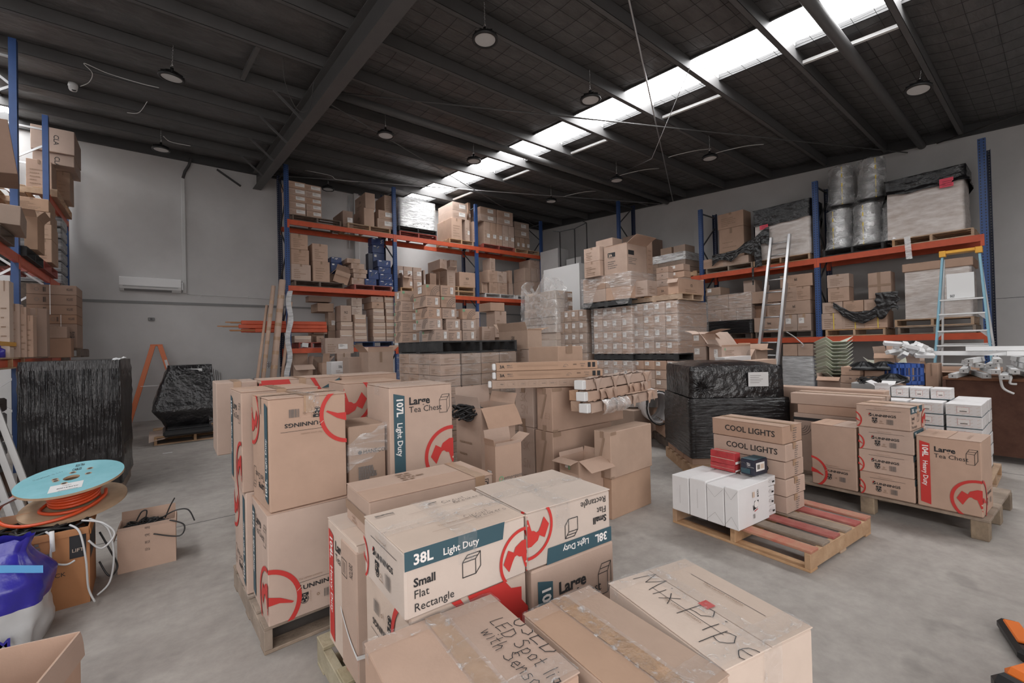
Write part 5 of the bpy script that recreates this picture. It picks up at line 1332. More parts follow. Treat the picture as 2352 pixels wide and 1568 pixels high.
B(8.213,11.44,3.609,0,0.368,0.5,0.374,'carton with corner print, upper row, first along the white pallet',s=S7,g=GR[17],nm=NM2)
B(8.6,11.44,3.242,0,0.372,0.5,0.364,'carton with corner print, lower row, second along the white pallet',s=S7,g=GR[17],nm=NM2)
B(8.567,11.44,3.609,0,0.396,0.5,0.374,'carton with corner print, upper row, second along the white pallet',s=S7,g=GR[17],nm=NM2)
B(8.333,11.48,3.985,0,0.2,0.445,0.402,'tall carton on top of the corner printed rows',s=S7)
B(7.944,11.42,3.242,0,0.215,0.4,0.318,'open carton holding a black tray, beside the third upright',s=S7,op=(('F', 85, 0.08), ('R', 60, 0.08)),nm=NM8)
B(9.759,11.46,3.242,0,0.767,0.631,0.509,'large plain carton on the end white pallet')
B(9.759,11.46,3.754,0,0.277,0.6,0.454,t(12,0),g=GR[18])
B(10.051,11.46,3.754,0,0.255,0.6,0.454,t(12,1),g=GR[18])
B(10.322,11.46,3.754,0,0.267,0.6,0.454,t(12,2),g=GR[18])
B(9.987,11.48,4.211,0,0.532,0.556,0.294,'long flat carton lying over the three upright plain cartons',s=S7,nm=NM1)
B(9.166,11.6,3.242,0,0.182,0.4,0.405,'plain carton column behind the corner printed rows, lower')
B(9.179,11.6,3.645,0,0.14,0.4,0.439,'plain carton column behind the corner printed rows, upper')
PAL(2.598,11.412,1.611,0,0.588,0.8,0.14,'red pallet with two white tags, bottom shelf',s=S8)
PAL(3.901,11.412,1.611,0,1.064,0.8,0.14,'navy plastic pallet on the bottom shelf',s=S10)
B(2.51,11.44,1.752,0,0.381,0.4,0.16,'kraft carton with torn lid on the red tagged pallet',s=S12)
B(2.997,11.82,1.752,0,0.289,0.35,0.205,'plain brown carton behind the torn lid carton, lower',k=K0,s=S6)
B(3.011,11.7,1.96,0,0.329,0.511,0.284,'brown carton with a label, above the torn lid carton',k=K0,s=S6)
B(3.03,11.52,1.752,0,0.179,0.3,0.154,'narrow kraft carton end behind the labelled front carton',s='T:DEX',k=K0)
B(3.1,11.05,1.46,0,0.677,0.35,0.384,'labelled carton standing in front of the bottom shelf beam',s=S6,st=(('L', 0.2, 0.3, 0.05, 0.1),))
B(3.618,11.52,2.062,0,0.312,0.852,0.209,'strapped kraft carton with pale flap, upper of two, bottom shelf',s=S12,k=K4)
B(3.594,11.52,1.752,0,0.344,0.743,0.307,'strapped kraft carton with pale flap, lower of two, bottom shelf',s=S12,k=K4)
B(3.613,11.5,2.274,0,0.275,0.447,0.413,'kraft carton lettered sideways, on the strapped pair',s='T:NLS')
B(3.412,11.85,2.052,0,0.172,0.3,0.485,'brown carton with a white label behind the sideways lettered carton',k=K0,s=S6)
B(3.397,11.85,1.752,0,0.187,0.3,0.297,'brown carton under the white labelled one, bottom shelf',k=K0)
B(3.145,11.8,2.54,0,0.396,0.648,0.217,'long grey brown carton lying high near the red lengths',k=K0,nm=NM2)
B(2.935,11.82,2.787,0,0.556,0.3,0.14,'long dark carton lying highest on the bottom shelf',k=K5,nm=NM2)
B(4.439,11.445,1.754,0,0.337,0.419,0.122,t(13,0),s=S12,g=GR[19],nm=NM7)
B(4.806,11.48,1.754,0,0.254,0.7,0.122,t(14,0),s=S12,g=GR[20],nm=NM7)
B(4.433,11.468,1.878,0,0.353,0.379,0.204,t(13,1),s=S12,g=GR[19],nm=NM7)
B(4.8,11.465,1.878,0,0.254,0.7,0.204,t(14,1),s=S12,g=GR[20],nm=NM7)
B(4.433,11.45,2.084,0,0.345,0.399,0.175,t(13,2),s=S12,g=GR[19],nm=NM7)
B(4.795,11.454,2.084,0,0.253,0.7,0.175,t(14,2),s=S12,g=GR[20],nm=NM7)
B(4.427,11.434,2.261,0,0.329,0.398,0.182,t(13,3),s=S12,g=GR[19],nm=NM7)
B(4.794,11.451,2.261,0,0.253,0.7,0.182,t(14,3),s=S12,g=GR[20],nm=NM7)
B(4.445,11.461,2.446,0,0.306,0.502,0.182,t(13,4),s=S12,g=GR[19],nm=NM7)
B(4.804,11.475,2.446,0,0.254,0.7,0.182,t(14,4),s=S12,g=GR[20],nm=NM7)
B(4.409,11.444,2.63,0,0.328,0.587,0.175,t(13,5),s='T:DEXTON',g=GR[19],nm=NM7)
B(4.787,11.471,2.63,0,0.269,0.7,0.175,t(14,5),s=S12,g=GR[20],nm=NM7)
B(4.4,11.461,2.807,0,0.336,0.716,0.147,t(13,6),s='T:DEXTON',g=GR[19],nm=NM7)
B(4.77,11.468,2.807,0,0.285,0.7,0.147,t(14,6),s=S12,g=GR[20],nm=NM7)
B(3.935,11.45,1.754,0,0.334,0.6,0.152,t(15,0),s=S12,g=GR[21],nm=NM7)
B(3.94,11.45,1.908,0,0.322,0.6,0.163,t(15,1),s=S12,g=GR[21],nm=NM7)
B(3.944,11.45,2.073,0,0.311,0.6,0.163,t(15,2),s=S12,g=GR[21],nm=NM7)
B(3.948,11.45,2.238,0,0.299,0.6,0.22,t(15,3),s=S12,g=GR[21],nm=NM7)
B(3.929,11.6,2.461,0,0.277,0.4,0.217,'faded carton resting above the strapped carton ends, lower',k=K1,s=S7)
B(3.929,11.6,2.685,0,0.277,0.4,0.217,'faded carton resting above the strapped carton ends, upper',k=K1,s=S7)
B(2.4,11.1,0.9,0,0.423,0.42,0.324,'open empty carton under the bottom shelf by the first upright',op=(('F', 112, 0.28), ('B', 4, 0.28), ('L', 15, 0.2), ('R', 8, 0.2)),nm=NM8)
B(2.409,11.1,0,0,0.415,0.42,0.898,'plain carton under the open empty one by the first upright',nm=NM8)
B(2.919,11.5,0,0,0.225,0.4,1.396,'brown labelled carton behind the open empty one',s=S6,k=K0,nm=NM8)
B(2.979,10.9,0,0,0.158,0.4,1.254,'kraft carton with a raised flap beside the white lettered box',op=(('F', 25, 0.25), ('R', 40, 0.2)))
B(3.355,11,0,0,0.33,0.181,1.471,'printed carton behind the white lettered box',s=S7)
B(2.806,9.6,1.03,0,0.369,0.35,0.275,'white box with black capitals and a green foot, half hidden',s='T:DURAL',k=K3)
B(2.87,9.62,0,0,0.306,0.33,1.028,'grey green box under the white lettered box',k=K6)
B(2.977,9,0,0,0.39,0.4,1.401,'kraft carton with a big numeral beside the white lettered box',s='T:3')
B(3.085,9.1,1.27,0,0.32,0.3,0.12,'white foam slab on the carton with the big numeral',k=K3)
B(3.22,8.6,0,0,0.517,0.5,1.493,'big kraft carton with an open lid beside the numeral carton',s=S7,op=(('L', 40, 0.2), ('F', 8, 0.1), ('B', 60, 0.2), ('R', 50, 0.2)))
PAL(2.62,4.66,0,0,1.17,1.17,0.14,'timber pallet at the foot of the film wrapped small carton stack',s=S0)
B(2.622,4.663,0.142,0,0.28,0.286,0.13,t(16,0,0),s=S11,k=K0,g=GR[22],nm=NM10)
B(2.623,4.955,0.142,0,0.28,0.286,0.13,t(16,0,1),s=S13,k=K0,g=GR[22],nm=NM10)
B(2.916,4.658,0.142,0,0.285,0.28,0.13,t(17,0,1),s=S7,k=K0,g=GR[23],nm=NM10)  # front cartons take the dimmer kraft: their shade is put into the colour
B(2.622,5.248,0.142,0,0.28,0.286,0.13,t(16,0,2),s=S11,k=K0,g=GR[22],nm=NM10)
B(3.208,4.657,0.142,0,0.285,0.28,0.13,t(17,0,2),s=S7,k=K0,g=GR[23],nm=NM10)
B(2.62,5.54,0.142,0,0.28,0.286,0.13,t(16,0,3),s=S13,k=K0,g=GR[22],nm=NM10)
B(3.501,4.663,0.142,0,0.285,0.28,0.13,t(17,0,3),s=S7,k=K0,g=GR[23],nm=NM10)
B(2.622,4.663,0.275,0,0.28,0.286,0.13,t(16,1,0),s=S11,k=K0,g=GR[22],nm=NM10)
B(2.618,4.955,0.275,0,0.28,0.286,0.13,t(16,1,1),s=S13,k=K0,g=GR[22],nm=NM10)
B(2.916,4.665,0.275,0,0.285,0.28,0.13,t(17,1,1),s=S7,k=K0,g=GR[23],nm=NM10)
B(2.622,5.248,0.275,0,0.28,0.286,0.13,t(16,1,2),s=S11,k=K0,g=GR[22],nm=NM10)
B(3.208,4.661,0.275,0,0.285,0.28,0.13,t(17,1,2),s=S7,k=K0,g=GR[23],nm=NM10)
B(2.614,5.54,0.275,0,0.28,0.286,0.13,t(16,1,3),s=S13,k=K0,g=GR[22],nm=NM10)
B(3.501,4.661,0.275,0,0.285,0.28,0.13,t(17,1,3),s=S7,k=K0,g=GR[23],nm=NM10)
B(2.617,4.663,0.409,0,0.28,0.286,0.13,t(16,2,0),s=S11,k=K0,g=GR[22],nm=NM10)
B(2.622,4.955,0.409,0,0.28,0.286,0.13,t(16,2,1),s=S13,k=K0,g=GR[22],nm=NM10)
B(2.916,4.66,0.409,0,0.285,0.28,0.13,t(17,2,1),s=S7,k=K0,g=GR[23],nm=NM10)
B(2.624,5.248,0.409,0,0.28,0.286,0.13,t(16,2,2),s=S11,k=K0,g=GR[22],nm=NM10)
B(3.208,4.662,0.409,0,0.285,0.28,0.13,t(17,2,2),s=S7,k=K0,g=GR[23],nm=NM10)
B(2.624,5.54,0.409,0,0.28,0.286,0.13,t(16,2,3),s=S13,k=K0,g=GR[22],nm=NM10)
B(3.501,4.658,0.409,0,0.285,0.28,0.13,t(17,2,3),s=S7,k=K0,g=GR[23],nm=NM10)
B(2.622,4.663,0.542,0,0.28,0.286,0.13,t(16,3,0),s=S11,k=K0,g=GR[22],nm=NM10)
B(2.623,4.955,0.542,0,0.28,0.286,0.13,t(16,3,1),s=S13,k=K0,g=GR[22],nm=NM10)
B(2.916,4.664,0.542,0,0.285,0.28,0.13,t(17,3,1),s=S7,k=K0,g=GR[23],nm=NM10)
B(2.618,5.248,0.542,0,0.28,0.286,0.13,t(16,3,2),s=S11,k=K0,g=GR[22],nm=NM10)
B(3.208,4.664,0.542,0,0.285,0.28,0.13,t(17,3,2),s=S7,k=K0,g=GR[23],nm=NM10)
B(2.624,5.54,0.542,0,0.28,0.286,0.13,t(16,3,3),s=S13,k=K0,g=GR[22],nm=NM10)
B(3.501,4.662,0.542,0,0.285,0.28,0.13,t(17,3,3),s=S7,k=K0,g=GR[23],nm=NM10)
B(2.626,4.663,0.676,0,0.28,0.286,0.13,t(16,4,0),s=S11,k=K0,g=GR[22],nm=NM10)
B(2.625,4.955,0.676,0,0.28,0.286,0.13,t(16,4,1),s=S13,k=K0,g=GR[22],nm=NM10)
B(2.916,4.66,0.676,0,0.285,0.28,0.13,t(17,4,1),s=S7,k=K0,g=GR[23],nm=NM10)
B(2.62,5.248,0.676,0,0.28,0.286,0.13,t(16,4,2),s=S11,k=K0,g=GR[22],nm=NM10)
B(3.208,4.656,0.676,0,0.285,0.28,0.13,t(17,4,2),s=S7,k=K0,g=GR[23],nm=NM10)
B(2.624,5.54,0.676,0,0.28,0.286,0.13,t(16,4,3),s=S13,k=K0,g=GR[22],nm=NM10)
B(3.501,4.665,0.676,0,0.285,0.28,0.13,t(17,4,3),s=S7,k=K0,g=GR[23],nm=NM10)
B(2.62,4.663,0.809,0,0.28,0.286,0.13,t(16,5,0),s=S11,k=K4,g=GR[22],nm=NM10)
B(2.622,4.955,0.809,0,0.28,0.286,0.13,t(16,5,1),s=S13,k=K4,g=GR[22],nm=NM10)
B(2.916,4.663,0.809,0,0.285,0.28,0.13,t(17,5,1),s=S7,k=K0,g=GR[23],nm=NM10)
B(2.623,5.248,0.809,0,0.28,0.286,0.13,t(16,5,2),s=S11,k=K4,g=GR[22],nm=NM10)
B(3.208,4.656,0.809,0,0.285,0.28,0.13,t(17,5,2),s=S7,k=K0,g=GR[23],nm=NM10)
B(2.623,5.54,0.809,0,0.28,0.286,0.13,t(16,5,3),s=S13,k=K4,g=GR[22],nm=NM10)
B(3.501,4.661,0.809,0,0.285,0.28,0.13,t(17,5,3),s=S7,k=K0,g=GR[23],nm=NM10)
B(2.622,4.663,0.943,0,0.28,0.286,0.13,t(16,6,0),s=S11,k=K4,g=GR[22],nm=NM10)
B(2.619,4.955,0.943,0,0.28,0.286,0.13,t(16,6,1),s=S13,k=K4,g=GR[22],nm=NM10)
B(2.916,4.661,0.943,0,0.285,0.28,0.13,t(17,6,1),s=S7,k=K0,g=GR[23],nm=NM10)
B(2.623,5.248,0.943,0,0.28,0.286,0.13,t(16,6,2),s=S11,k=K4,g=GR[22],nm=NM10)
B(3.208,4.662,0.943,0,0.285,0.28,0.13,t(17,6,2),s=S7,k=K0,g=GR[23],nm=NM10)
B(2.623,5.54,0.943,0,0.28,0.286,0.13,t(16,6,3),s=S13,k=K4,g=GR[22],nm=NM10)
B(3.501,4.654,0.943,0,0.285,0.28,0.13,t(17,6,3),s=S7,k=K0,g=GR[23],nm=NM10)
B(2.616,4.663,1.076,0,0.28,0.286,0.13,t(16,7,0),s=S11,k=K4,g=GR[22],nm=NM10)
B(2.619,4.955,1.076,0,0.28,0.286,0.13,t(16,7,1),s=S13,k=K4,g=GR[22],nm=NM10)
B(2.916,4.662,1.076,0,0.285,0.28,0.13,t(17,7,1),s=S7,k=K0,g=GR[23],nm=NM10)
B(2.617,5.248,1.076,0,0.28,0.286,0.13,t(16,7,2),s=S11,k=K4,g=GR[22],nm=NM10)
B(3.208,4.662,1.076,0,0.285,0.28,0.13,t(17,7,2),s=S7,k=K0,g=GR[23],nm=NM10)
B(2.622,5.54,1.076,0,0.28,0.286,0.13,t(16,7,3),s=S13,k=K4,g=GR[22],nm=NM10)
B(3.501,4.655,1.076,0,0.285,0.28,0.13,t(17,7,3),s=S7,k=K0,g=GR[23],nm=NM10)
B(2.62,4.663,1.21,0,0.28,0.286,0.13,t(16,8,0),s=S11,k=K4,g=GR[22],nm=NM10)
B(2.617,4.955,1.21,0,0.28,0.286,0.13,t(16,8,1),s=S13,k=K4,g=GR[22],nm=NM10)
B(2.916,4.655,1.21,0,0.285,0.28,0.13,t(17,8,1),s=S7,k=K0,g=GR[23],nm=NM10)
B(2.616,5.248,1.21,0,0.28,0.286,0.13,t(16,8,2),s=S11,k=K4,g=GR[22],nm=NM10)
B(3.208,4.658,1.21,0,0.285,0.28,0.13,t(17,8,2),s=S7,k=K0,g=GR[23],nm=NM10)
B(2.616,5.54,1.21,0,0.28,0.286,0.13,t(16,8,3),s=S13,k=K4,g=GR[22],nm=NM10)
B(3.501,4.656,1.21,0,0.285,0.28,0.13,t(17,8,3),s=S7,k=K0,g=GR[23],nm=NM10)
B(2.614,4.663,1.343,0,0.28,0.286,0.13,t(16,9,0),s=S11,k=K4,g=GR[22],nm=NM10)
B(2.62,4.955,1.343,0,0.28,0.286,0.13,t(16,9,1),s=S13,k=K4,g=GR[22],nm=NM10)
B(2.916,4.659,1.343,0,0.285,0.28,0.13,t(17,9,1),s=S7,k=K0,g=GR[23],nm=NM10)
B(2.621,5.248,1.343,0,0.28,0.286,0.13,t(16,9,2),s=S11,k=K4,g=GR[22],nm=NM10)
B(3.208,4.661,1.343,0,0.285,0.28,0.13,t(17,9,2),s=S7,k=K0,g=GR[23],nm=NM10)
B(2.617,5.54,1.343,0,0.28,0.286,0.13,t(16,9,3),s=S13,k=K4,g=GR[22],nm=NM10)
B(3.501,4.665,1.343,0,0.285,0.28,0.13,t(17,9,3),s=S7,k=K0,g=GR[23],nm=NM10)
WRAP(2.6,4.64,0.15,0,1.21,1.21,1.321,'clear stretch film around the small carton stack under the black pallet',s='film_light')
PAL(2.615,4.655,1.48,0,1.18,1.18,0.15,'black plastic pallet carrying the sticker labelled cartons',s=S9)
B(2.668,5.846,1.633,0,0.28,0.24,0.145,t(18,0),s=S14,g=GR[24],k=K4,nm=NM9)
B(2.74,5.007,1.633,0,0.205,0.36,0.145,t(19,0,1),s=S14,g=GR[24],k=K4,nm=NM9)
B(2.985,5.105,1.633,0,0.221,0.3,0.145,t(19,0,2),s=S14,g=GR[24],k=K4,nm=NM9)
B(3.221,5.107,1.633,0,0.215,0.3,0.145,t(19,0,3),s=S14,g=GR[24],k=K4,nm=NM9)
B(2.675,5.846,1.781,0,0.28,0.24,0.145,t(18,1),s=S14,g=GR[24],k=K4,nm=NM9)
B(2.68,5.057,1.781,0,0.205,0.36,0.145,t(19,1,1),s=S14,g=GR[24],k=K4,nm=NM9)
B(2.965,5.105,1.781,0,0.221,0.3,0.145,t(19,1,2),s=S14,g=GR[24],k=K4,nm=NM9)
B(3.221,5.107,1.781,0,0.215,0.3,0.145,t(19,1,3),s=S14,g=GR[24],k=K4,nm=NM9)
B(2.671,5.846,1.929,0,0.28,0.24,0.145,t(18,2),s=S14,g=GR[24],k=K4,nm=NM9)
B(2.7,5.107,1.929,0,0.205,0.36,0.145,t(19,2,1),s=S14,g=GR[24],k=K4,nm=NM9)
B(2.915,5.113,1.929,0,0.221,0.3,0.145,t(19,2,2),s=S14,g=GR[24],k=K4,nm=NM9)
B(3.221,5.107,1.929,0,0.215,0.3,0.145,t(19,2,3),s=S15,g=GR[24],k=K4,nm=NM9)
B(2.677,5.846,2.077,0,0.28,0.24,0.145,t(18,3),s=S14,g=GR[24],k=K4,nm=NM9)
B(2.68,5.107,2.077,0,0.205,0.36,0.145,t(19,3,1),s=S14,g=GR[24],k=K4,nm=NM9)
B(2.895,5.098,2.077,0,0.221,0.3,0.145,t(19,3,2),s=S15,g=GR[24],k=K4,nm=NM9)
B(2.683,5.846,2.225,0,0.28,0.24,0.145,t(18,4),s=S15,g=GR[24],k=K4,nm=NM9)
B(2.68,5.107,2.225,0,0.205,0.36,0.145,t(19,4,1),s=S15,g=GR[24],k=K4,nm=NM9)
B(2.895,5.099,2.225,0,0.221,0.3,0.145,t(19,4,2),s=S14,g=GR[24],k=K4,nm=NM9)
B(3.458,5.42,1.633,0,0.259,0.3,0.33,'lower pale carton behind the fourth sticker column',s=S7,nm=NM9)
B(3.458,5.42,1.965,0,0.259,0.3,0.106,'upper carton with bold black mark behind the fourth sticker column',s='T:1A',nm=NM9)
B(3.707,5.35,1.633,0,0.232,0.3,0.213,'printed carton on the black pallet edge, lower',s=S7)
B(3.906,4.56,1.314,0,0.42,0.284,0.186,t(20,0),s=S13)
B(3.906,4.56,1.124,0,0.42,0.284,0.186,t(20,1),s=S13)
B(3.906,4.56,0.934,0,0.42,0.284,0.186,t(20,2),s=S13)
B(3.906,4.56,0,0,0.42,0.4,0.932,'tall support carton hidden under the open lettered one')
B(3.896,4.55,1.504,0,0.258,0.64,0.255,'open kraft carton with spaced capitals on its side',s='TL:OZAO',k=K2,op=(('L', 18, 0.12), ('F', 14, 0.02), ('B', 50, 0.18), ('R', 75, 0.15)),nm=NM8)
B(4.686,6.2,0,0,0.45,0.5,1.7,'tall carton with printed arrows behind the lettered open carton, lower',nm=NM8)
B(4.572,6.2,1.702,0,0.259,0.262,0.463,'printed carton standing behind the lettered open carton',s=S7,nm=NM8)
B(4.479,6.2,2.168,0,0.313,0.35,0.145,'plain carton on top, behind the lettered open carton',nm=NM8)
B(2.827,2.974,0.742,0,1.043,0.215,0.407,'upper wide plain carton with crossed tape, under the battens',st=(),s='plainx')
B(2.827,2.974,0.142,0,0.841,0.25,0.598,'lower wide plain carton with taped corner, under the battens',s='plainx')
B(2.847,3.266,0.742,0,0.35,0.279,0.402,'upper narrow carton with felt pen three on its side',s='plain3')
B(2.847,3.266,0.142,0,0.35,0.243,0.598,'lower narrow carton with felt pen marks on its side',s='plain3')
PAL(2.797,2.944,0,0,1.1,1.1,0.14,'timber pallet under the plain cartons and battens',s=S3)
B(3.157,3.215,1.153,0,0.366,0.466,0.383,'wide tan carton behind the long batten cartons',s='tapetop',k=K2,nm=NM2)
B(2.413,3.34,1.155,-33,1.06,0.085,0.078,'long slim LED batten carton, lowest of three lying across the plain cartons',s='batten_turn',k=K2,g=GR[25],caps=1,nm=NM2)
B(2.447,3.315,1.235,-32,1.02,0.085,0.078,'long slim LED batten carton, middle of three lying across the plain cartons',s='batten_up',k=K2,g=GR[25],caps=1,nm=NM2)
B(2.448,3.314,1.316,-30,0.98,0.085,0.078,'long slim LED batten carton, top of three lying across the plain cartons',s='batten_up',k=K2,g=GR[25],caps=1,nm=NM2)
B(3.097,2.527,0,1,0.6,0.091,0.359,'big plain carton standing on the floor at the aisle, lower of two',k=K2)
B(3.077,2.511,0.361,1.5,0.64,0.188,0.411,'upper big plain carton with a dented corner beside the aisle',k=K2,s='plainx')
B(2.782,2.62,0,0,0.317,0.23,0.551,'open carton with a torn flap and green and white sticker',op=(('F', 118, 0.16), ('L', 100, 0.1), ('R', 14, 0.05), ('B', 8, 0.04)),st=(('L', 0.32, 0.86, 0.035, 0.045), ('L', 0.5, 0.84, 0.02, 0.05, 7)),k=K4,nm=NM9)
B(1.856,2.55,0.142,0,0.24,0.129,0.694,'open LED panel carton with a green ring logo',op=(('L', 12, 0.05), ('F', 12, 0.02), ('R', 60, 0.1), ('B', 10, 0.1)),s='ledpanel',k=K4,st=(('L', 0.3, 0.6, 0.05, 0.1),))
B(2.147,3.15,0.142,4,0.4,0.36,0.878,'torn open carton with a drooping side full of black cable',op=(('L', 12, 0.1), ('F', 150, 0.2), ('R', 20, 0.1), ('B', 6, 0.16)),s=S13,k=K4,nm=NM8)
PAL(1.826,2.52,0,0,0.6,1.15,0.14,'timber pallet under the open LED panel carton',s=S3)
B(8.495,5.088,2.159,0,1.223,0.274,0.269,t(21,0,0),s=S16,k=K4,g=GR[26],nm=NM11)
B(8.49,5.369,2.159,0,1.223,0.274,0.269,t(21,0,1),s=S16,k=K4,g=GR[26],nm=NM11)
B(8.495,5.649,2.159,0,1.223,0.274,0.269,t(21,0,2),s=S16,k=K4,g=GR[26],nm=NM11)
B(8.503,5.93,2.159,0,1.223,0.274,0.269,t(21,0,3),s=S16,k=K4,g=GR[26],nm=NM11)
B(8.5,5.088,1.865,0,1.223,0.274,0.29,t(21,1,0),s=S16,k=K4,g=GR[26],nm=NM11)
B(8.492,5.369,1.865,0,1.223,0.274,0.29,t(21,1,1),s=S16,k=K4,g=GR[26],nm=NM11)
B(8.5,5.649,1.865,0,1.223,0.274,0.29,t(21,1,2),s=S16,k=K4,g=GR[26],nm=NM11)
B(8.496,5.93,1.865,0,1.223,0.274,0.29,t(21,1,3),s=S16,k=K4,g=GR[26],nm=NM11)
B(8.491,5.088,1.584,0,1.223,0.274,0.277,t(21,2,0),s=S16,k=K4,g=GR[26],nm=NM11)
B(8.486,5.369,1.584,0,1.223,0.274,0.277,t(21,2,1),s=S16,k=K4,g=GR[26],nm=NM11)
B(8.496,5.649,1.584,0,1.223,0.274,0.277,t(21,2,2),s=S16,k=K4,g=GR[26],nm=NM11)
B(8.495,5.93,1.584,0,1.223,0.274,0.277,t(21,2,3),s=S16,k=K4,g=GR[26],nm=NM11)
B(8.503,5.088,1.309,0,1.223,0.274,0.271,t(21,3,0),s=S16,k=K4,g=GR[26],nm=NM11)
B(8.503,5.369,1.309,0,1.223,0.274,0.271,t(21,3,1),s=S16,k=K4,g=GR[26],nm=NM11)
B(8.496,5.649,1.309,0,1.223,0.274,0.271,t(21,3,2),s=S16,k=K4,g=GR[26],nm=NM11)
B(8.491,5.93,1.309,0,1.223,0.274,0.271,t(21,3,3),s=S16,k=K4,g=GR[26],nm=NM11)
WRAP(8.464,5.056,1.311,0,1.283,1.182,1.119,'clear film around the upper wrapped load under the lettered lamp cartons',s=S17)
PAL(8.494,5.086,1.157,0,1.223,1.122,0.148,'black pallet between the upper and lower wrapped loads',s=S9)
B(8.494,5.086,0.142,0,1.223,1.122,0.404,'bottom carton row of the lower load, hidden behind the black wrapped one')
B(8.501,5.088,0.956,0,1.223,0.274,0.199,t(22,0,0),s=S16,k=K4,g=GR[27],nm=NM11)
B(8.484,5.369,0.956,0,1.223,0.274,0.199,t(22,0,1),s=S16,k=K4,g=GR[27],nm=NM11)
B(8.486,5.649,0.956,0,1.223,0.274,0.199,t(22,0,2),s=S16,k=K4,g=GR[27],nm=NM11)
B(8.495,5.93,0.956,0,1.223,0.274,0.199,t(22,0,3),s=S16,k=K4,g=GR[27],nm=NM11)
B(8.496,5.088,0.753,0,1.223,0.274,0.199,t(22,1,0),s=S16,k=K4,g=GR[27],nm=NM11)
B(8.486,5.369,0.753,0,1.223,0.274,0.199,t(22,1,1),s=S16,k=K4,g=GR[27],nm=NM11)
B(8.496,5.649,0.753,0,1.223,0.274,0.199,t(22,1,2),s=S16,k=K4,g=GR[27],nm=NM11)
B(8.501,5.93,0.753,0,1.223,0.274,0.199,t(22,1,3),s=S16,k=K4,g=GR[27],nm=NM11)
B(8.491,5.088,0.55,0,1.223,0.274,0.199,t(22,2,0),s=S16,k=K4,g=GR[27],nm=NM11)
B(8.492,5.369,0.55,0,1.223,0.274,0.199,t(22,2,1),s=S16,k=K4,g=GR[27],nm=NM11)
B(8.488,5.649,0.55,0,1.223,0.274,0.199,t(22,2,2),s=S16,k=K4,g=GR[27],nm=NM11)
B(8.489,5.93,0.55,0,1.223,0.274,0.199,t(22,2,3),s=S16,k=K4,g=GR[27],nm=NM11)
PAL(8.494,5.086,0,0,1.223,1.122,0.14,'timber pallet at the foot of the lower carton load',s=S0)
B(8.395,6.154,2.132,0,1.1,0.277,0.277,t(23,0,0),s=S16,k=K4,g=GR[28],nm=NM11)
B(8.383,6.437,2.132,0,1.1,0.277,0.277,t(23,0,1),s=S16,k=K4,g=GR[28],nm=NM11)
B(8.394,6.72,2.132,0,1.1,0.277,0.277,t(23,0,2),s=S16,k=K4,g=GR[28],nm=NM11)
B(8.393,7.003,2.132,0,1.1,0.277,0.277,t(23,0,3),s=S16,k=K4,g=GR[28],nm=NM11)
B(8.387,6.154,1.843,0,1.1,0.277,0.286,t(23,1,0),s=S16,k=K4,g=GR[28],nm=NM11)
B(8.38,6.437,1.843,0,1.1,0.277,0.286,t(23,1,1),s=S16,k=K4,g=GR[28],nm=NM11)
B(8.395,6.72,1.843,0,1.1,0.277,0.286,t(23,1,2),s=S16,k=K4,g=GR[28],nm=NM11)
B(8.385,7.003,1.843,0,1.1,0.277,0.286,t(23,1,3),s=S16,k=K4,g=GR[28],nm=NM11)
B(8.383,6.154,1.573,0,1.1,0.277,0.265,t(23,2,0),s=S16,k=K4,g=GR[28],nm=NM11)
B(8.381,6.437,1.573,0,1.1,0.277,0.265,t(23,2,1),s=S16,k=K4,g=GR[28],nm=NM11)
B(8.395,6.72,1.573,0,1.1,0.277,0.265,t(23,2,2),s=S16,k=K4,g=GR[28],nm=NM11)
B(8.385,7.003,1.573,0,1.1,0.277,0.265,t(23,2,3),s=S16,k=K4,g=GR[28],nm=NM11)
B(8.381,6.154,1.307,0,1.1,0.277,0.262,t(23,3,0),s=S16,k=K4,g=GR[28],nm=NM11)
B(8.385,6.437,1.307,0,1.1,0.277,0.262,t(23,3,1),s=S16,k=K4,g=GR[28],nm=NM11)
B(8.377,6.72,1.307,0,1.1,0.277,0.262,t(23,3,2),s=S16,k=K4,g=GR[28],nm=NM11)
B(8.387,7.003,1.307,0,1.1,0.277,0.262,t(23,3,3),s=S16,k=K4,g=GR[28],nm=NM11)
WRAP(8.355,6.122,1.309,0,1.16,1.191,1.102,'clear film around the middle wrapped load',s=S17)
PAL(8.385,6.152,1.155,0,1.1,1.131,0.148,'black pallet under the middle film wrapped load',s=S9)
B(8.385,6.152,0.142,0,1.1,1.131,0.403,'bottom carton row of the lower middle load behind the buckets')
B(8.384,6.154,0.954,0,1.1,0.277,0.199,t(24,0,0),s=S16,k=K4,g=GR[29],nm=NM11)
B(8.381,6.437,0.954,0,1.1,0.277,0.199,t(24,0,1),s=S16,k=K4,g=GR[29],nm=NM11)
B(8.391,6.72,0.954,0,1.1,0.277,0.199,t(24,0,2),s=S16,k=K4,g=GR[29],nm=NM11)
B(8.392,7.003,0.954,0,1.1,0.277,0.199,t(24,0,3),s=S16,k=K4,g=GR[29],nm=NM11)
B(8.375,6.154,0.752,0,1.1,0.277,0.199,t(24,1,0),s=S16,k=K4,g=GR[29],nm=NM11)
B(8.386,6.437,0.752,0,1.1,0.277,0.199,t(24,1,1),s=S16,k=K4,g=GR[29],nm=NM11)
B(8.381,6.72,0.752,0,1.1,0.277,0.199,t(24,1,2),s=S16,k=K4,g=GR[29],nm=NM11)
B(8.394,7.003,0.752,0,1.1,0.277,0.199,t(24,1,3),s=S16,k=K4,g=GR[29],nm=NM11)
B(8.391,6.154,0.549,0,1.1,0.277,0.199,t(24,2,0),s=S16,k=K4,g=GR[29],nm=NM11)
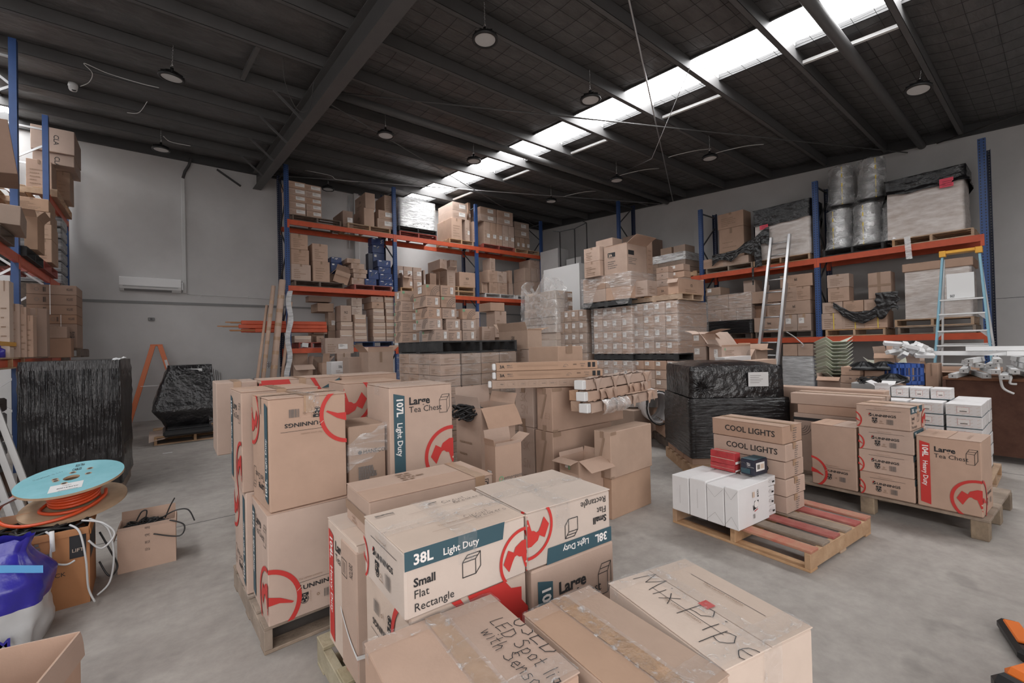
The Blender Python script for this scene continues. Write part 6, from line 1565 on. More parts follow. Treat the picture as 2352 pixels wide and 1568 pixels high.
B(8.38,6.437,0.549,0,1.1,0.277,0.199,t(24,2,1),s=S16,k=K4,g=GR[29],nm=NM11)
B(8.38,6.72,0.549,0,1.1,0.277,0.199,t(24,2,2),s=S16,k=K4,g=GR[29],nm=NM11)
B(8.378,7.003,0.549,0,1.1,0.277,0.199,t(24,2,3),s=S16,k=K4,g=GR[29],nm=NM11)
WRAP(8.355,6.122,0.16,0,1.16,1.191,0.991,'loose clear film around the lower middle load',s=S17)
PAL(8.385,6.152,0,0,1.1,1.131,0.14,'timber pallet at the foot of the lower middle load',s=S0)
B(8.427,7.542,2.143,0,0.75,0.255,0.292,t(25,0,0),s=S16,k=K0,g=GR[30],nm=NM11)
B(8.413,7.802,2.143,0,0.75,0.255,0.292,t(25,0,1),s=S16,k=K0,g=GR[30],nm=NM11)
B(8.419,8.063,2.143,0,0.75,0.255,0.292,t(25,0,2),s=S16,k=K0,g=GR[30],nm=NM11)
B(8.416,8.324,2.143,0,0.75,0.255,0.292,t(25,0,3),s=S16,k=K0,g=GR[30],nm=NM11)
B(8.42,7.542,1.837,0,0.75,0.255,0.302,t(25,1,0),s=S16,k=K0,g=GR[30],nm=NM11)
B(8.419,7.802,1.837,0,0.75,0.255,0.302,t(25,1,1),s=S16,k=K0,g=GR[30],nm=NM11)
B(8.422,8.063,1.837,0,0.75,0.255,0.302,t(25,1,2),s=S16,k=K0,g=GR[30],nm=NM11)
B(8.409,8.324,1.837,0,0.75,0.255,0.302,t(25,1,3),s=S16,k=K0,g=GR[30],nm=NM11)
B(8.422,7.542,1.571,0,0.75,0.255,0.263,t(25,2,0),s=S16,k=K0,g=GR[30],nm=NM11)
B(8.413,7.802,1.571,0,0.75,0.255,0.263,t(25,2,1),s=S16,k=K0,g=GR[30],nm=NM11)
B(8.418,8.063,1.571,0,0.75,0.255,0.263,t(25,2,2),s=S16,k=K0,g=GR[30],nm=NM11)
B(8.414,8.324,1.571,0,0.75,0.255,0.263,t(25,2,3),s=S16,k=K0,g=GR[30],nm=NM11)
B(8.413,7.542,1.333,0,0.75,0.255,0.234,t(25,3,0),s=S16,k=K0,g=GR[30],nm=NM11)
B(8.417,7.802,1.333,0,0.75,0.255,0.234,t(25,3,1),s=S16,k=K0,g=GR[30],nm=NM11)
B(8.416,8.063,1.333,0,0.75,0.255,0.234,t(25,3,2),s=S16,k=K0,g=GR[30],nm=NM11)
B(8.414,8.324,1.333,0,0.75,0.255,0.234,t(25,3,3),s=S16,k=K0,g=GR[30],nm=NM11)
WRAP(8.387,7.51,0.2,0,0.81,1.103,2.237,'clear film around the load beside the white cabinet',s='film_light')
B(8.417,7.54,0.142,0,0.75,1.043,1.187,'low carton block under the load beside the white cabinet',k=K0,s=S13)
PAL(8.417,7.54,0,0,0.75,1.043,0.14,'timber pallet at the foot of the load beside the white cabinet',s=S0)
B(8.247,8.449,2.787,0,0.35,1.267,0.223,t(26,0),s=S13,k=K1,g=GR[31],nm=NM2)
B(8.241,8.449,2.549,0,0.35,1.267,0.233,t(26,1),s=S13,k=K1,g=GR[31],nm=NM2)
B(8.219,8.449,2.312,0,0.35,1.267,0.233,t(26,2),s=S13,k=K1,g=GR[31],nm=NM2)
B(8.228,8.449,2.108,0,0.35,1.267,0.199,t(26,3),s=S13,k=K1,g=GR[31],nm=NM2)
B(8.236,8.449,1.888,0,0.35,1.267,0.216,t(26,4),s=S13,k=K1,g=GR[31],nm=NM2)
B(8.254,8.449,1.685,0,0.35,1.267,0.199,t(26,5),s=S13,k=K1,g=GR[31],nm=NM2)
B(8.238,8.449,0.142,0,0.35,1.267,1.539,'carton block at the foot of the tall film hooded stack',k=K1)
PAL(8.238,8.449,0,0,0.8,1.267,0.14,'timber pallet at the foot of the tall film hooded stack',s=S3)
WRAP(8.188,8.389,1.886,0,0.47,1.427,1.51,'clear film hood pulled loosely over the tall long carton stack',s='film_hood',loose=1)
B(8.598,8.509,2.785,0,0.36,0.5,0.224,t(27,0),s=S6,k=K0,g=GR[32])
B(8.598,8.509,2.547,0,0.36,0.5,0.234,t(27,1),s=S6,k=K0,g=GR[32])
B(8.598,8.509,2.31,0,0.36,0.5,0.234,t(27,2),s=S6,k=K0,g=GR[32])
B(8.598,8.509,0.142,0,0.36,0.5,2.165,'carton block low beside the film hood',k=K0)
B(9.57,8.798,0,0,0.42,1.522,3.922,'large plain white cabinet standing behind the film wrapped loads',k='plastic_white',nm='cabinet',cat='cabinet',j=0)
B(10.279,10.368,3.1,0,0.5,0.866,1.641,'grey carton high in the far corner, outside the black frame',k=K6,s=S16)
B(10.279,10.368,0,0,0.5,0.866,3.097,'grey carton stacked under the outer corner one',k=K6)
B(10.499,9.561,3.1,0,0.5,0.653,1.244,'grey carton high in the far corner, inside the black frame',k=K6,s=S16)
B(10.499,9.561,0,0,0.5,0.653,3.097,'grey carton stacked under the inner corner one',k=K6)
PAL(8.304,6.093,2.421,0,1.1,1.432,0.14,'black pallet under the film draped load, over the middle loads',s=S9)
B(8.304,6.093,2.564,0,0.9,0.71,0.298,'carton under torn film, bottom row, near half of the draped load',g=GR[33])
B(8.304,6.093,2.865,0,0.9,0.71,0.298,'carton under torn film, top row, near half of the draped load',s=S13,g=GR[33])
B(8.304,6.809,2.564,0,0.9,0.71,0.298,'carton under torn film, bottom row, far half of the draped load',g=GR[33])
B(8.304,6.809,2.865,0,0.9,0.71,0.298,'carton under torn film, top row, far half of the draped load',s=S13,g=GR[33])
WRAP(8.274,6.063,2.441,0,0.97,1.492,0.729,'torn clear film hanging over the draped load',s=S17,torn=1)
B(8.348,6.202,3.174,0,0.75,0.664,0.657,'big open carton with boxed capitals atop the draped load',s='big3A',op=(('L', 8, 0.02), ('F', 62, 0.32), ('B', 10, 0.02), ('R', 30, 0.1)),nm=NM8)
B(8.238,6.906,3.174,0,0.4,0.502,0.372,'lower pale carton with care symbols beside the big boxed capitals carton',s=S13,k=K4)
B(8.238,6.906,3.549,0,0.4,0.502,0.341,'upper pale carton with care symbols beside the big boxed capitals carton',s=S13,k=K4)
B(9.06,7.164,3.174,0,0.4,0.526,0.875,'hidden carton behind the boxed capitals carton')
B(9.06,7.164,4.052,0,0.4,0.556,0.206,'small plain carton peeping over the top of the pile')
B(9.128,6.202,3.174,0,0.22,0.3,0.9,'tall carton behind the raised flap of the big open carton',s=S7,nm=NM8)
PAL(8.546,4.998,2.442,0,0.889,1.32,0.14,'loose timber pallet on the upper wrapped load',s=S3,boards='x')
B(8.468,5.775,2.585,0,0.385,0.334,0.357,'plain carton with a barcode beside the small lettered stack',s=S11)
B(8.619,5.111,2.585,0,1.05,0.246,0.321,'long carton with bold short word, lid lifted, on the loose pallet',s='T:VISTA',op=(('L', 150, 0.1), ('F', 8, 0.02), ('B', 20, 0.05), ('R', 20, 0.05)),k=K4,nm=NM2)
B(9.093,5.64,2.585,0,0.3,0.309,0.251,t(28,0),s=S18,g=GR[34])
B(9.093,5.64,2.839,0,0.3,0.309,0.157,t(28,1),s=S18,g=GR[34])
B(9.093,5.64,2.999,0,0.3,0.309,0.157,t(28,2),s=S18,g=GR[34])
B(9.093,5.64,3.159,0,0.3,0.309,0.128,t(28,3),s=S18,g=GR[34])
B(9.327,5.372,2.585,0,0.28,0.368,0.435,t(29,0,1),s=S16,g=GR[35])
B(9.313,5.372,3.024,0,0.28,0.36,0.15,t(29,1,1),s=S16,g=GR[35])
B(9.292,5.372,3.177,0,0.28,0.347,0.147,t(29,2,1),s=S16,g=GR[35])
PAL(11.012,7.2,3.273,0,0.78,1.1,0.14,'timber pallet under the brown slab carton, side wall row',s=S3)
B(11.05,7.855,3.415,0,1.349,0.503,1.344,'tall brown slab carton with film over one end, by the far upright',k=K5,s=S7)
PAL(11.012,6,3.273,0,0.78,1.1,0.14,'timber pallet under the film topped small carton rows',s=S3)
B(11.02,6.32,3.415,0,0.75,0.269,0.179,t(30,0,0,1),s=S13,k=K0,g=GR[36],nm=NM2)
B(11.02,6.594,3.415,0,0.75,0.269,0.179,t(30,0,1,1),s=S13,k=K0,g=GR[36],nm=NM2)
B(11.02,6.867,3.415,0,0.75,0.269,0.179,t(30,0,2,1),s=S13,k=K0,g=GR[36],nm=NM2)
B(11.02,7.141,3.415,0,0.75,0.269,0.179,t(30,0,3,1),s=S13,k=K0,g=GR[36],nm=NM2)
B(11.02,6.32,3.597,0,0.75,0.269,0.179,t(30,1,0,1),s=S13,k=K0,g=GR[36],nm=NM2)
B(11.02,6.594,3.597,0,0.75,0.269,0.179,t(30,1,1,1),s=S13,k=K0,g=GR[36],nm=NM2)
B(11.02,6.867,3.597,0,0.75,0.269,0.179,t(30,1,2,1),s=S13,k=K0,g=GR[36],nm=NM2)
B(11.02,7.141,3.597,0,0.75,0.269,0.179,t(30,1,3,1),s=S13,k=K0,g=GR[36],nm=NM2)
B(11.02,6.32,3.779,0,0.75,0.269,0.179,t(30,2,0,1),s=S13,k=K0,g=GR[36],nm=NM2)
B(11.02,6.594,3.779,0,0.75,0.269,0.179,t(30,2,1,1),s=S13,k=K0,g=GR[36],nm=NM2)
B(11.02,6.867,3.779,0,0.75,0.269,0.179,t(30,2,2,1),s=S13,k=K0,g=GR[36],nm=NM2)
B(11.02,7.141,3.779,0,0.75,0.269,0.179,t(30,2,3,1),s=S13,k=K0,g=GR[36],nm=NM2)
WRAP(11,6.3,3.765,0,0.8,1.135,0.216,'clear sheet film over the small carton rows by the second upright',s='film_thick')
B(11.12,6.37,3.991,0,0.5,0.35,0.2,'small carton on top of the sheet film, near',k=K0)
B(11.12,6.77,3.991,0,0.5,0.35,0.2,'small carton on top of the sheet film, far',k=K0)
PAL(11.012,4.608,3.272,0,0.78,1.147,0.14,'grey and red pallet beneath the torn black plastic, upper side row',s=S0,boards='y')
B(11.03,5.272,3.415,0,0.5,0.626,0.234,'low carton under the torn black plastic, near the second upright',s=S13)
B(11.03,4.703,3.415,0,0.5,0.614,0.189,'second low carton under the torn black plastic',s=S13)
B(11.35,4.934,3.415,0,0.42,0.625,0.997,'plain carton behind the torn black plastic, lower',s=S13)
B(11.35,4.931,4.415,0,0.42,0.649,0.388,'printed carton behind the torn black plastic, upper',s=S13)
PAL(11.012,3.422,3.272,0,0.78,1.169,0.14,'timber pallet under the black topped wrapped load',s=S3,boards='y')
LOAD(11.03,3.411,3.415,0,0.7,1.132,1.158,'film wrapped pale load with a black sheet top and pink note',s='pale',top='black',note=1)
PAL(11.012,2.182,3.272,0,0.78,1.003,0.14,'black pallet under the bagged duct coils',s=S9,boards='y')
PAL(11.012,0.96,3.272,0,0.78,1.097,0.14,'timber pallet under the big pale wrapped load beside the end upright',s=S3,boards='y')
LOAD(11.03,1.069,3.415,0,0.7,1.051,1.107,'big film wrapped pale load with black plastic crown and pink note',s='pale',top='black2',note=2)
PAL(11.012,4.658,1.594,0,0.78,1.043,0.14,'timber pallet under the black and clear wrapped cartons, lower side row',s=S5,boards='y')
B(11.02,4.661,2.342,0,0.8,0.539,0.358,t(31,0,0),s=S13,g=GR[37],nm=NM2)
B(11.02,5.205,2.342,0,0.8,0.539,0.358,t(31,0,1),s=S13,g=GR[37],nm=NM2)
B(11.02,4.661,2.052,0,0.8,0.357,0.286,t(31,1,0),s=S13,g=GR[37],nm=NM2)
B(11.02,5.024,2.052,0,0.8,0.357,0.286,t(31,1,1),s=S13,g=GR[37],nm=NM2)
B(11.02,5.386,2.052,0,0.8,0.357,0.286,t(31,1,2),s=S13,g=GR[37],nm=NM2)
B(11.02,4.661,1.805,0,0.8,0.539,0.243,t(31,2,0),s=S13,g=GR[37],nm=NM2)
B(11.02,5.205,1.805,0,0.8,0.539,0.243,t(31,2,1),s=S13,g=GR[37],nm=NM2)
WRAP(11,4.641,2.05,0,0.84,1.127,0.658,'clear film around the black footed carton load',s=S17)
WRAP(10.995,4.636,1.737,0,0.85,1.137,0.31,'black film band around the foot of the carton load',s='black_film_h',solid=1)
B(11.03,5.401,2.711,0,0.5,0.374,0.2,'flat brown carton on the black footed load',s=S16,k=K0,nm=NM1)
B(11.3,4.68,2.711,0,0.4,0.279,0.309,'narrow upright carton behind the black footed load')
PAL(11.012,3.415,1.594,0,0.78,1.174,0.14,'timber pallet under the lettered lamp cartons, lower side row',s=S5,boards='y')
B(11.03,3.449,1.737,0,0.5,0.26,0.367,'label stuck carton at the pallet end, bottom row by the middle upright',s=S16,tp=['x'],nm=NM11)
B(11.03,3.714,1.737,0,0.5,0.253,0.363,'label stuck carton, second along the bottom row by the middle upright',s=S16,tp=['x'],nm=NM11)
B(11.03,3.959,1.737,0,0.5,0.663,0.339,'long carton with faint word, bottom row behind the aluminium ladder',s='TL:National',nm=NM2)
B(11.03,3.45,2.108,0,0.5,0.636,0.289,'long carton lettered national, middle row by the upright',s='TL:NationalNLS',nm=NM2)
B(11.03,4.069,2.086,0,0.5,0.256,0.317,'small carton wedged behind the aluminium ladder',s=S13)
B(11.2,4.383,2.079,0,0.3,0.312,0.289,'dark filler carton behind the wedged one',k=K5)
B(11.03,3.445,2.401,0,0.5,0.283,0.303,'square carton on the middle lettered one, by the upright',s=S13)
B(11.03,3.703,2.401,0,0.5,0.285,0.314,'square carton on the middle lettered one, second along',s=S13,nm=NM2)
B(11.03,3.973,2.416,0,0.45,0.689,0.276,'tilting long lettered carton on the wedged carton',s='TL:NationalNLS',nm=NM2)
B(11.03,3.398,2.708,0,0.45,0.638,0.274,'long lettered carton at the very top of the pile',s='TL:NationalNLS',nm=NM2)
PAL(11.012,2.195,1.594,0,0.78,0.99,0.14,'timber pallet under the yellow strapped cartons',s=S3,boards='y')
B(11.03,2.889,1.737,0,0.5,0.37,0.337,t(32,0),s=S13,g=GR[38],strap2=1,nm=NM2)
B(11.03,2.522,1.737,0,0.5,0.373,0.31,t(32,1),s=S13,g=GR[38],strap2=1,nm=NM2)
B(11.03,2.164,1.737,0,0.5,0.361,0.337,t(32,2),s=S13,g=GR[38],strap2=1,nm=NM2)
B(11.03,2.876,2.078,0,0.5,0.358,0.231,t(33,0,1),s=S13,g=GR[39],nm=NM2)
B(11.03,2.531,2.078,0,0.5,0.337,0.231,t(33,1,1),s=S13,g=GR[39],nm=NM2)
B(11.03,2.187,2.078,0,0.5,0.336,0.231,t(33,2,1),s=S13,g=GR[39],nm=NM2)
B(11.03,2.756,2.314,0,0.32,0.373,0.291,'lower carton of the pair by the middle upright, third row',s=S13)
B(11.03,2.752,2.608,0,0.32,0.384,0.272,'upper carton of the pair by the middle upright, third row',s=S13)
B(11.03,2.093,2.314,0,0.34,0.354,0.511,'cross taped square carton standing over the draped black plastic',s='crosstape')
PAL(11.012,0.979,1.594,0,0.78,1.035,0.14,'lower dark pallet of two under the pale wrapped load, lower side row',s=S0,boards='y')
PAL(11.012,0.998,1.737,0,0.78,1.059,0.14,'upper timber pallet of two under the pale wrapped load',s=S3,boards='y')
LOAD(11.03,1.013,1.881,0,0.7,0.884,1.022,'pale wrapped load behind the blue step ladder',s='pale',top='kraft')
LOAD(10.95,3.41,0.02,0,0.8,0.594,1.158,'silver film wrapped stack on the floor under the side wall row',s='silver')
B(10.97,3.41,1.182,0,0.6,0.291,0.267,'carton tied with string on the silver wrapped stack, near the upright',tp=['y'])
B(10.97,3.707,1.182,0,0.6,0.291,0.267,'carton tied with string on the silver wrapped stack, by the ladder',tp=['y'])
B(6.721,3.548,1.246,0,0.3,0.211,0.225,'label stuck carton, lower of two beside the open wide carton',s=S16,nm=NM11)
B(6.721,3.548,1.474,0,0.32,0.221,0.202,'open label stuck carton on the lower one, side hanging wide',s=S16,op=(('L', 120, 0.02), ('F', 75, 0.25), ('B', 70, 0.15), ('R', 120, 0.2)),nm=NM11)
B(6.721,3.548,0,0,0.4,0.311,1.243,'carton supporting the two label stuck ones, by the black wrapped pallet',s=S16)
B(6.689,3.28,1.25,0,0.975,0.198,0.209,'open wide carton with quarter ring print and lifted lid',s=S15,op=(('L', 75, 0.2), ('B', 35, 0.3), ('F', 10, 0.03), ('R', 6, 0.05)))
B(6.689,3.28,0,0,0.794,0.35,1.247,'carton supporting the open wide carton',s=S11)
B(6.481,3.137,1.24,0,0.869,0.15,0.068,'long white carton lying before the open wide one',k=K3,nm=NM2)
B(6.481,3.137,0,0,0.345,0.3,1.237,'green and white boxes carton below the long white one',k=K3,s='greenband',nm=NM2)
B(6.341,2.721,1.141,0,0.884,0.186,0.126,'long kraft carton with a label behind the black wrapped pallet',s=S16,nm=NM2)
B(6.341,2.721,0,0,0.884,0.35,1.138,'carton hidden under the long kraft one behind the black pallet',nm=NM2)
B(7.935,3.315,0,0,0.488,0.35,1.398,'open carton and loose flaps behind the aluminium ladder foot',op=(('L', 130, 0.25), ('F', 100, 0.1), ('B', 20, 0.1), ('R', 30, 0.1)),nm=NM8)
B(7.297,1.732,0,0,0.3,0.225,0.939,'small carton with two capitals, bottom of three beside the lamp reflectors',s=S18,g=GR[40])
B(7.297,1.732,0.942,0,0.3,0.217,0.103,'small carton with two capitals, middle of three beside the lamp reflectors',s=S18,g=GR[40])
B(7.297,1.732,1.048,0,0.3,0.212,0.114,'small carton with two capitals, top of three beside the lamp reflectors',s=S18,g=GR[40])
B(7.448,1.513,0,0,0.3,0.211,1.108,'small carton with round logo under the black lamp',s='TL:9A')
B(7.728,2.068,0,0,0.45,0.289,0.984,'torn carton holding the upright lamp reflectors',op=(('L', 130, 0.08), ('F', 120, 0.12), ('B', 10, 0.05), ('R', 10, 0.05)))
B(8.157,1.533,0.75,0,0.693,0.233,0.568,'open brown carton behind the blue crate',s=S16,op=(('L', 150, 0.08), ('F', 20, 0.1), ('B', 10, 0.1), ('R', 10, 0.1)))
B(8.157,1.533,0,0,0.693,0.233,0.748,'carton supporting the open brown one behind the blue crate')
B(8.004,1.24,0,0,0.297,0.138,1.204,'open carton full of loose white lamp ends',op=(('L', 20, 0.1), ('F', 170, 0.15), ('B', 10, 0.1), ('R', 25, 0.1)),nm=NM8)
B(8.128,1.085,0,0,0.3,0.131,1.18,'leaning printed carton beside the step ladder foot',s=S13)
B(9.2,0.55,0,0,0.7,0.95,0.62,'long low carton by the side wall, beyond the white boxes',tp=['y'],k=K4,nm=NM2)
B(9.22,0.6,0.622,0,0.5,0.75,0.398,'open carton with lamp parts on top of the long low carton',s=S13,op=(('L', 100, 0.08), ('F', 60, 0.1), ('B', 8, 0.1), ('R', 10, 0.05)),nm=NM2)
PAL(-2.3,11.25,4.412,0,0.9,1.7,0.14,'timber pallet on the upper left racking level beside the wall',s=S3,boards='y')
B(-1.806,11.38,4.555,0,0.323,0.5,0.519,'tall pale carton on the upper pallet of the wall side racking',s=S7)
B(-1.507,11.95,4.555,0,0.195,0.5,0.547,'carton printed with a triangle behind the tall pale one',s=S7,k=K0)
B(-1.757,11.6,5.106,0,0.543,0.9,0.208,'lower big carton turned on end with sideways letters',s='cla')
B(-1.773,11.55,5.318,0,0.571,0.9,0.446,'upper big carton turned on end with sideways letters',s='cla')
PAL(-2.3,8.95,2.952,0,0.88,1.15,0.14,'black plastic pallet on the middle level of the wall side racking',s=S9,boards='y')
PAL(-2.3,10.15,2.952,0,0.88,1.2,0.14,'red timber pallet at the far end of the middle racking level',s=S8,boards='y')
B(-1.508,10.35,3.097,0,0.148,0.6,0.375,t(34,0),s=S7,k=K2,g=GR[41])
B(-1.521,10.35,3.474,0,0.161,0.6,0.243,t(34,1),s=S7,k=K2,g=GR[41])
B(-1.667,10.35,3.718,0,0.297,0.6,0.197,t(34,2),s=S7,k=K2,g=GR[41])
B(-1.775,10.35,3.918,0,0.386,0.6,0.207,t(34,3),s=S7,k=K2,g=GR[41])
B(-1.483,9.2,3.095,0,0.131,0.5,0.467,'open tan carton before the tan column',k=K2,op=(('F', 60, 0.15), ('R', 40, 0.12), ('B', 10, 0.1), ('L', 20, 0.1)))
B(-1.461,7.6,3.095,0,0.167,0.8,0.23,'brown bulging carton at the racking edge, high by the frame border',k=K0,rot=(0, 0.03, 0.1))
B(-1.51,7.7,3.715,0,0.172,0.7,0.63,'second brown bulging carton above the frame border one',k=K5,rot=(0, -0.12, 0.15))
PAL(-2.3,7,2.952,0,0.88,1.3,0.14,'dark timber pallet under the bulging cartons',s=S5,boards='y')
PAL(-2,9.9,1.532,0,1,1.2,0.14,'dark pallet under the white strapped black lettered cartons',s=S5)
B(-1.372,9.95,1.677,0,0.337,0.7,0.391,t(35,0),s=S19,k=K5,g=GR[42])
B(-1.372,9.95,2.07,0,0.337,0.7,0.143,t(35,1),s=S19,k=K5,g=GR[42])
B(-1.591,9.95,2.215,0,0.556,0.7,0.152,t(35,2),s=S19,k=K5,g=GR[42])
B(-1.591,9.95,2.369,0,0.556,0.7,0.161,t(35,3),s=S19,k=K5,g=GR[42])
B(-1.591,9.95,2.532,0,0.556,0.7,0.152,t(35,4),s=S19,k=K5,g=GR[42])
B(-1.315,9.6,1.832,0,0.206,0.3,0.179,'small brown carton standing before the strapped cartons',s=S7,k=K5)
B(-1.318,9.6,1.535,0,0.251,0.3,0.295,'brown carton under the small one before the strapped cartons',k=K5)
B(-1.433,8.95,1.552,0,0.198,0.22,0.679,t(36,0),s=S7,k=K5)
B(-1.377,8.6,1.552,0,0.063,0.22,0.557,t(36,1),s=S7,k=K4)
B(-1.423,8.55,1.552,0,0.056,0.22,0.661,t(36,2),s=S7,k=K4)
B(-1.507,8.5,1.552,0,0.088,0.22,0.697,t(36,3),s=S7,k=K4)
B(-1.558,8.3,1.552,0,0.087,0.22,0.969,t(36,4),s=S7,k=K1)
PAL(-2.3,7.6,1.412,0,0.86,1.3,0.14,'timber boards pallet under the upright slim cartons',s=S3,boards='y')
# ------------------------------------------------------------------ wall fittings
def pol(n, pts, r, m, label, cat, g=None, par=None, ns=6):
    o = MB().tube(pts, r, ns).obj(n, m, par)
    if label: tag(o, label, cat, g)
    return o
def sag(a, b, dz, n=10):
    a, b = Vector(a), Vector(b); return [a.lerp(b, k / n) - Vector((0, 0, dz * math.sin(PI * k / n))) for k in range(n + 1)]
def curl(pts, n=6):
    """smooth path through control points (Catmull-Rom)"""
    P = [Vector(p) for p in pts]; P = [P[0]] + P + [P[-1]]; o = []
    for i in range(1, len(P) - 2):
        for k in range(n):
            t_ = k / n; a, b, c, d = P[i - 1], P[i], P[i + 1], P[i + 2]
            o.append(.5 * (2 * b + (c - a) * t_ + (2 * a - 5 * b + 4 * c - d) * t_ * t_ + (3 * b - a - 3 * c + d) * t_ ** 3))
    return o + [P[-2]]
def aircon():
    r = empty('air_conditioner', (-.13, 13.45, 3.02), 0, 'white split air conditioner head on the pale back wall', 'air conditioner')
    m = MB(); pr = [(0, 0), (-.10, 0), (-.17, .05), (-.205, .12), (-.205, .29), (-.18, .31), (0, .31)]
    w = .56; n = len(pr)
    m.add([(-w, y, z) for y, z in pr] + [(w, y, z) for y, z in pr], [tuple(range(n)), tuple(range(2 * n - 1, n - 1, -1))] + [(k, n + k, n + (k + 1) % n, (k + 1) % n) for k in range(n)])
    m.obj('body', 'plastic_white', r)
    m = MB(); m.bar((-w + .08, -.135, .022), (w - .18, -.135, .022), .07, .006, (0, -.6, -.8)); m.obj('louver', 'paint_grey', r)
    MB().box((-w + .06, -.209, .095), (w - .06, -.205, .101)).obj('seam_line', 'steel_dark', r)
    MB().box((w + .005, -.17, .06), (w + .04, -.01, .26), 0, None, .02).obj('end_cap', 'plastic_white', r)
aircon()
mat('duct_white', (.56, .56, .555), .5)
tag(MB().box((.46, 13.385, 3.02), (.54, 13.448, 5.86), 0, None, .01).obj('conduit', 'duct_white'), 'white pipe cover running from the air conditioner to the roof', 'conduit')
pol('conduit', [(.5, 13.40, 5.84), (.54, 13.36, 6.0), (.62, 13.30, 6.15), (.66, 13.2, 6.30)], .035, 'paint_darker', 'black bent pipe joining the wall pipe cover to the roof', 'conduit')
c = pol('cable', [(.55, 13.44, 3.0), (1.3, 13.44, 2.995), (2.57, 13.44, 2.97), (2.8, 13.44, 2.97)], .007, 'duct_white', 'thin cable clipped along the back wall above the grey rail', 'cable')
for x in (.82, 1.85): MB().box((x, 13.42, 2.95), (x + .015, 13.449, 3.02)).obj('clip', 'duct_white', c)
o = tag(MB().box((-.2, 13.40, 2.34), (-.08, 13.449, 2.42), 0, None, .01).obj('power_outlet', 'paint_grey'), 'small grey power outlet on the back wall below the rail', 'outlet')
MB().box((-.16, 13.392, 2.36), (-.12, 13.40, 2.40)).obj('socket', 'plastic_black', o)
tag(MB().box((4.66, 13.36, .02), (4.80, 13.449, 6.3), 0, None, .01).obj('conduit', 'duct_white'), 'white pipe cover on the back wall behind the first rack bay', 'conduit')
for k in range(2): pol('cable', [(4.55 - .03 * k, 13.43, 6.2), (4.53 - .03 * k, 13.43, 4.6)], .008, 'plastic_white', ['inner', 'outer'][k] + ' thin cable beside the pipe cover behind the rack', 'cable')
# ------------------------------------------------------------------ high-bay lamps (switched off)
def highbay():
    r = empty('pendant_light', (0, 0, 0))
    MB().lathe([(.0, .105), (.045, .10), (.07, .075), (.10, .05), (.155, .03), (.165, .005), (.16, -.012), (.135, -.012), (.13, .0), (.0, .0)], 28).obj('housing', 'plastic_black', r)
    MB().lathe([(0, -.004), (.06, -.006), (.128, -.002)], 28).obj('lens', mat('lens', (.62, .62, .62), .4), r)
    m = MB()
    for k in range(12):
        a = k * PI / 6; m.bar((.05 * math.cos(a), .05 * math.sin(a), .085), (.15 * math.cos(a), .15 * math.sin(a), .036), .004, .03)
    m.obj('cooling_fin', 'plastic_black', r)
    m = MB(); m.lathe([(.022, .105), (.022, .15), (.0, .15)], 12); m.obj('hook_mount', 'plastic_black', r)
    MB().tube([(.018 * math.cos(t_), 0, .17 + .024 * math.sin(t_)) for t_ in [k * PI / 6 for k in range(12)]], .004, 6, closed=True).obj('hook', 'chrome', r)
    ch = MB()
    for k in range(13):
        z = .195 + k * .024; a = k % 2 * PI / 2
        pts = [((.007 * math.cos(t_)) * math.cos(a), (.007 * math.cos(t_)) * math.sin(a), z + .015 * math.sin(t_)) for t_ in [j * PI / 4 for j in range(8)]]
        ch.tube(pts, .0026, 4, closed=True)
    ch.obj('chain', 'chrome', r)
    return r
hb = highbay(); HB = [(.19, 8.2, 'above the black machine side of the floor, wide lens showing'), (.08, 11.95, 'near the back wall by the black bent pipe'), (3.23, 4.45, 'close above the red and teal chests, chain high overhead'), (5.36, 4.6, 'against the bright skylight, nearest one to the camera'), (3.44, 8.05, 'beside the deep rafter, half way back'), (5.46, 8.05, 'in front of the far skylight bays'), (3.66, 12.5, 'over the top rack shelf at the back wall'), (8.82, 6.8, 'hanging above the film wrapped loads'), (8.95, 9.25, 'hanging in the dark far corner'), (9.1, 4.6, 'on splayed chains above the side wall row'), (8.74, 1.28, 'tilted one on splayed chains above the step ladder')]
for n, (x, y, ds) in enumerate(HB):
    z = zw(y) - .30; o = hb if n == 0 else dup(hb)
    o.location = (x, y, z); o.rotation_euler = ((.0, .0, 0) if n != 10 else (.1, .16, 0)) if n else (.08, .05, 0)
    tag(o, ('unlit black round warehouse lamp ' + ds), 'lamp', 'unlit high bay lamps')
def camera_dome():
    r = empty('security_camera', (-1.07, 10.2, zw(10.2) - .13), 0, 'white dome security camera fixed under a roof purlin at the reel side', 'camera')
    MB().lathe([(.0, .13), (.06, .125), (.065, .08), (.06, .06)], 20).obj('base', 'plastic_white', r)
    m = MB(); m.lathe([(.058, .06), (.056, .03), (.045, .005), (.0, -.005)], 20); m.obj('dome', 'plastic_white', r)
    MB().lathe([(.0, -.012), (.026, -.01), (.032, .012)], 16, 0, Matrix.Translation((.012, -.022, .012)) @ Matrix.Rotation(.7, 4, 'X')).obj('lens', 'plastic_black', r)
camera_dome()
Z = lambda y, d=.02: zw(y) - d
pol('cable', curl([(-.98, 10.2, Z(10.2)), (-.85, 9.9, Z(9.9, .03)), (-.78, 9.55, Z(9.5, .0)), (-.86, 9.4, Z(9.5, -.05)), (-.6, 9.5, Z(9.5, -.04)), (-.2, 9.5, Z(9.5, -.02)), (.05, 9.48, Z(9.5, -.02))]), .006, 'plastic_white', 'white cable looping along the purlin beside the security camera', 'cable')
pol('cable', curl([(-.42, 10.9, Z(10.8, .03)), (-.25, 10.8, Z(10.8, .02)), (-.12, 10.4, Z(10.4, -.08))]), .006, 'plastic_white', 'short loose white cable end below the looping one', 'cable')
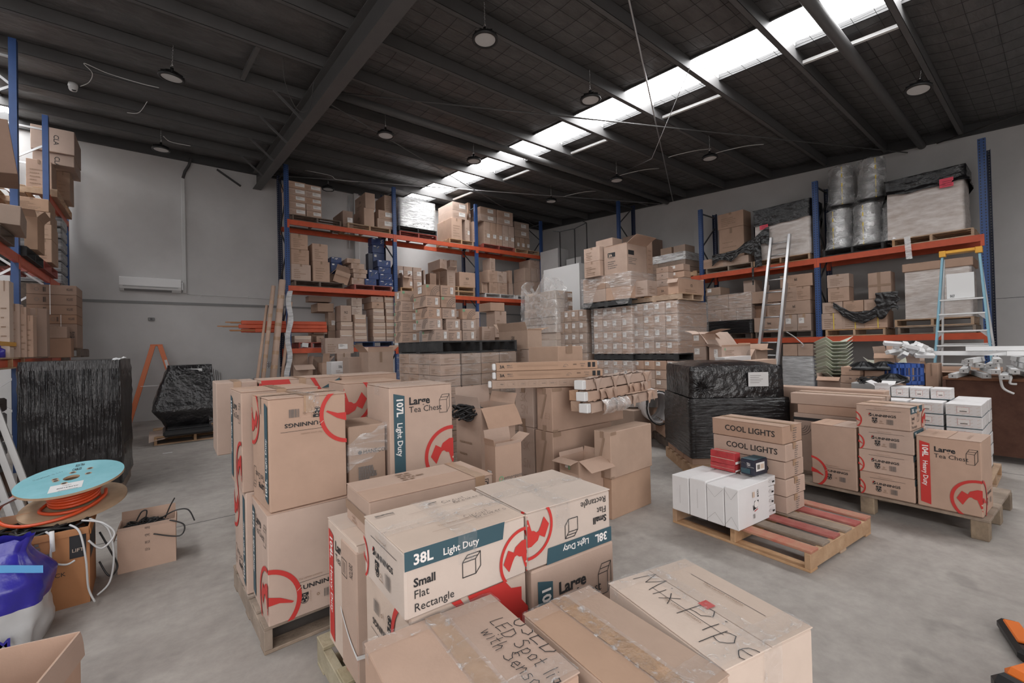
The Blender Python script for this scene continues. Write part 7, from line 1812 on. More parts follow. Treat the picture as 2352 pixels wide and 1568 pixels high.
pol('cable', curl([(.12, 11.95, Z(12, .0)), (.25, 12.1, Z(12.1, .04)), (.6, 12.15, Z(12.15, .02))]), .007, 'plastic_white', 'white plug lead lying on the purlin by the wall end lamp', 'cable')
pol('cable', curl([(3.0, 12.2, Z(12.2, .0)), (3.6, 12.1, Z(12.1, .03)), (3.75, 12.1, Z(12.1, .10)), (4.2, 12.1, Z(12.1, .06)), (4.4, 12.1, Z(12.1, .02))]), .007, 'plastic_white', 'white lamp lead draped along the purlin above the top shelf', 'cable')
for n, (x, y) in enumerate(((9.2, 7.0), (9.5, 9.3), (9.55, 4.7), (9.0, 5.5))):
    pol('cable', curl([(x, y, Z(y, .05)), (x + .1, y - .15, Z(y, .02)), (x + .35, y - .5, Z(y, -.02)), (x + .6, y - .75, Z(y, -.03))]), .007, 'plastic_white', ['thin white lamp lead above the wrapped loads', 'thin white lead near the dark corner lamp', 'thin white lead beside the splayed chain lamp', 'thin white lead between two purlins over the loads'][n], 'cable')
# roof bracing rods and the knee braces of the rafter
for n, (a, b) in enumerate((((2.3, 7.85, Z(7.85, .10)), (12.3, 13.2, Z(13.2, .10))), ((2.3, 13.2, Z(13.2, .03)), (12.3, 7.85, Z(7.85, .03))), ((2.3, 7.4, Z(7.4, .11)), (12.3, 2.0, Z(2., .11))), ((2.3, 2.0, Z(2., .04)), (12.3, 7.4, Z(7.4, .04))), ((12.3, 1.55, Z(1.5, .05)), (9.5, -3.5, Z(-3.5, .05))))):
    pol('brace_rod', [a, b], .012, 'alu' if n in (1, 3) else 'paint_dark', 'thin roof bracing rod, ' + ['from the rafter towards the far corner', 'pale one crossing low near the far corner', 'from the rafter towards the near side wall', 'pale one crossing the skylight', 'by the end upright at the side wall'][n], 'brace', None)
pol('cable', [(6.2, 3.4, Z(3.4, .0)), (7.9, 5.2, 5.3), (9.4, 7.0, Z(7.0, -.1))], .006, 'alu', 'thin wire hanging diagonally across the skylight', 'cable')
for n, y in enumerate((8.25, 9.52, 10.82, 12.15)):
    m = MB(); m.bar((2.05, y, zw(y) - .40), (1.55, y, zw(y) + .02), .035, .035); tag(m.obj('knee_brace', 'paint_dark'), 'small dark knee brace at the rafter, %s purlin from the back wall' % ['fourth', 'third', 'second', 'first'][n], 'brace', None)
m = MB(); m.bar((1.72, 13.4, 5.9), (1.2, 13.4, 6.22), .04, .04); tag(m.obj('knee_brace', 'paint_darker'), 'dark brace between the rafter end and the back wall', 'brace')
m = MB(); m.bar((1.15, 6.97, zw(7) + .02), (1.1, 8.2, zw(8.2) + .02), .06, .05); tag(m.obj('bridging_bar', 'paint_dark'), 'short grey bar bridging two purlins beside the rafter', 'brace')
pol('cable', curl([(1.5, 7.2, Z(7.2, -.05)), (1.6, 7.6, Z(7.6, .1)), (1.85, 8.0, Z(8, .3)), (2.0, 7.8, Z(7.8, .35)), (1.95, 7.3, Z(7.3, .1))]), .006, 'paint_dark', 'loose grey cable hanging from the rafter', 'cable')
# black hoop frame in the far corner
m = MB()
for a, b in (((9.91, 9.89, 3.1), (9.91, 9.89, 5.11)), ((10.23, 9.56, 3.1), (10.23, 9.56, 5.16)), ((10.48, 9.28, 3.1), (10.48, 9.28, 5.34)), ((9.75, 10.05, 5.14), (9.91, 9.89, 5.11)), ((9.91, 9.89, 5.11), (10.23, 9.56, 5.18)), ((10.23, 9.56, 5.18), (10.48, 9.28, 5.34)), ((10.48, 9.28, 5.34), (10.40, 9.40, 5.42)), ((9.91, 9.89, 3.7), (10.48, 9.28, 3.9)), ((9.91, 9.89, 3.1), (10.48, 9.28, 3.1))):
    m.bar(a, b, .025, .025)
for x, y in ((9.91, 9.89), (10.48, 9.28)): m.bar((x, y, 0), (x, y, 3.1), .025, .025)
tag(m.obj('hoop_rail', 'plastic_black'), 'tall thin black steel hoop rail standing in the far corner behind the white cabinet', 'rail')
# ------------------------------------------------------------------ ladders
def rails(m, p, q, w, t, mi=0): m.bar(p, q, w, t, (1, 0, 0) if abs(Vector(q).x - Vector(p).x) < .3 else (0, 1, 0), mi, .004)
mat('fibre_orange', (.60, .14, .035), .45); mat('fibre_blue', (.22, .42, .52), .45); mat('cap_yellow', (.75, .38, .05), .45)
def orange_ladder():
    r = empty('step_ladder', (-.05, 12.75, 0), 0, 'orange double sided step ladder standing open against the back wall', 'ladder')
    for n, s in enumerate((-1, 1)):
        for y in (-.22, .22):
            k = .8 if y < 0 else .62
            m = MB(); m.bar((s * .06, y * .6, 1.75), (s * .50, y, 0), .09, .03, (0, 1, 0), 0, .004); rr = m.obj('rail', 'fibre_orange', r)
            MB().box((s * .50 - .05, y - .03, 0), (s * .50 + .05, y + .03, .05)).obj('foot', 'plastic_black', rr)
        for k in range(5):
            t_ = .15 + .17 * k; x = s * (.06 + .44 * t_); z = 1.75 * (1 - t_); y = .22 * (.6 + .4 * t_)
            MB().box((x - .045, -y, z - .012), (x + .045, y, z + .012)).obj('tread', 'alu', r)
    MB().box((-.11, -.15, 1.735), (.11, .15, 1.77), 0, None, .008).obj('top_cap', 'fibre_orange', r)
    MB().bar((-.28, -.19, .86), (.28, -.19, .86), .03, .006).obj('spreader_bar', 'alu', r)
    MB().bar((.155, -.150, 1.42), (.205, -.160, 1.20), .05, .034, (0, 1, 0)).obj('label', 'paper', r)
orange_ladder()
def alu_ladder():
    r = empty('ladder', (0, 0, 0), 0, 'aluminium ladder leaning on the side wall racking beam', 'ladder')
    a0, a1 = Vector((10.0, 4.28, 0)), Vector((10.86, 4.12, 3.86)); b0, b1 = Vector((10.0, 3.88, 0)), Vector((10.86, 3.75, 3.86))
    for p, q_ in ((a0, a1), (b0, b1)):
        m = MB(); m.bar(p, q_, .075, .055, (0, 1, 0), 0, .004); m.bar(p + Vector((.075, 0, .3)), p.lerp(q_, .72) + Vector((.075, 0, 0)), .06, .06, (0, 1, 0)); s = m.obj('stile', 'alu', r)
        f = MB(); f.box((p.x - .04, p.y - .025, 0), (p.x + .05, p.y + .025, .03)); f.obj('foot', 'plastic_black', s)
    for k in range(14):
        t_ = .03 + .0715 * k; MB().tube([a0.lerp(a1, t_), b0.lerp(b1, t_)], .017, 8).obj('rung', 'alu', r)
alu_ladder()
def blue_ladder():
    r = empty('step_ladder', (0, 0, 0), 0, 'blue fibreglass step ladder with yellow cap before the side wall racking', 'ladder')
    X = 10.05
    L0, L1 = Vector((X - .45, 1.40, 0)), Vector((X, 1.24, 2.9)); R0, R1 = Vector((X - .45, .64, 0)), Vector((X, .83, 2.9))
    for p, q_ in ((L0, L1), (R0, R1)):
        m = MB(); m.bar(p, q_, .08, .03, (0, 1, 0), 0, .004); s = m.obj('front_rail', 'fibre_blue', r)
        f = MB(); f.box((p.x - .05, p.y - .03, 0), (p.x + .05, p.y + .03, .04)); f.obj('foot', 'plastic_black', s)
    for p, q_ in ((L0, L1), (R0, R1)):
        MB().bar(p + Vector((1.0, 0, 0)), q_ + Vector((.08, 0, -.1)), .05, .025, (0, 1, 0)).obj('rear_rail', 'plastic_white', r)
    for k, z in enumerate((.28, .55, .82, 1.10, 1.39, 1.62, 1.89, 2.12)):
        t_ = z / 2.9; a, b = L0.lerp(L1, t_), R0.lerp(R1, t_)
        m = MB(); m.box((a.x - .04, b.y, z - .012), (a.x + .05, a.y, z + .012), 0, None, .004)
        st = m.obj('tread', 'plastic_white', r)
        if k < 7:
            for p, sg in ((a, -1), (b, 1)):
                g = MB(); g.add([(p.x - .02, p.y, z - .012), (p.x - .02, p.y + sg * .09, z - .012), (p.x - .02, p.y, z - .11), (p.x - .015, p.y, z - .012), (p.x - .015, p.y + sg * .09, z - .012), (p.x - .015, p.y, z - .11)], [(0, 1, 2), (3, 5, 4), (0, 3, 4, 1), (1, 4, 5, 2), (2, 5, 3, 0)]); g.obj('gusset', 'alu', st)
        if k % 2 == 0 and k < 7: MB().bar(a + Vector((.08 + .92 * (1 - t_), 0, .02)), b + Vector((.08 + .92 * (1 - t_), 0, .02)), .03, .02).obj('rear_tie', 'plastic_white', r)
    m = MB(); Y0, Y1 = .885, 1.20; z0, z1 = 2.14, 2.54; xx = X - .10
    m.box((xx, Y0, z0), (xx + .012, Y1, z1), 0, None, .004); ink = Ink().text('BAILEY', .04, .025, .058, BLK, bold=.02, width=.055); ink.put(m, lambda u, v, n: (xx - n, Y1 - u, z0 + v), Y1 - Y0, z1 - z0)
    m.obj('back_panel', ['plastic_white'] + INKS[1:], r)
    m = MB(); m.box((X - .06, .80, 2.875), (X + .14, 1.27, 2.925), 0, None, .008)
    for y in (.83, 1.24): m.box((X - .075, y - .04, 2.83), (X + .03, y + .04, 2.93), 0, None, .006)
    m.obj('top_cap', 'cap_yellow', r)
blue_ladder()
def short_ladder():
    r = empty('ladder', (0, 0, 0), 0, 'top of a short silver platform ladder standing before the middle rack bay', 'ladder')
    for n, x in enumerate((5.20, 5.75)):
        m = MB(); m.tube(curl([(x - .02, 9.35, 0), (x, 9.85, 2.55), (x, 9.88, 2.72), (x, 9.96, 2.75), (x, 10.05, 2.70), (x + .02, 10.5, 0)], 8), .028, 10); m.obj('rail', 'alu', r)
    for k in range(9): MB().tube([(5.18, 9.36 + .052 * k, .1 + .28 * k), (5.77, 9.36 + .052 * k, .1 + .28 * k)], .018, 8).obj('rung', 'alu', r)
short_ladder()
# ------------------------------------------------------------------ black wrapped goods and floor pieces at the back
def wrap_black_tall():
    w, d, h = .80, 1.0, 1.36
    r = empty('wrapped_load', (-.31 - .40, 6.55 + .50, 0), rad(-3), 'tall black film wrapped pallet load standing behind the cable reel', 'wrapped goods')
    b = blob(w, d, h, .02, .01, 3., 0., 24); b.obj('film_body', 'black_film_v', r, (0, 0, .142))
    m = MB()
    for k in range(26):
        x = -w / 2 + .02 + (w - .04) * k / 25; q = random.Random(k); s = .02 * q.uniform(-1, 1)
        m.tube([(x + s, -d / 2 - .018, h + .05), (x + s * .4, -d / 2 - .024, h * .6 + .14), (x - s * .5, -d / 2 - .017, .3 + .3 * q.random())], [.006, .005, .002], 5)
    m.obj('film_crease', 'black_film', r)
    m = MB(); m.grid(lambda u, v: (w / 2 - .10 + .14 * u, -d / 2 + .0 + .1 * v, h + .13 + .04 * noise.noise((u * 4, v * 4, 1)) + .03 * u), 8, 6); m.obj('loose_corner', 'wrap_silver', r)
    for x in (-.38, .33):
        MB().box((x, -d / 2, 0), (x + .05, d / 2, .12)).obj('bearer', 'wood_dark', r)
    MB().box((-w / 2, -d / 2, .12), (w / 2, d / 2, .142)).obj('deck', 'wood_dark', r)
wrap_black_tall()
PAL(-.09, 9.67, 0, 1, 1.14, 1.25, .14, 'plain timber pallet under the black wrapped machine at the back', 'plain', 1)
def machine():
    r = empty('wrapped_machine', (.39, 10.15, .142), 0, 'black film wrapped machine with a flared body and paper note on a pallet', 'wrapped goods')
    lev = [(.10, .30, .30, 0), (.22, .36, .36, 0), (.42, .475, .42, -.02), (.52, .47, .40, -.02), (.80, .40, .34, .0), (1.05, .345, .28, .03), (1.17, .315, .25, .05), (1.20, .31, .24, .05)]
    m = MB(); nu = 44
    def f(u, v):
        t_ = v * (len(lev) - 1); i = min(int(t_), len(lev) - 2); k = t_ - i
        z, a, b, o = [lev[i][j] + (lev[i + 1][j] - lev[i][j]) * k for j in range(4)]
        X, Y, n = ringpt(u % 1., 2 * a, 2 * b); e = .02 * noise.noise((X * 5, Y * 5, z * 6)) + .015 * abs(noise.noise((X * 13, Y * 13, z * 15)))
        return (X + n[0] * e + o, Y + n[1] * e + .05 * z, z)
    m.grid(f, nu, 28); m.add([f(k / 22, 1.) for k in range(22)], [tuple(range(22))], 0, False); m.obj('film_body', 'black_film', r)
    m = MB(); m.box((-.36, -.62, 0), (.36, .1, .10), 0, None, .03); m.box((-.30, -.56, .10), (.30, -.3, .125), 0, None, .02)
    for x in (-.22, .26): m.lathe([(.0, .004), (.02, .004), (.022, 0)], 10, 0, Matrix.Translation((x, -.45, .125)))
    m.obj('plinth', 'plastic_black', r)
    m = MB(); m.grid(lambda u, v: (.30 + .12 * math.sin(u * 3) * v, -.30 + .1 * u - .1 * v, .55 - .42 * v + .05 * u), 6, 8); m.obj('loose_film', 'black_film', r)
    m = MB(); m.box((-.02, -.215, .98), (.22, -.21, 1.13)); 
    for k in range(4): m.box((.0, -.217, 1.0 + .028 * k), (.14 + .02 * (k % 2), -.2155, 1.006 + .028 * k), 1)
    m.obj('paper_note', ['paper', 'ink_grey'], r)
machine()
m = MB(); m.grid(lambda u, v: (-.16 + .42 * u, 9.66 + .75 * v - .05 * u, .150 + .02 * abs(noise.noise((u * 4, v * 4, 2))) - (.12 * max(0, .25 - v) * 3 * (1 - u))), 14, 14)
tag(m.obj('kraft_sheet', 'kraft'), 'crumpled kraft paper sheet lying on the machine pallet', 'paper')
m = MB(); m.grid(lambda u, v: (.72 + .34 * u, 9.85 + .6 * v, .152 + .03 * abs(noise.noise((u * 4, v * 4, 7)))), 12, 12); tag(m.obj('kraft_sheet', 'kraft_dark'), 'torn brown paper at the open end of the machine pallet', 'paper')
for k in range(5):
    m = MB(); x = 1.02 + .045 * k; m.bar((x, 13.1 - .05 * (k % 2), 0.005), (x - .03, 13.42, 1.2 - .03 * k), .03, .02, (1, 0, 0)); tag(m.obj('metal_length', 'alu'), 'upright pale metal length leaning on the back wall, %s beside the machine' % O[k], 'metal bar', 'upright metal lengths')
for k in range(6):
    m = MB(); m.bar((1.22 + .07 * k, 12.85 - .03 * k, .01 + .012 * k), (1.95 + .06 * k, 13.3, .86 - .05 * k), .055, .025, (0, 1, 0)); tag(m.obj('metal_length', 'alu'), 'slanting metal channel on the floor at the back wall, %s of the bunch' % O[k], 'metal bar', 'slanting metal channels')
tag(MB().box((.02, 8.80, .0005), (.14, 8.86, .003)).obj('paper_scrap', 'paper'), 'white paper scrap lying on the open concrete floor', 'paper')
# orange lengths stored through the first rack bay
for k in range(11):
    row, col = divmod(k, 4) if k < 8 else (2, k - 8)
    y = 11.55 + .085 * col + .03 * row; z = 2.0 + .092 * row; x0 = 1.72 - .16 * ((k * 5) % 7) / 3
    m = MB(); m.box((x0, y, z), (3.30 - .02 * (k % 4), y + .06, z + .085), 0, None, .008)
    r_ = tag(m.obj('steel_length', 'steel_orange'), 'orange steel length stored across the first rack bay, %s in the bundle' % (O + ['eleventh'])[k], 'steel length', 'orange steel lengths')
    if k % 2 == 0: MB().box((x0 - .5 + .1 * (k % 3), y + .015, z + .03), (x0 - .001, y + .045, z + .055)).obj('bare_end', 'kraft_orange', r_)
m = MB()
for k in range(9): m.box((1.93 + .04 * (k % 3), 11.45, 1.18 + .05 * (k // 3)), (1.96 + .04 * (k % 3), 11.9, 1.215 + .05 * (k // 3)), 0, None, .004)
for x in (1.9,): m.box((1.9, 11.6, 1.165), (2.3, 11.66, 1.18))
tag(m.obj('bracket', 'alu'), 'grey metal bracket bundle end sticking out past the first upright', 'bracket')
for k, (x0, x1, y0, z1, r_) in enumerate(((1.62, 2.06, 10.78, 3.05, .045), (1.86, 2.25, 10.95, 3.2, .07), (2.05, 2.42, 11.10, 2.7, .035), (1.48, 1.92, 10.66, 2.6, .03))):
    t = MB().tube([(x0, y0, .01), (x1, 11.3, z1)], r_, 12).obj('cardboard_tube', 'kraft'); tag(t, 'long cardboard tube leaning by the first upright, ' + ['slim and pale', 'thickest with tape bands', 'short one behind', 'thinnest and lowest'][k], 'tube')
    if k < 2:
        for j in range(9):
            a, b = Vector((x0, y0, .01)), Vector((x1, 11.3, z1)); MB().tube([a.lerp(b, .06 + .1 * j), a.lerp(b, .085 + .1 * j)], r_ * 1.03, 12, 0, False).obj('tape_band', 'tape_brown', t)
m = MB(); m.grid(lambda u, v: (2.20 + .10 * u + .14 * v + .03 * math.sin(v * 19), 11.05 + .2 * v - .05 * u, .35 + 2.6 * v + .03 * noise.noise((u * 5, v * 9, 1))), 6, 40); tag(m.obj('film_strip', 'wrap_silver'), 'crumpled silver film strip hanging beside the leaning tubes', 'plastic film')
# ------------------------------------------------------------------ cable reel and its neighbours
mat('reel_teal', (.13, .35, .40), .55, col2=(.20, .44, .50), vscale=5.); mat('reel_ply', (.36, .24, .15), .7, col2=(.46, .32, .21), vscale=8.); mat('cable_orange', (.60, .075, .02), .4); mat('cable_black', (.014, .014, .015), .45); mat('cable_white', (.5, .5, .5), .5)
rc = B(-.86, 3.87, 0, 1, .50, .42, .475, 'orange brown carton of cable offcuts standing under the blue reel', s='overpack', k='kraft_orange', op=(('L', 170, .1), ('B', 5, .05), ('F', 172, .04), ('R', 174, .05)))
def coilmess(n, name, c, rx, ry, z, m, label, loops=26, seed=1, r_=.006, h=.07):
    q = random.Random(seed); mb = MB()
    for k in range(loops):
        pts = []; a0 = q.random() * 6; cx, cy = c[0] + q.uniform(-.3, .3) * rx, c[1] + q.uniform(-.3, .3) * ry; sx, sy = q.uniform(.35, .85) * rx, q.uniform(.35, .85) * ry; tz = q.uniform(0, h)
        for j in range(14):
            a = a0 + j * .42; pts.append((max(c[0] - rx, min(c[0] + rx, cx + sx * math.cos(a))), max(c[1] - ry, min(c[1] + ry, cy + sy * math.sin(a))), z + tz + .025 * math.sin(a * 2 + k)))
        mb.tube(pts, r_, 5)
    o = mb.obj(name, m); tag(o, label, 'cable'); return o
coilmess(0, 'cable_tangle', (-.61, 4.08), .225, .185, .40, 'cable_black', 'tangle of black cable offcuts filling the carton under the reel', 24, 3, .009, .06)
for n, pts in enumerate(([(-.45, 3.9, .50), (-.40, 3.84, .46), (-.37, 3.80, .30), (-.36, 3.80, .12), (-.33, 3.78, .03)], [(-.40, 3.95, .50), (-.30, 3.88, .48), (-.24, 3.86, .40), (-.30, 3.84, .33), (-.36, 3.83, .40)], [(-.37, 4.0, .49), (-.28, 3.95, .42), (-.25, 3.93, .25), (-.27, 3.92, .08), (-.33, 3.9, .02)], [(-.55, 3.88, .49), (-.52, 3.83, .46), (-.52, 3.82, .33), (-.46, 3.81, .29), (-.42, 3.82, .30)])):
    pol('cable_offcut', curl(pts), .006, ['cable_white', 'cable_white', 'cable_white', 'cable_white'][n], 'grey cable end hanging out of the orange brown carton, ' + ['down its front corner', 'in a loop', 'down to the floor', 'short and bent'][n], 'cable')
pol('cable_offcut', [(-.52, 3.835, .50), (-.515, 3.825, .38)], .012, 'plastic_white', 'stubby white cable end on the face of the orange brown carton', 'cable')
MX = Matrix.Translation((-.475, 4.30, .615)) @ Matrix.Rotation(rad(11), 4, 'X') @ Matrix.Rotation(rad(-4), 4, 'Y')
def reel():
    r = empty('cable_reel', (0, 0, 0), 0, 'small wooden cable reel with a blue painted top flange and orange cable', 'cable reel'); r.matrix_world = MX
    def flange(z, name, m, holes):
        mb = MB(); R_ = .275; t_ = .016
        ang = 40; ri = .042
        for zz, flip in ((z + t_, 0), (z, 1)):
            vs = [(R_ * math.cos(2 * PI * k / ang), R_ * math.sin(2 * PI * k / ang), zz) for k in range(ang)] + [(ri * math.cos(2 * PI * k / ang), ri * math.sin(2 * PI * k / ang), zz) for k in range(ang)]
            mb.add(vs, [((k, (k + 1) % ang, ang + (k + 1) % ang, ang + k) if not flip else (ang + k, ang + (k + 1) % ang, (k + 1) % ang, k)) for k in range(ang)])
        mb.lathe([(R_, z), (R_, z + t_)], ang, 1); mb.lathe([(ri, z + t_), (ri, z)], ang, 1)
        if holes:
            for k, (a, d_) in enumerate(((.2, .085), (1.6, .085), (2.9, .085), (4.4, .085), (.9, .135), (3.3, .075))):
                mb.lathe([(0, 0), (.017, 0)], 14, 3, Matrix.Translation((d_ * math.cos(a), d_ * math.sin(a), z + t_ + .0012))); mb.lathe([(.012, 0), (.018, 0)], 14, 1, Matrix.Translation((d_ * math.cos(a), d_ * math.sin(a), z + t_ + .0016)))
            ink = Ink(); T = lambda s_, u, v, sz: ink.text(s_, u, v, sz, 3, width=sz * .8, bold=.01)
            T('ELECTRA', .0, .185, .06); T('CABLES', -.01, .115, .06); scrawl(ink, 'SoldOut 50Ltr', -.19, .06, .02, 3, .5, .0012)
            ink.rect(-.09, -.20, .07, -.09, 2); lab_ = Ink().text('ELECTRA CABLES', -.065, .075, .012, 3).text('XLPE4100E', -.065, .035, .022, 3, bold=.01).text('100m', -.03, .0, .02, 3); 
            for vs, fs, mi in lab_.items: ink.tri([(-.015 - x, -.115 - y) for x, y in vs], fs, mi)
            for vs, fs, mi in ink.items: mb.add([(x, y, z + t_ + (.0008 if mi == 2 else .0016)) for x, y in vs], fs, mi)
        mb.obj(name, [m, 'reel_ply', 'paper', 'ink_black'], r)
    flange(.09, 'top_flange', 'reel_teal', True); flange(-.09, 'bottom_flange', 'reel_ply', False)
    MB().lathe([(.08, -.075), (.08, .09)], 24).obj('hub', 'reel_ply', r)
    m = MB(); n = 24; turns = 7
    m.tube([((.125 + .012 * (k // (n * 3) % 2)) * math.cos(2 * PI * k / n), (.125 + .012 * (k // (n * 3) % 2)) * math.sin(2 * PI * k / n), -.062 + .021 * k / n) for k in range(n * turns)], .0105, 7)
    m.tube(curl([(.15, -.02, -.06), (.10, -.14, -.065), (-.05, -.17, -.06), (-.16, -.08, -.06), (-.13, .06, -.065)]), .0105, 7)
    m.tube(curl([(.16, .03, -.04), (.15, -.08, -.05), (.02, -.23, -.058), (-.18, -.25, -.06), (-.31, -.17, -.04), (-.34, -.02, .0), (-.25, .10, .03), (-.15, .10, .04)]), .0105, 7)
    m.obj('orange_cable', 'cable_orange', r)
reel()
jc = B(-.25, 4.215, 0, -2, .33, .27, .30, 'open kraft carton stencilled upside down and stuffed with black cable', s='jack', k='kraft', op=(('L', 165, .09), ('F', 8, .02), ('B', 12, .06), ('R', 170, .03)))
coilmess(0, 'cable_tangle', (-.09, 4.35), .14, .11, .22, 'cable_black', 'black cable tangle inside the upside down stencilled carton', 34, 8, .005, .07)
for n, pts in enumerate(([(.0, 4.35, .30), (.08, 4.33, .34), (.16, 4.32, .33), (.20, 4.3, .24)], [(-.02, 4.3, .30), (.05, 4.2, .31), (.13, 4.18, .26), (.10, 4.17, .19), (-.05, 4.19, .24)], [(-.15, 4.4, .30), (-.12, 4.4, .36), (-.09, 4.4, .36), (-.10, 4.4, .29)], [(.02, 4.4, .28), (.05, 4.4, .36), (.08, 4.4, .42)])):
    pol('cable_offcut', curl(pts), .005, 'cable_black', 'black cable end springing from the stencilled carton, ' + ['arching to the far side', 'drooping in front', 'in a small loop', 'pointing straight up'][n], 'cable')
pol('cable_offcut', curl([(-.33, 4.1, .36), (-.28, 4.05, .25), (-.24, 4.05, .12), (-.28, 4.02, .08), (-.33, 4.05, .18)]), .006, 'cable_black', 'black cable loop hanging between the two cable cartons', 'cable')
mat('bag_blue', (.03, .025, .30), .28, bump=.5, bscale=6, spec=.6); mat('bag_white', (.55, .56, .57), .35, bump=.4, bscale=6)
def bag():
    r = empty('plastic_bag', (-.75, 3.62, 0), 0, 'bulging glossy blue bag with a white base beside the cable cartons', 'bag')
    lev = [(.0, .235, .16), (.10, .25, .175), (.22, .255, .18), (.34, .25, .17), (.43, .20, .13), (.50, .17, .08), (.56, .19, .06)]
    def shell(v0, v1):
        def f(u, v):
            t_ = (v0 + (v1 - v0) * v) * (len(lev) - 1); i = min(int(t_), len(lev) - 2); k = t_ - i
            z, a, b = [lev[i][j] + (lev[i + 1][j] - lev[i][j]) * k for j in range(3)]; th = 2 * PI * u
            c_, s_ = math.cos(th), math.sin(th); e = 1 + .12 * noise.noise((c_ * 2, s_ * 2, z * 7)) + .05 * noise.noise((c_ * 6, s_ * 6, z * 16)); k_ = .55
            return (a * e * (abs(c_) ** k_) * (1 if c_ > 0 else -1), b * e * (abs(s_) ** k_) * (1 if s_ > 0 else -1), z + .02 * noise.noise((c_ * 3, s_ * 3, 5)) * (t_ > 5))
        return f
    MB().grid(shell(0, .34), 40, 12).obj('white_base', 'bag_white', r); MB().grid(shell(.34, 1.), 40, 26).obj('blue_body', 'bag_blue', r)
    m = MB(); m.grid(lambda u, v: (-.25 + .50 * u, -.19 + .06 * math.sin(u * 3.) * 1, .42 + .04 * v + .03 * math.sin(u * 4)), 14, 3); m.obj('blue_tie', mat('tie_blue', (.10, .32, .62), .4), r)
    ink = Ink().text('ease', -.12, .17, .10, 0, width=.09, bold=.02); m = MB()
    for vs, fs, mi in ink.items: m.add([(x - .02, -.205, y) for x, y in vs], fs, 0)
    m.obj('lettering', 'ink_white', r)
    ink = Ink().text('M', .08, .06, .07, 0, bold=.03); m = MB()
    for vs, fs, mi in ink.items: m.add([(x, -.195 + .0 * x, y) for x, y in vs], fs, 0)
    m.obj('lettering', 'bag_blue', r)
bag()
B(-.86, 2.33, 0, -14, .52, .36, .42, 'open empty carton with a frayed rim at the very front corner of the floor', k='kraft', op=(('F', 175, .1), ('L', 172, .1), ('B', 174, .08), ('R', 173, .1)))
for k in range(4):
    m = MB(); m.bar((-1.02 + .05 * k, 5.55 + .12 * k, .01), (-1.48 + .05 * k, 6.1 + .1 * k, 1.5), .045, .03, (0, 1, 0)); tag(m.obj('metal_length', 'card_grey'), 'pale grey profile leaning at the low racking beside the black load, %s' % O[k], 'metal bar', 'pale grey leaning profiles')
m = MB(); m.bar((-.86, 4.15, .60), (-.62, 4.6, .66), .04, .012, (0, 0, 1)); tag(m.obj('metal_length', 'alu'), 'short shiny metal strip sticking out behind the cable reel', 'metal bar')
mat('case_grey', (.18, .18, .19), .45)
for k in range(5):
    z = .25 + .17 * k; m = MB(); m.box((-1.95, 7.1, z), (-1.40, 7.75, z + .155), 0, None, .02); c = tag(m.obj('plastic_case', 'case_grey' if k < 4 else 'plastic_black'), 'grey plastic case stacked beside the black load, %s up' % O[k], 'case', 'stacked plastic cases')
    MB().box((-1.40, 7.3, z + .08), (-1.385, 7.55, z + .10)).obj('handle', 'plastic_black', c)
tag(MB().box((-2.0, 7.05, 0), (-1.38, 7.8, .248)).obj('carton', 'kraft_dark'), 'dark low carton under the stacked grey plastic cases', 'box')
for k, (y, m_, hh, rr) in enumerate(((7.75, 'plastic_white', .16, .05), (7.98, 'plastic_white', .13, .04), (8.2, 'bag_blue', .17, .07))):
    MBo = MB().lathe([(0, 0), (rr, 0), (rr, hh * .7), (rr * .45, hh * .85), (rr * .45, hh), (0, hh)], 16).obj('bottle', m_, None, (-1.56, y, 1.533)); tag(MBo, ['wide white tub at the racking edge', 'small white bottle beside the tub', 'blue bottle at the end of the low racking shelf'][k], 'bottle')
for k in range(4): tag(MB().box((-1.75, 8.42 + .17 * k, 1.533), (-1.50, 8.56 + .17 * k, 1.64 - .015 * k), 0, None, .006).obj('small_box', ['plastic_white', 'card_grey', 'card_white', 'plastic_black'][k]), ['white box on the low racking shelf edge', 'flat grey box next to the white shelf box', 'pale box before the strapped cartons', 'black box end under the strapped cartons'][k], 'box')
sl = tag(MB().bar((-1.46, 7.4, 1.72), (-1.46, 9.0, 1.72), .02, .05, (0, 0, 1)).obj('spirit_level', 'cap_yellow'), 'long yellow handled tool lying along the racking cartons', 'tool'); MB().bar((-1.46, 7.0, 1.72), (-1.46, 7.4, 1.72), .012, .03, (0, 0, 1)).obj('handle', 'plastic_black', sl)
m = MB(); x = -1.15
for k in range(6): m.box((-2.1, 12.1, 2.96 + .22 * k), (-1.45, 12.75, 3.16 + .22 * k), 0, None, .02)
tag(m.obj('case_column', mat('case_film', (.05, .05, .055), .3, col2=(.35, .35, .36), vscale=3., stretch=(1, 1, 9))), 'column of film wrapped grey cases at the wall end of the racking', 'wrapped goods')
tag(MB().box((-2.1, 12.05, 1.9), (-1.44, 12.8, 2.945), 0, None, .01).obj('crate', 'wood_dark'), 'dark crate under the film wrapped grey cases', 'crate')
tag(MB().box((-2.1, 12.05, 0), (-1.44, 12.8, 1.9), 0, None, .01).obj('crate', 'wood_dark'), 'tall dark crate on the floor at the wall end of the racking', 'crate')
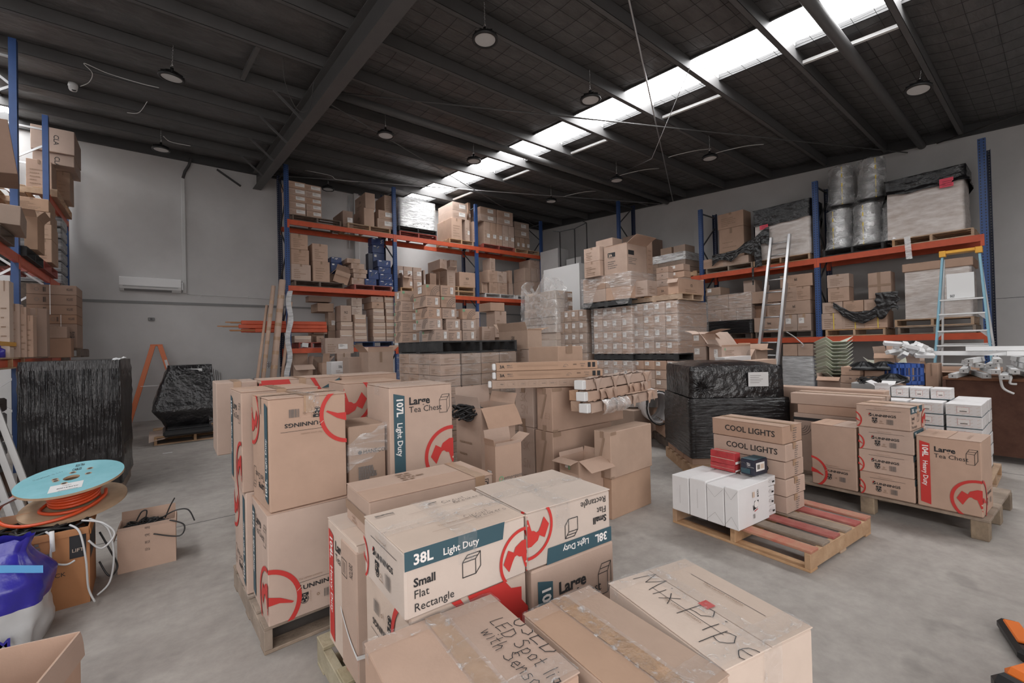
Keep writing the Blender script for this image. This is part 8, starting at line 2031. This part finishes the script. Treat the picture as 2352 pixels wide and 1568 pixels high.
# ------------------------------------------------------------------ black wrapped corner load in the aisle
def black_corner():
    yaw = -42; a = rad(yaw); P = Vector((4.72, 2.70)); w, d = 1.10, 1.02
    cx = P.x + math.cos(a) * w / 2 - math.sin(a) * d / 2; cy = P.y + math.sin(a) * w / 2 + math.cos(a) * d / 2
    r = empty('wrapped_load', (cx, cy, 0), a, 'big black film wrapped load with a stepped top on a pallet in the aisle', 'wrapped goods')
    b = blob(w, d, .68, .012, 0., 5., 0., 22); b.obj('film_body', 'black_film_h', r, (0, 0, .22))
    b = blob(w - .07, d - .05, .36, .014, .02, 8., .04, 12); b.obj('film_crown', 'black_film', r, (-.01, .0, .905))
    m = MB()
    for k in range(3):
        for j in range(3): m.box((-w / 2 + .02 + k * .33, -d / 2 + .02 + j * .32, .142), (-w / 2 + .34 + k * .33, -d / 2 + .33 + j * .32, .26), 0, None, .004)
    m.obj('carton_base', 'kraft', r)
    m = MB()
    for k in range(16):
        t_ = k / 15 * 2 * PI; m.tube([(-w / 2 + .14 + .02 * math.cos(t_), -d / 2 - .018, 1.02 + .02 * math.sin(t_)), (-w / 2 + .14 + .15 * math.cos(t_), -d / 2 - .008, 1.04 + .14 * math.sin(t_))], [.010, .002], 5)
    m.obj('gathered_film', 'black_film', r)
    m = MB(); m.box((.10, -d / 2 - .002, 1.03), (.32, -d / 2 + .0, 1.19)); 
    for k in range(5): m.box((.12, -d / 2 - .003, 1.07 + .02 * k), (.22 + .02 * (k % 3), -d / 2 - .0022, 1.074 + .02 * k), 1)
    o = m.obj('paper_note', ['paper', 'ink_grey'], r); o.location.y = -.012
    m = MB()
    for k in range(6): m.box((-w / 2 - .01, -d / 2 + .02 + k * .17, .12), (w / 2, -d / 2 + .12 + k * .17, .142))
    m.obj('deck', 'wood_plain', r)
    for k in range(3): MB().box((-w / 2 + k * (w - .06) / 2, -d / 2, 0), (-w / 2 + .06 + k * (w - .06) / 2, d / 2, .12)).obj('bearer', 'wood_plain', r)
black_corner()
def cushion():
    r = empty('cushion', (5.98, 4.02, .33), rad(-40), 'rolled white quilted cushion with dark piping behind the black wrapped load', 'cushion')
    m = MB(); m.grid(lambda u, v: ((.16 + .025 * abs(math.sin(v * 12 * PI / 2))) * math.cos(2 * PI * u), -.3 + .6 * v, (.22 + .03 * abs(math.sin(v * 12 * PI / 2))) * math.sin(2 * PI * u) + .25), 20, 30); m.obj('quilt', 'card_white', r)
    MB().tube([(.19 * math.cos(t_), -.3, .25 + .25 * math.sin(t_)) for t_ in [k * PI / 10 for k in range(20)]], .012, 6, closed=True).obj('piping', 'plastic_black', r)
    MB().tube([(-.19, -.3, .3), (-.1, -.0, .5), (-.05, .3, .48)], .01, 6).obj('piping', 'plastic_black', r)
cushion()
B(5.72, 3.62, .142, -42, .5, .7, .24, 'carton under the rolled quilted cushion', k='kraft', s='both'); PAL(5.68, 3.60, 0, -42, .8, 1.0, .14, 'dark pallet under the rolled cushion and its carton', 'dark')
for k, (x, y, z, s_) in enumerate(((6.03, 4.50, .75, 1.), (6.06, 4.46, .52, 1.05), (6.35, 4.30, .50, .9))):
    r = empty('bucket', (x, y, z), 0, ['top white plastic bucket of the pair behind the torn battens', 'lower white plastic bucket behind the torn battens', 'small white pail beside the stacked buckets'][k], 'bucket'); r.scale = (s_,) * 3
    MB().lathe([(0, 0), (.15, 0), (.18, .18), (.19, .185), (.19, .20), (.17, .20), (.14, .02), (0, .02)], 26).obj('body', 'plastic_white', r); MB().tube([(.185 * math.cos(t_), .02, .17 - .10 * math.sin(t_)) for t_ in [j * PI / 10 for j in range(11)]], .004, 5).obj('wire_handle', 'chrome', r)
B(5.75, 4.22, 0, 0, .8, .55, .498, 'carton the white buckets stand on', k='kraft_dim')
# torn batten cartons on the big aisle carton
zt = .945
for k, (dy, dz, m_, lab_) in enumerate(((.0, 0, 'kraft', 'lowest torn batten carton with bubble film showing'), (.12, .005, 'kraft_tan', 'lower inner torn batten carton'), (.03, .10, 'kraft', 'middle torn batten carton with a brown taped end'), (.14, .10, 'kraft_tan', 'middle inner torn batten carton'), (.05, .20, 'kraft', 'top torn batten carton with a white end'))):
    r = B(2.93 - .02 * (k % 2), 2.585 + dy, zt + dz, 9 + (k % 3), 1.34, .105, .095, lab_ + ' on the big aisle carton', k=m_, s='plainx' if 0 else None, j=.012, nm='batten_carton')
    if k in (0, 4, 2): MB().box((-.73, -.046, .008), (-.672, .046, .088), 0, None, .006).obj('white_end', 'plastic_white', r)
    q = random.Random(k)
    for j in range(4):
        x = -.55 + .3 * j + q.uniform(-.06, .06); m = MB(); L = q.uniform(.10, .2)
        m.grid(lambda u, v: (x + L * u + .02 * v, -.056 - .012 * math.sin(v * 3) - .01 * u, .095 - .13 * v * (.6 + .4 * math.sin(u * 7 + k)) + .02 * math.sin(v * 3)), 8, 6); m.obj('torn_flap', m_, r)
    m = MB(); m.grid(lambda u, v: (-.6 + 1.1 * u, -.04 + .08 * v, .098 + .03 * abs(noise.noise((u * 9, v * 3, k)))), 26, 5); m.obj('torn_top', m_, r)
m = MB(); m.grid(lambda u, v: (3.05 + .42 * u, 2.575 + .05 * u - .05 * math.sin(PI * v), zt + .11 - .13 * v + .02 * noise.noise((u * 8, v * 5, 2))), 16, 8); tag(m.obj('bubble_film', 'film_bag'), 'crumpled clear bubble film hanging from the torn battens', 'plastic film')
# black cable and lamps in the torn open carton
coilmess(0, 'cable_tangle', (2.12, 3.32), .15, .12, .93, 'cable_black', 'black cable and lamp parts spilling from the torn open carton', 20, 5, .008, .10)
# ------------------------------------------------------------------ side wall: reflectors, lamps, crate, battens, desk
mat('reflector', (.72, .75, .64), .35, spec=.6)
for k in range(11):
    m = MB(); w, d, h = .34, .6, .075; z = .93 + .053 * k; ox = .02 * math.sin(k * 2.1)
    a, b = .5, .72
    vs = [(-w / 2 * a, -d / 2, 0), (w / 2 * a, -d / 2, 0), (w / 2, -d / 2, h), (-w / 2, -d / 2, h)]; v2 = [(x, d / 2, z_) for x, y, z_ in vs]; e = .004
    m.add(vs + v2 + [(x, y, z_ + e) for x, y, z_ in vs + v2], [(0, 4, 5, 1), (1, 5, 6, 2), (3, 7, 4, 0), (8, 9, 13, 12), (9, 10, 14, 13), (11, 8, 12, 15), (0, 1, 9, 8), (1, 2, 10, 9), (3, 0, 8, 11), (4, 12, 13, 5), (5, 13, 14, 6), (7, 15, 12, 4), (2, 6, 14, 10), (7, 3, 11, 15)])
    tag(m.obj('light_reflector', 'reflector', None, (8.12 + ox, 2.26, z), (rad(-8), 0, rad(-58))), 'pale trough lamp reflector, %s up in the nested upright stack' % (O + ['eleventh'])[k], 'lamp part', 'nested lamp reflectors')
for k in range(5):
    m = MB(); w, d, h = .16, .55, .05
    m.add([(-w / 2, -d / 2, 0), (w / 2, -d / 2, 0), (w, -d / 2, h), (-w, -d / 2, h), (-w / 2, d / 2, 0), (w / 2, d / 2, 0), (w, d / 2, h), (-w, d / 2, h)], [(0, 1, 5, 4), (1, 2, 6, 5), (3, 0, 4, 7)])
    tag(m.obj('light_reflector', 'reflector', None, (8.05 + .13 * k, 1.95 - .12 * k, 1.02 + .045 * k), (rad(10 * (k % 3)), rad(-8 + 6 * k), rad(-30 - 14 * k))), 'loose pale reflector lying over the black lamps, %s of the untidy heap' % O[k], 'lamp part', 'loose lamp reflectors')
B(8.0, 1.35, 0, 0, .75, .62, 1.0, 'low carton table under the loose lamp reflectors', k='kraft_dim')
for k, (x, y, z) in enumerate(((7.42, 1.72, 1.13), (7.52, 1.52, 1.13), (7.40, 1.42, .98))):
    r = dup(hb, (x, y, z), .4 * k); tag(r, ['black round lamp lying on the two capitals cartons', 'black round lamp on the carton beside the crate', 'black round lamp in front, below the blue crate rim'][k], 'lamp', 'black lamps on the cartons')
    for c in list(r.children):
        if c.name.startswith(('chain', 'hook')): bpy.data.objects.remove(c)
B(7.25, 1.30, 0, 0, .45, .32, .965, 'carton under the lowest black lamp by the crate', k='kraft_dim')
coilmess(0, 'cable_tangle', (7.15, 1.62), .16, .12, .98, 'plastic_black', 'black lamp leads tangled on the cartons before the crate', 14, 4, .005, .05)
B(7.0, 1.50, 0, 0, .24, .26, .975, 'grey box under the tangled black lamp leads', k='card_grey')
def crate():
    a = rad(-47); r = empty('milk_crate', (7.62, 1.40, .93), a, 'blue plastic milk crate in front of the open brown carton', 'crate'); mat('crate_blue', (.04, .10, .36), .45)
    w, d, h = .36, .36, .27; m = MB()
    for z in (0, h - .05): m.box((-w / 2, -d / 2, z), (w / 2, -d / 2 + .015, z + .05)); m.box((-w / 2, d / 2 - .015, z), (w / 2, d / 2, z + .05)); m.box((-w / 2, -d / 2, z), (-w / 2 + .015, d / 2, z + .05)); m.box((w / 2 - .015, -d / 2, z), (w / 2, d / 2, z + .05))
    for k in range(6):
        t_ = -w / 2 + (w - .02) * k / 5; wd = .045 if k in (0, 5) else .014
        for yy in (-d / 2, d / 2 - .015): m.box((min(t_, w / 2 - wd), yy, 0), (min(t_, w / 2 - wd) + wd, yy + .015, h))
        for xx in (-w / 2, w / 2 - .015): m.box((xx, min(t_, d / 2 - wd), 0), (xx + .015, min(t_, d / 2 - wd) + wd, h))
    m.box((-w / 2, -d / 2, .11), (w / 2, -d / 2 + .012, .125)); m.box((-w / 2, -d / 2, .11), (-w / 2 + .012, d / 2, .125)); m.box((-w / 2, -d / 2, 0), (w / 2, d / 2, .012))
    m.obj('body', 'crate_blue', r)
    for k in range(6): tag(MB().lathe([(0, 0), (.03, 0), (.035, .1), (0, .1)], 10).obj('lamp_part', ['plastic_white', 'kraft_pale', 'card_grey'][k % 3], None, (7.62 + .07 * ((k % 3) - 1), 1.40 + .07 * ((k // 3) - .5), .945), (.5 * k, .4, 0)), 'small pale lamp part inside the blue crate, %s' % O[k], 'lamp part', 'lamp parts in the blue crate')
crate()
B(7.40, 1.20, 0, 0, .5, .45, .928, 'carton that carries the blue milk crate', k='kraft_dim')
# loose lamp ends in the open carton
q = random.Random(9)
for k in range(22):
    m = MB(); m.box((-.03, -.10, -.025), (.03, .10, .025), 0, None, .004); m.box((-.024, -.103, -.019), (.024, -.1005, .019), 1)
    tag(m.obj('lamp_end', ['plastic_white', 'case_grey']), 'white batten lamp end heaped in the open carton', 'lamp part', 'heaped white lamp ends').location = (7.98 + q.uniform(-.14, .20), 1.36 + q.uniform(-.18, .16), 1.30 + q.uniform(-.02, .16))
    bpy.context.view_layer.objects; COL.objects[-1].rotation_euler = (q.uniform(-.6, .6), q.uniform(-.5, .5), q.uniform(.3, 2.4))
def desk():
    r = empty('desk', (0, 0, 0), 0, 'dark brown timber desk side under the pile of white lamp battens', 'desk'); woodmat('desk_wood', (.085, .035, .022), (.13, .06, .04)); woodmat('desk_edge', (.18, .085, .05), (.24, .12, .075))
    x0, x1, y0, y1 = 7.93, 8.75, -.9, 1.02; ax = 7.93
    MB().box((x0, y0, .985), (x1, y1, 1.02), 0, None, .004).obj('desk_top', 'desk_edge', r); MB().box((x0 + .03, y0 + .03, .08), (x0 + .05, y1 - .03, .985)).obj('front_panel', 'desk_wood', r)
    MB().box((x0, y1 - .03, 0), (x1, y1, .985)).obj('end_panel', 'desk_wood', r); MB().box((x0, y0, 0), (x1, y0 + .03, .985)).obj('end_panel', 'desk_wood', r)
desk()
q = random.Random(4)
def batten(n, loc, rot, L):
    m = MB(); w, h = .075, .055
    m.add([(-L / 2, -w / 2, 0), (-L / 2, w / 2, 0), (-L / 2, w / 2 * .8, h), (-L / 2, -w / 2 * .8, h), (L / 2, -w / 2, 0), (L / 2, w / 2, 0), (L / 2, w / 2 * .8, h), (L / 2, -w / 2 * .8, h)], [(0, 1, 5, 4), (1, 2, 6, 5), (2, 3, 7, 6), (3, 0, 4, 7), (4, 5, 6, 7), (0, 3, 2, 1)])
    o = m.obj('lamp_batten', 'plastic_white', None, loc, rot)
    e = MB(); e.box((-L / 2 - .012, -w / 2, 0), (-L / 2 - .001, w / 2, h), 0, None, .004); e.lathe([(0, 0), (.008, 0)], 8, 1, Matrix.Translation((-L / 2 - .0125, 0, h * .5)) @ Matrix.Rotation(-PI / 2, 4, 'Y')); e.obj('end_cap', ['card_grey', 'plastic_black'], o)
    return o
k = 0
for row in range(4):
    for col in range(8 - row):
        L = q.uniform(.75, 1.15); ang = q.uniform(-.16, .16) + (PI * .03)
        x = 8.10 + .02 * row + q.uniform(-.12, .12) + L / 2 - .42; y = .90 - .20 * col - .06 * row + q.uniform(-.03, .03)
        tag(batten(k, (x, y, 1.025 + .062 * row + .002 * col), (q.uniform(-.04, .04), 0, ang), L), 'white lamp batten in the pile on the brown desk, layer %s, %s along' % (O[row], O[col]), 'lamp batten', 'white lamp battens on the desk'); k += 1
for n in range(3):
    tag(batten(k, (8.2, .55 - .35 * n, 1.29 + .06 * (n == 1)), (0, 0, PI / 2 + .12 * n - .1), 1.25), 'long white lamp batten lying across the top of the pile, ' + ['far one', 'middle one', 'near one'][n], 'lamp batten', 'long battens across the pile'); k += 1
for n, pts in enumerate(([(7.85, .55, 1.20), (7.72, .52, 1.22), (7.68, .5, 1.05), (7.72, .48, .92), (7.74, .40, .86)], [(7.84, .45, 1.06), (7.78, .42, 1.05), (7.76, .43, .98), (7.78, .38, .97)], [(7.85, .05, 1.15), (7.75, .03, 1.0), (7.76, .0, .85), (7.78, -.05, .82)])):
    pol('cable', curl(pts), .013, 'plastic_white', ['long white flex curling down from the lamp battens', 'short white flex on the lamp battens', 'white flex hanging at the photo edge from the battens'][n], 'cable')
# ------------------------------------------------------------------ bagged duct coils on the side wall row
mat('duct_foil', (.42, .42, .43), .3, metal=.7, bump=.2, bscale=40)
def coil_stack():
    r = empty('duct_coil_bag', (0, 0, 0))
    for k in range(4):
        m = MB(); n = 30; R_ = .20
        m.grid(lambda u, v: ((R_ + .007 * math.cos(v * 9 * 2 * PI) - .02 * (abs(v - .5) * 2) ** 6) * math.cos(2 * PI * u), (R_ + .007 * math.cos(v * 9 * 2 * PI) - .02 * (abs(v - .5) * 2) ** 6) * math.sin(2 * PI * u), .01 + .185 * v), n, 54)
        m.lathe([(R_ - .03, .19), (.07, .185)], n, 0); m.obj('duct_coil', 'duct_foil', r, (0, 0, .193 * k))
    m = MB(); m.grid(lambda u, v: ((.225 + .03 * abs(noise.noise((math.cos(6.28 * u) * 2, math.sin(6.28 * u) * 2, v * 4))) + .05 * (1 - v) ** 6) * math.cos(2 * PI * u), (.225 + .03 * abs(noise.noise((math.cos(6.28 * u) * 2, math.sin(6.28 * u) * 2, v * 4))) + .05 * (1 - v) ** 6) * math.sin(2 * PI * u), .005 + .80 * v), 34, 16)
    m.lathe([(.225, .805), (.14, .85), (.06, .87), (.02, .90)], 34); m.obj('clear_bag', 'film_bag', r)
    MB().box((-.232, -.01, .0), (-.228, .01, .78)).obj('strap', 'strap_yellow', r)
    return r
cs = coil_stack(); ZTc = 3.272 + .143
CS = [(11.25, 2.93, 0, 'front near the middle upright'), (11.25, 2.47, 0, 'front, second along'), (11.30, 2.02, 0, 'half hidden behind the big pale load'), (11.40, 2.93, .93, 'upper, nearer the middle upright'), (11.40, 2.42, .93, 'upper, second along')]
for n, (x, y, dz, ds) in enumerate(CS):
    o = cs if n == 0 else dup(cs); o.location = (x, y, ZTc + dz); o.rotation_euler = (0, 0, .2 * n - .3); tag(o, 'bagged stack of silver duct coils, ' + ds, 'duct coil', 'bagged duct coil stacks')
for n in range(2): tag(MB().box((11.42, [2.72, 2.24][n], ZTc), (11.72, [3.1, 2.6][n], ZTc + .795)).obj('carton', 'card_grey'), 'grey box behind the duct coils, %s' % ['near the upright', 'second along'][n], 'box') if 0 else None
# black plastic drapes
def drape(name, fn, nu, nv, label): tag(MB().grid(fn, nu, nv).obj(name, 'black_film'), label, 'plastic sheet')
nz = lambda a, b, c: noise.noise((a, b, c))
drape('plastic_sheet', lambda u, v: (10.97 - .03 * abs(nz(u * 9, v * 7, 1)) - .015, 5.55 - 1.35 * u, 3.70 + .12 * u - (.26 if u < .5 else .26 + .55 * (u - .5)) * v * (1 - .4 * abs(math.sin(u * 9))) + .60 * max(0, u - .45) + .05 * nz(u * 6, v * 5, 3)), 46, 18, 'torn black plastic sheet draped over the low cartons by the second upright')
drape('plastic_sheet', lambda u, v: (10.94 - .04 * abs(nz(u * 6, v * 9, 4)), 4.55 - .16 * u - .1 * v * (1 - v), 3.9 - 1.05 * v + .03 * nz(u * 5, v * 8, 1) ) if v < .62 else (10.93, 4.60 - .05 * u * (1.6 - v) - .01 * v, 3.9 - 1.05 * v), 8, 40, 'black plastic tail hanging below the upper side wall beam')
drape('plastic_sheet', lambda u, v: (11.0 - .035 - .03 * abs(nz(u * 10, v * 9, 2)), 3.02 - 1.02 * u, 2.30 - .28 * math.sin(PI * min(1, u * 1.05)) - .22 * v * (.5 + .5 * math.sin(PI * u)) + .10 * u + .03 * nz(u * 9, v * 4, 5)), 44, 12, 'black plastic swag hanging over the yellow strapped cartons')
drape('plastic_sheet', lambda u, v: (10.96 - .05 * abs(nz(u * 5, v * 7, 8)), 2.32 - .34 * u + .05 * nz(u * 3, v * 4, 9), 2.42 - .52 * v * (.8 + .2 * math.sin(u * 6))), 14, 18, 'bunched black plastic in front of the yellow strapped cartons')
drape('plastic_sheet', lambda u, v: (10.98 - .04 * abs(nz(u * 5, v * 7, 8)), 1.98 - .22 * u, 1.47 - .40 * v * (.7 + .3 * math.sin(u * 5)) + .02 * nz(u * 4, v * 4, 1)), 10, 14, 'black plastic scrap hanging under the lower side wall beam')
m = MB(); m.grid(lambda u, v: (10.95, 1.87 - .09 * u - .02 * v, 3.42 - .42 * v), 4, 12); tag(m.obj('film_tail', 'film_thick'), 'clear film tail hanging over the upper beam under the big pale load', 'plastic film')
m = MB(); m.grid(lambda u, v: (11.0 - .05 + .7 * u, 4.9 - 1.4 * v, 1.745 + .02 * nz(u * 5, v * 7, 3)), 8, 14); 
pol('film_tail', curl([(10.94, 3.9, 1.72), (10.90, 3.75, 1.62), (10.88, 3.62, 1.50), (10.90, 3.56, 1.42), (10.92, 3.60, 1.38)]), .012, 'film_thick', 'twisted clear film tail over the lower beam behind the ladder', 'plastic film')
# ------------------------------------------------------------------ pallet truck at the frame corner
def truck():
    r = empty('hand_truck', (2.60, .185, 0), rad(-25), 'orange painted trolley with black bumper showing at the frame corner', 'trolley')
    MB().box((-.02, -.55, .16), (.75, .0, .25), 0, None, .02).obj('platform', mat('truck_orange', (.75, .17, .02), .45), r); MB().box((-.10, -.55, .12), (-.021, .0, .24), 0, None, .025).obj('bumper', 'plastic_black', r)
    for x in (.05, .62): MB().lathe([(.0, -.02), (.06, -.02), (.065, 0), (.06, .02), (0, .02)], 18, 0, Matrix.Translation((x, -.4, .066)) @ Matrix.Rotation(PI / 2, 4, 'X')).obj('wheel', 'plastic_black', r)
truck()
o = tag(MB().box((-.12, -.04, .0), (.2, .045, .06), 0, None, .02).obj('tool_case', 'plastic_black', None, (3.28, .17, 0), (0, 0, .3)), 'black and orange tool lying on the floor near the trolley', 'tool'); MB().box((-.05, -.03, .06), (.15, .03, .075), 0, None, .006).obj('orange_strip', 'truck_orange', o)
for n, (x, y, a) in enumerate(((2.72, 11.36, .1), (3.22, 11.36, -.05), (5.05, 11.36, .05))): tag(MB().box((-.07, 0, 0), (.07, .003, .10)).obj('paper_tag', 'paper', None, (x, y - .02, 1.64), (0, a, 0)), ['white tag at the end of the red bottom shelf pallet', 'second white tag on the red bottom shelf pallet', 'white tag on the navy bottom shelf pallet'][n], 'tag')
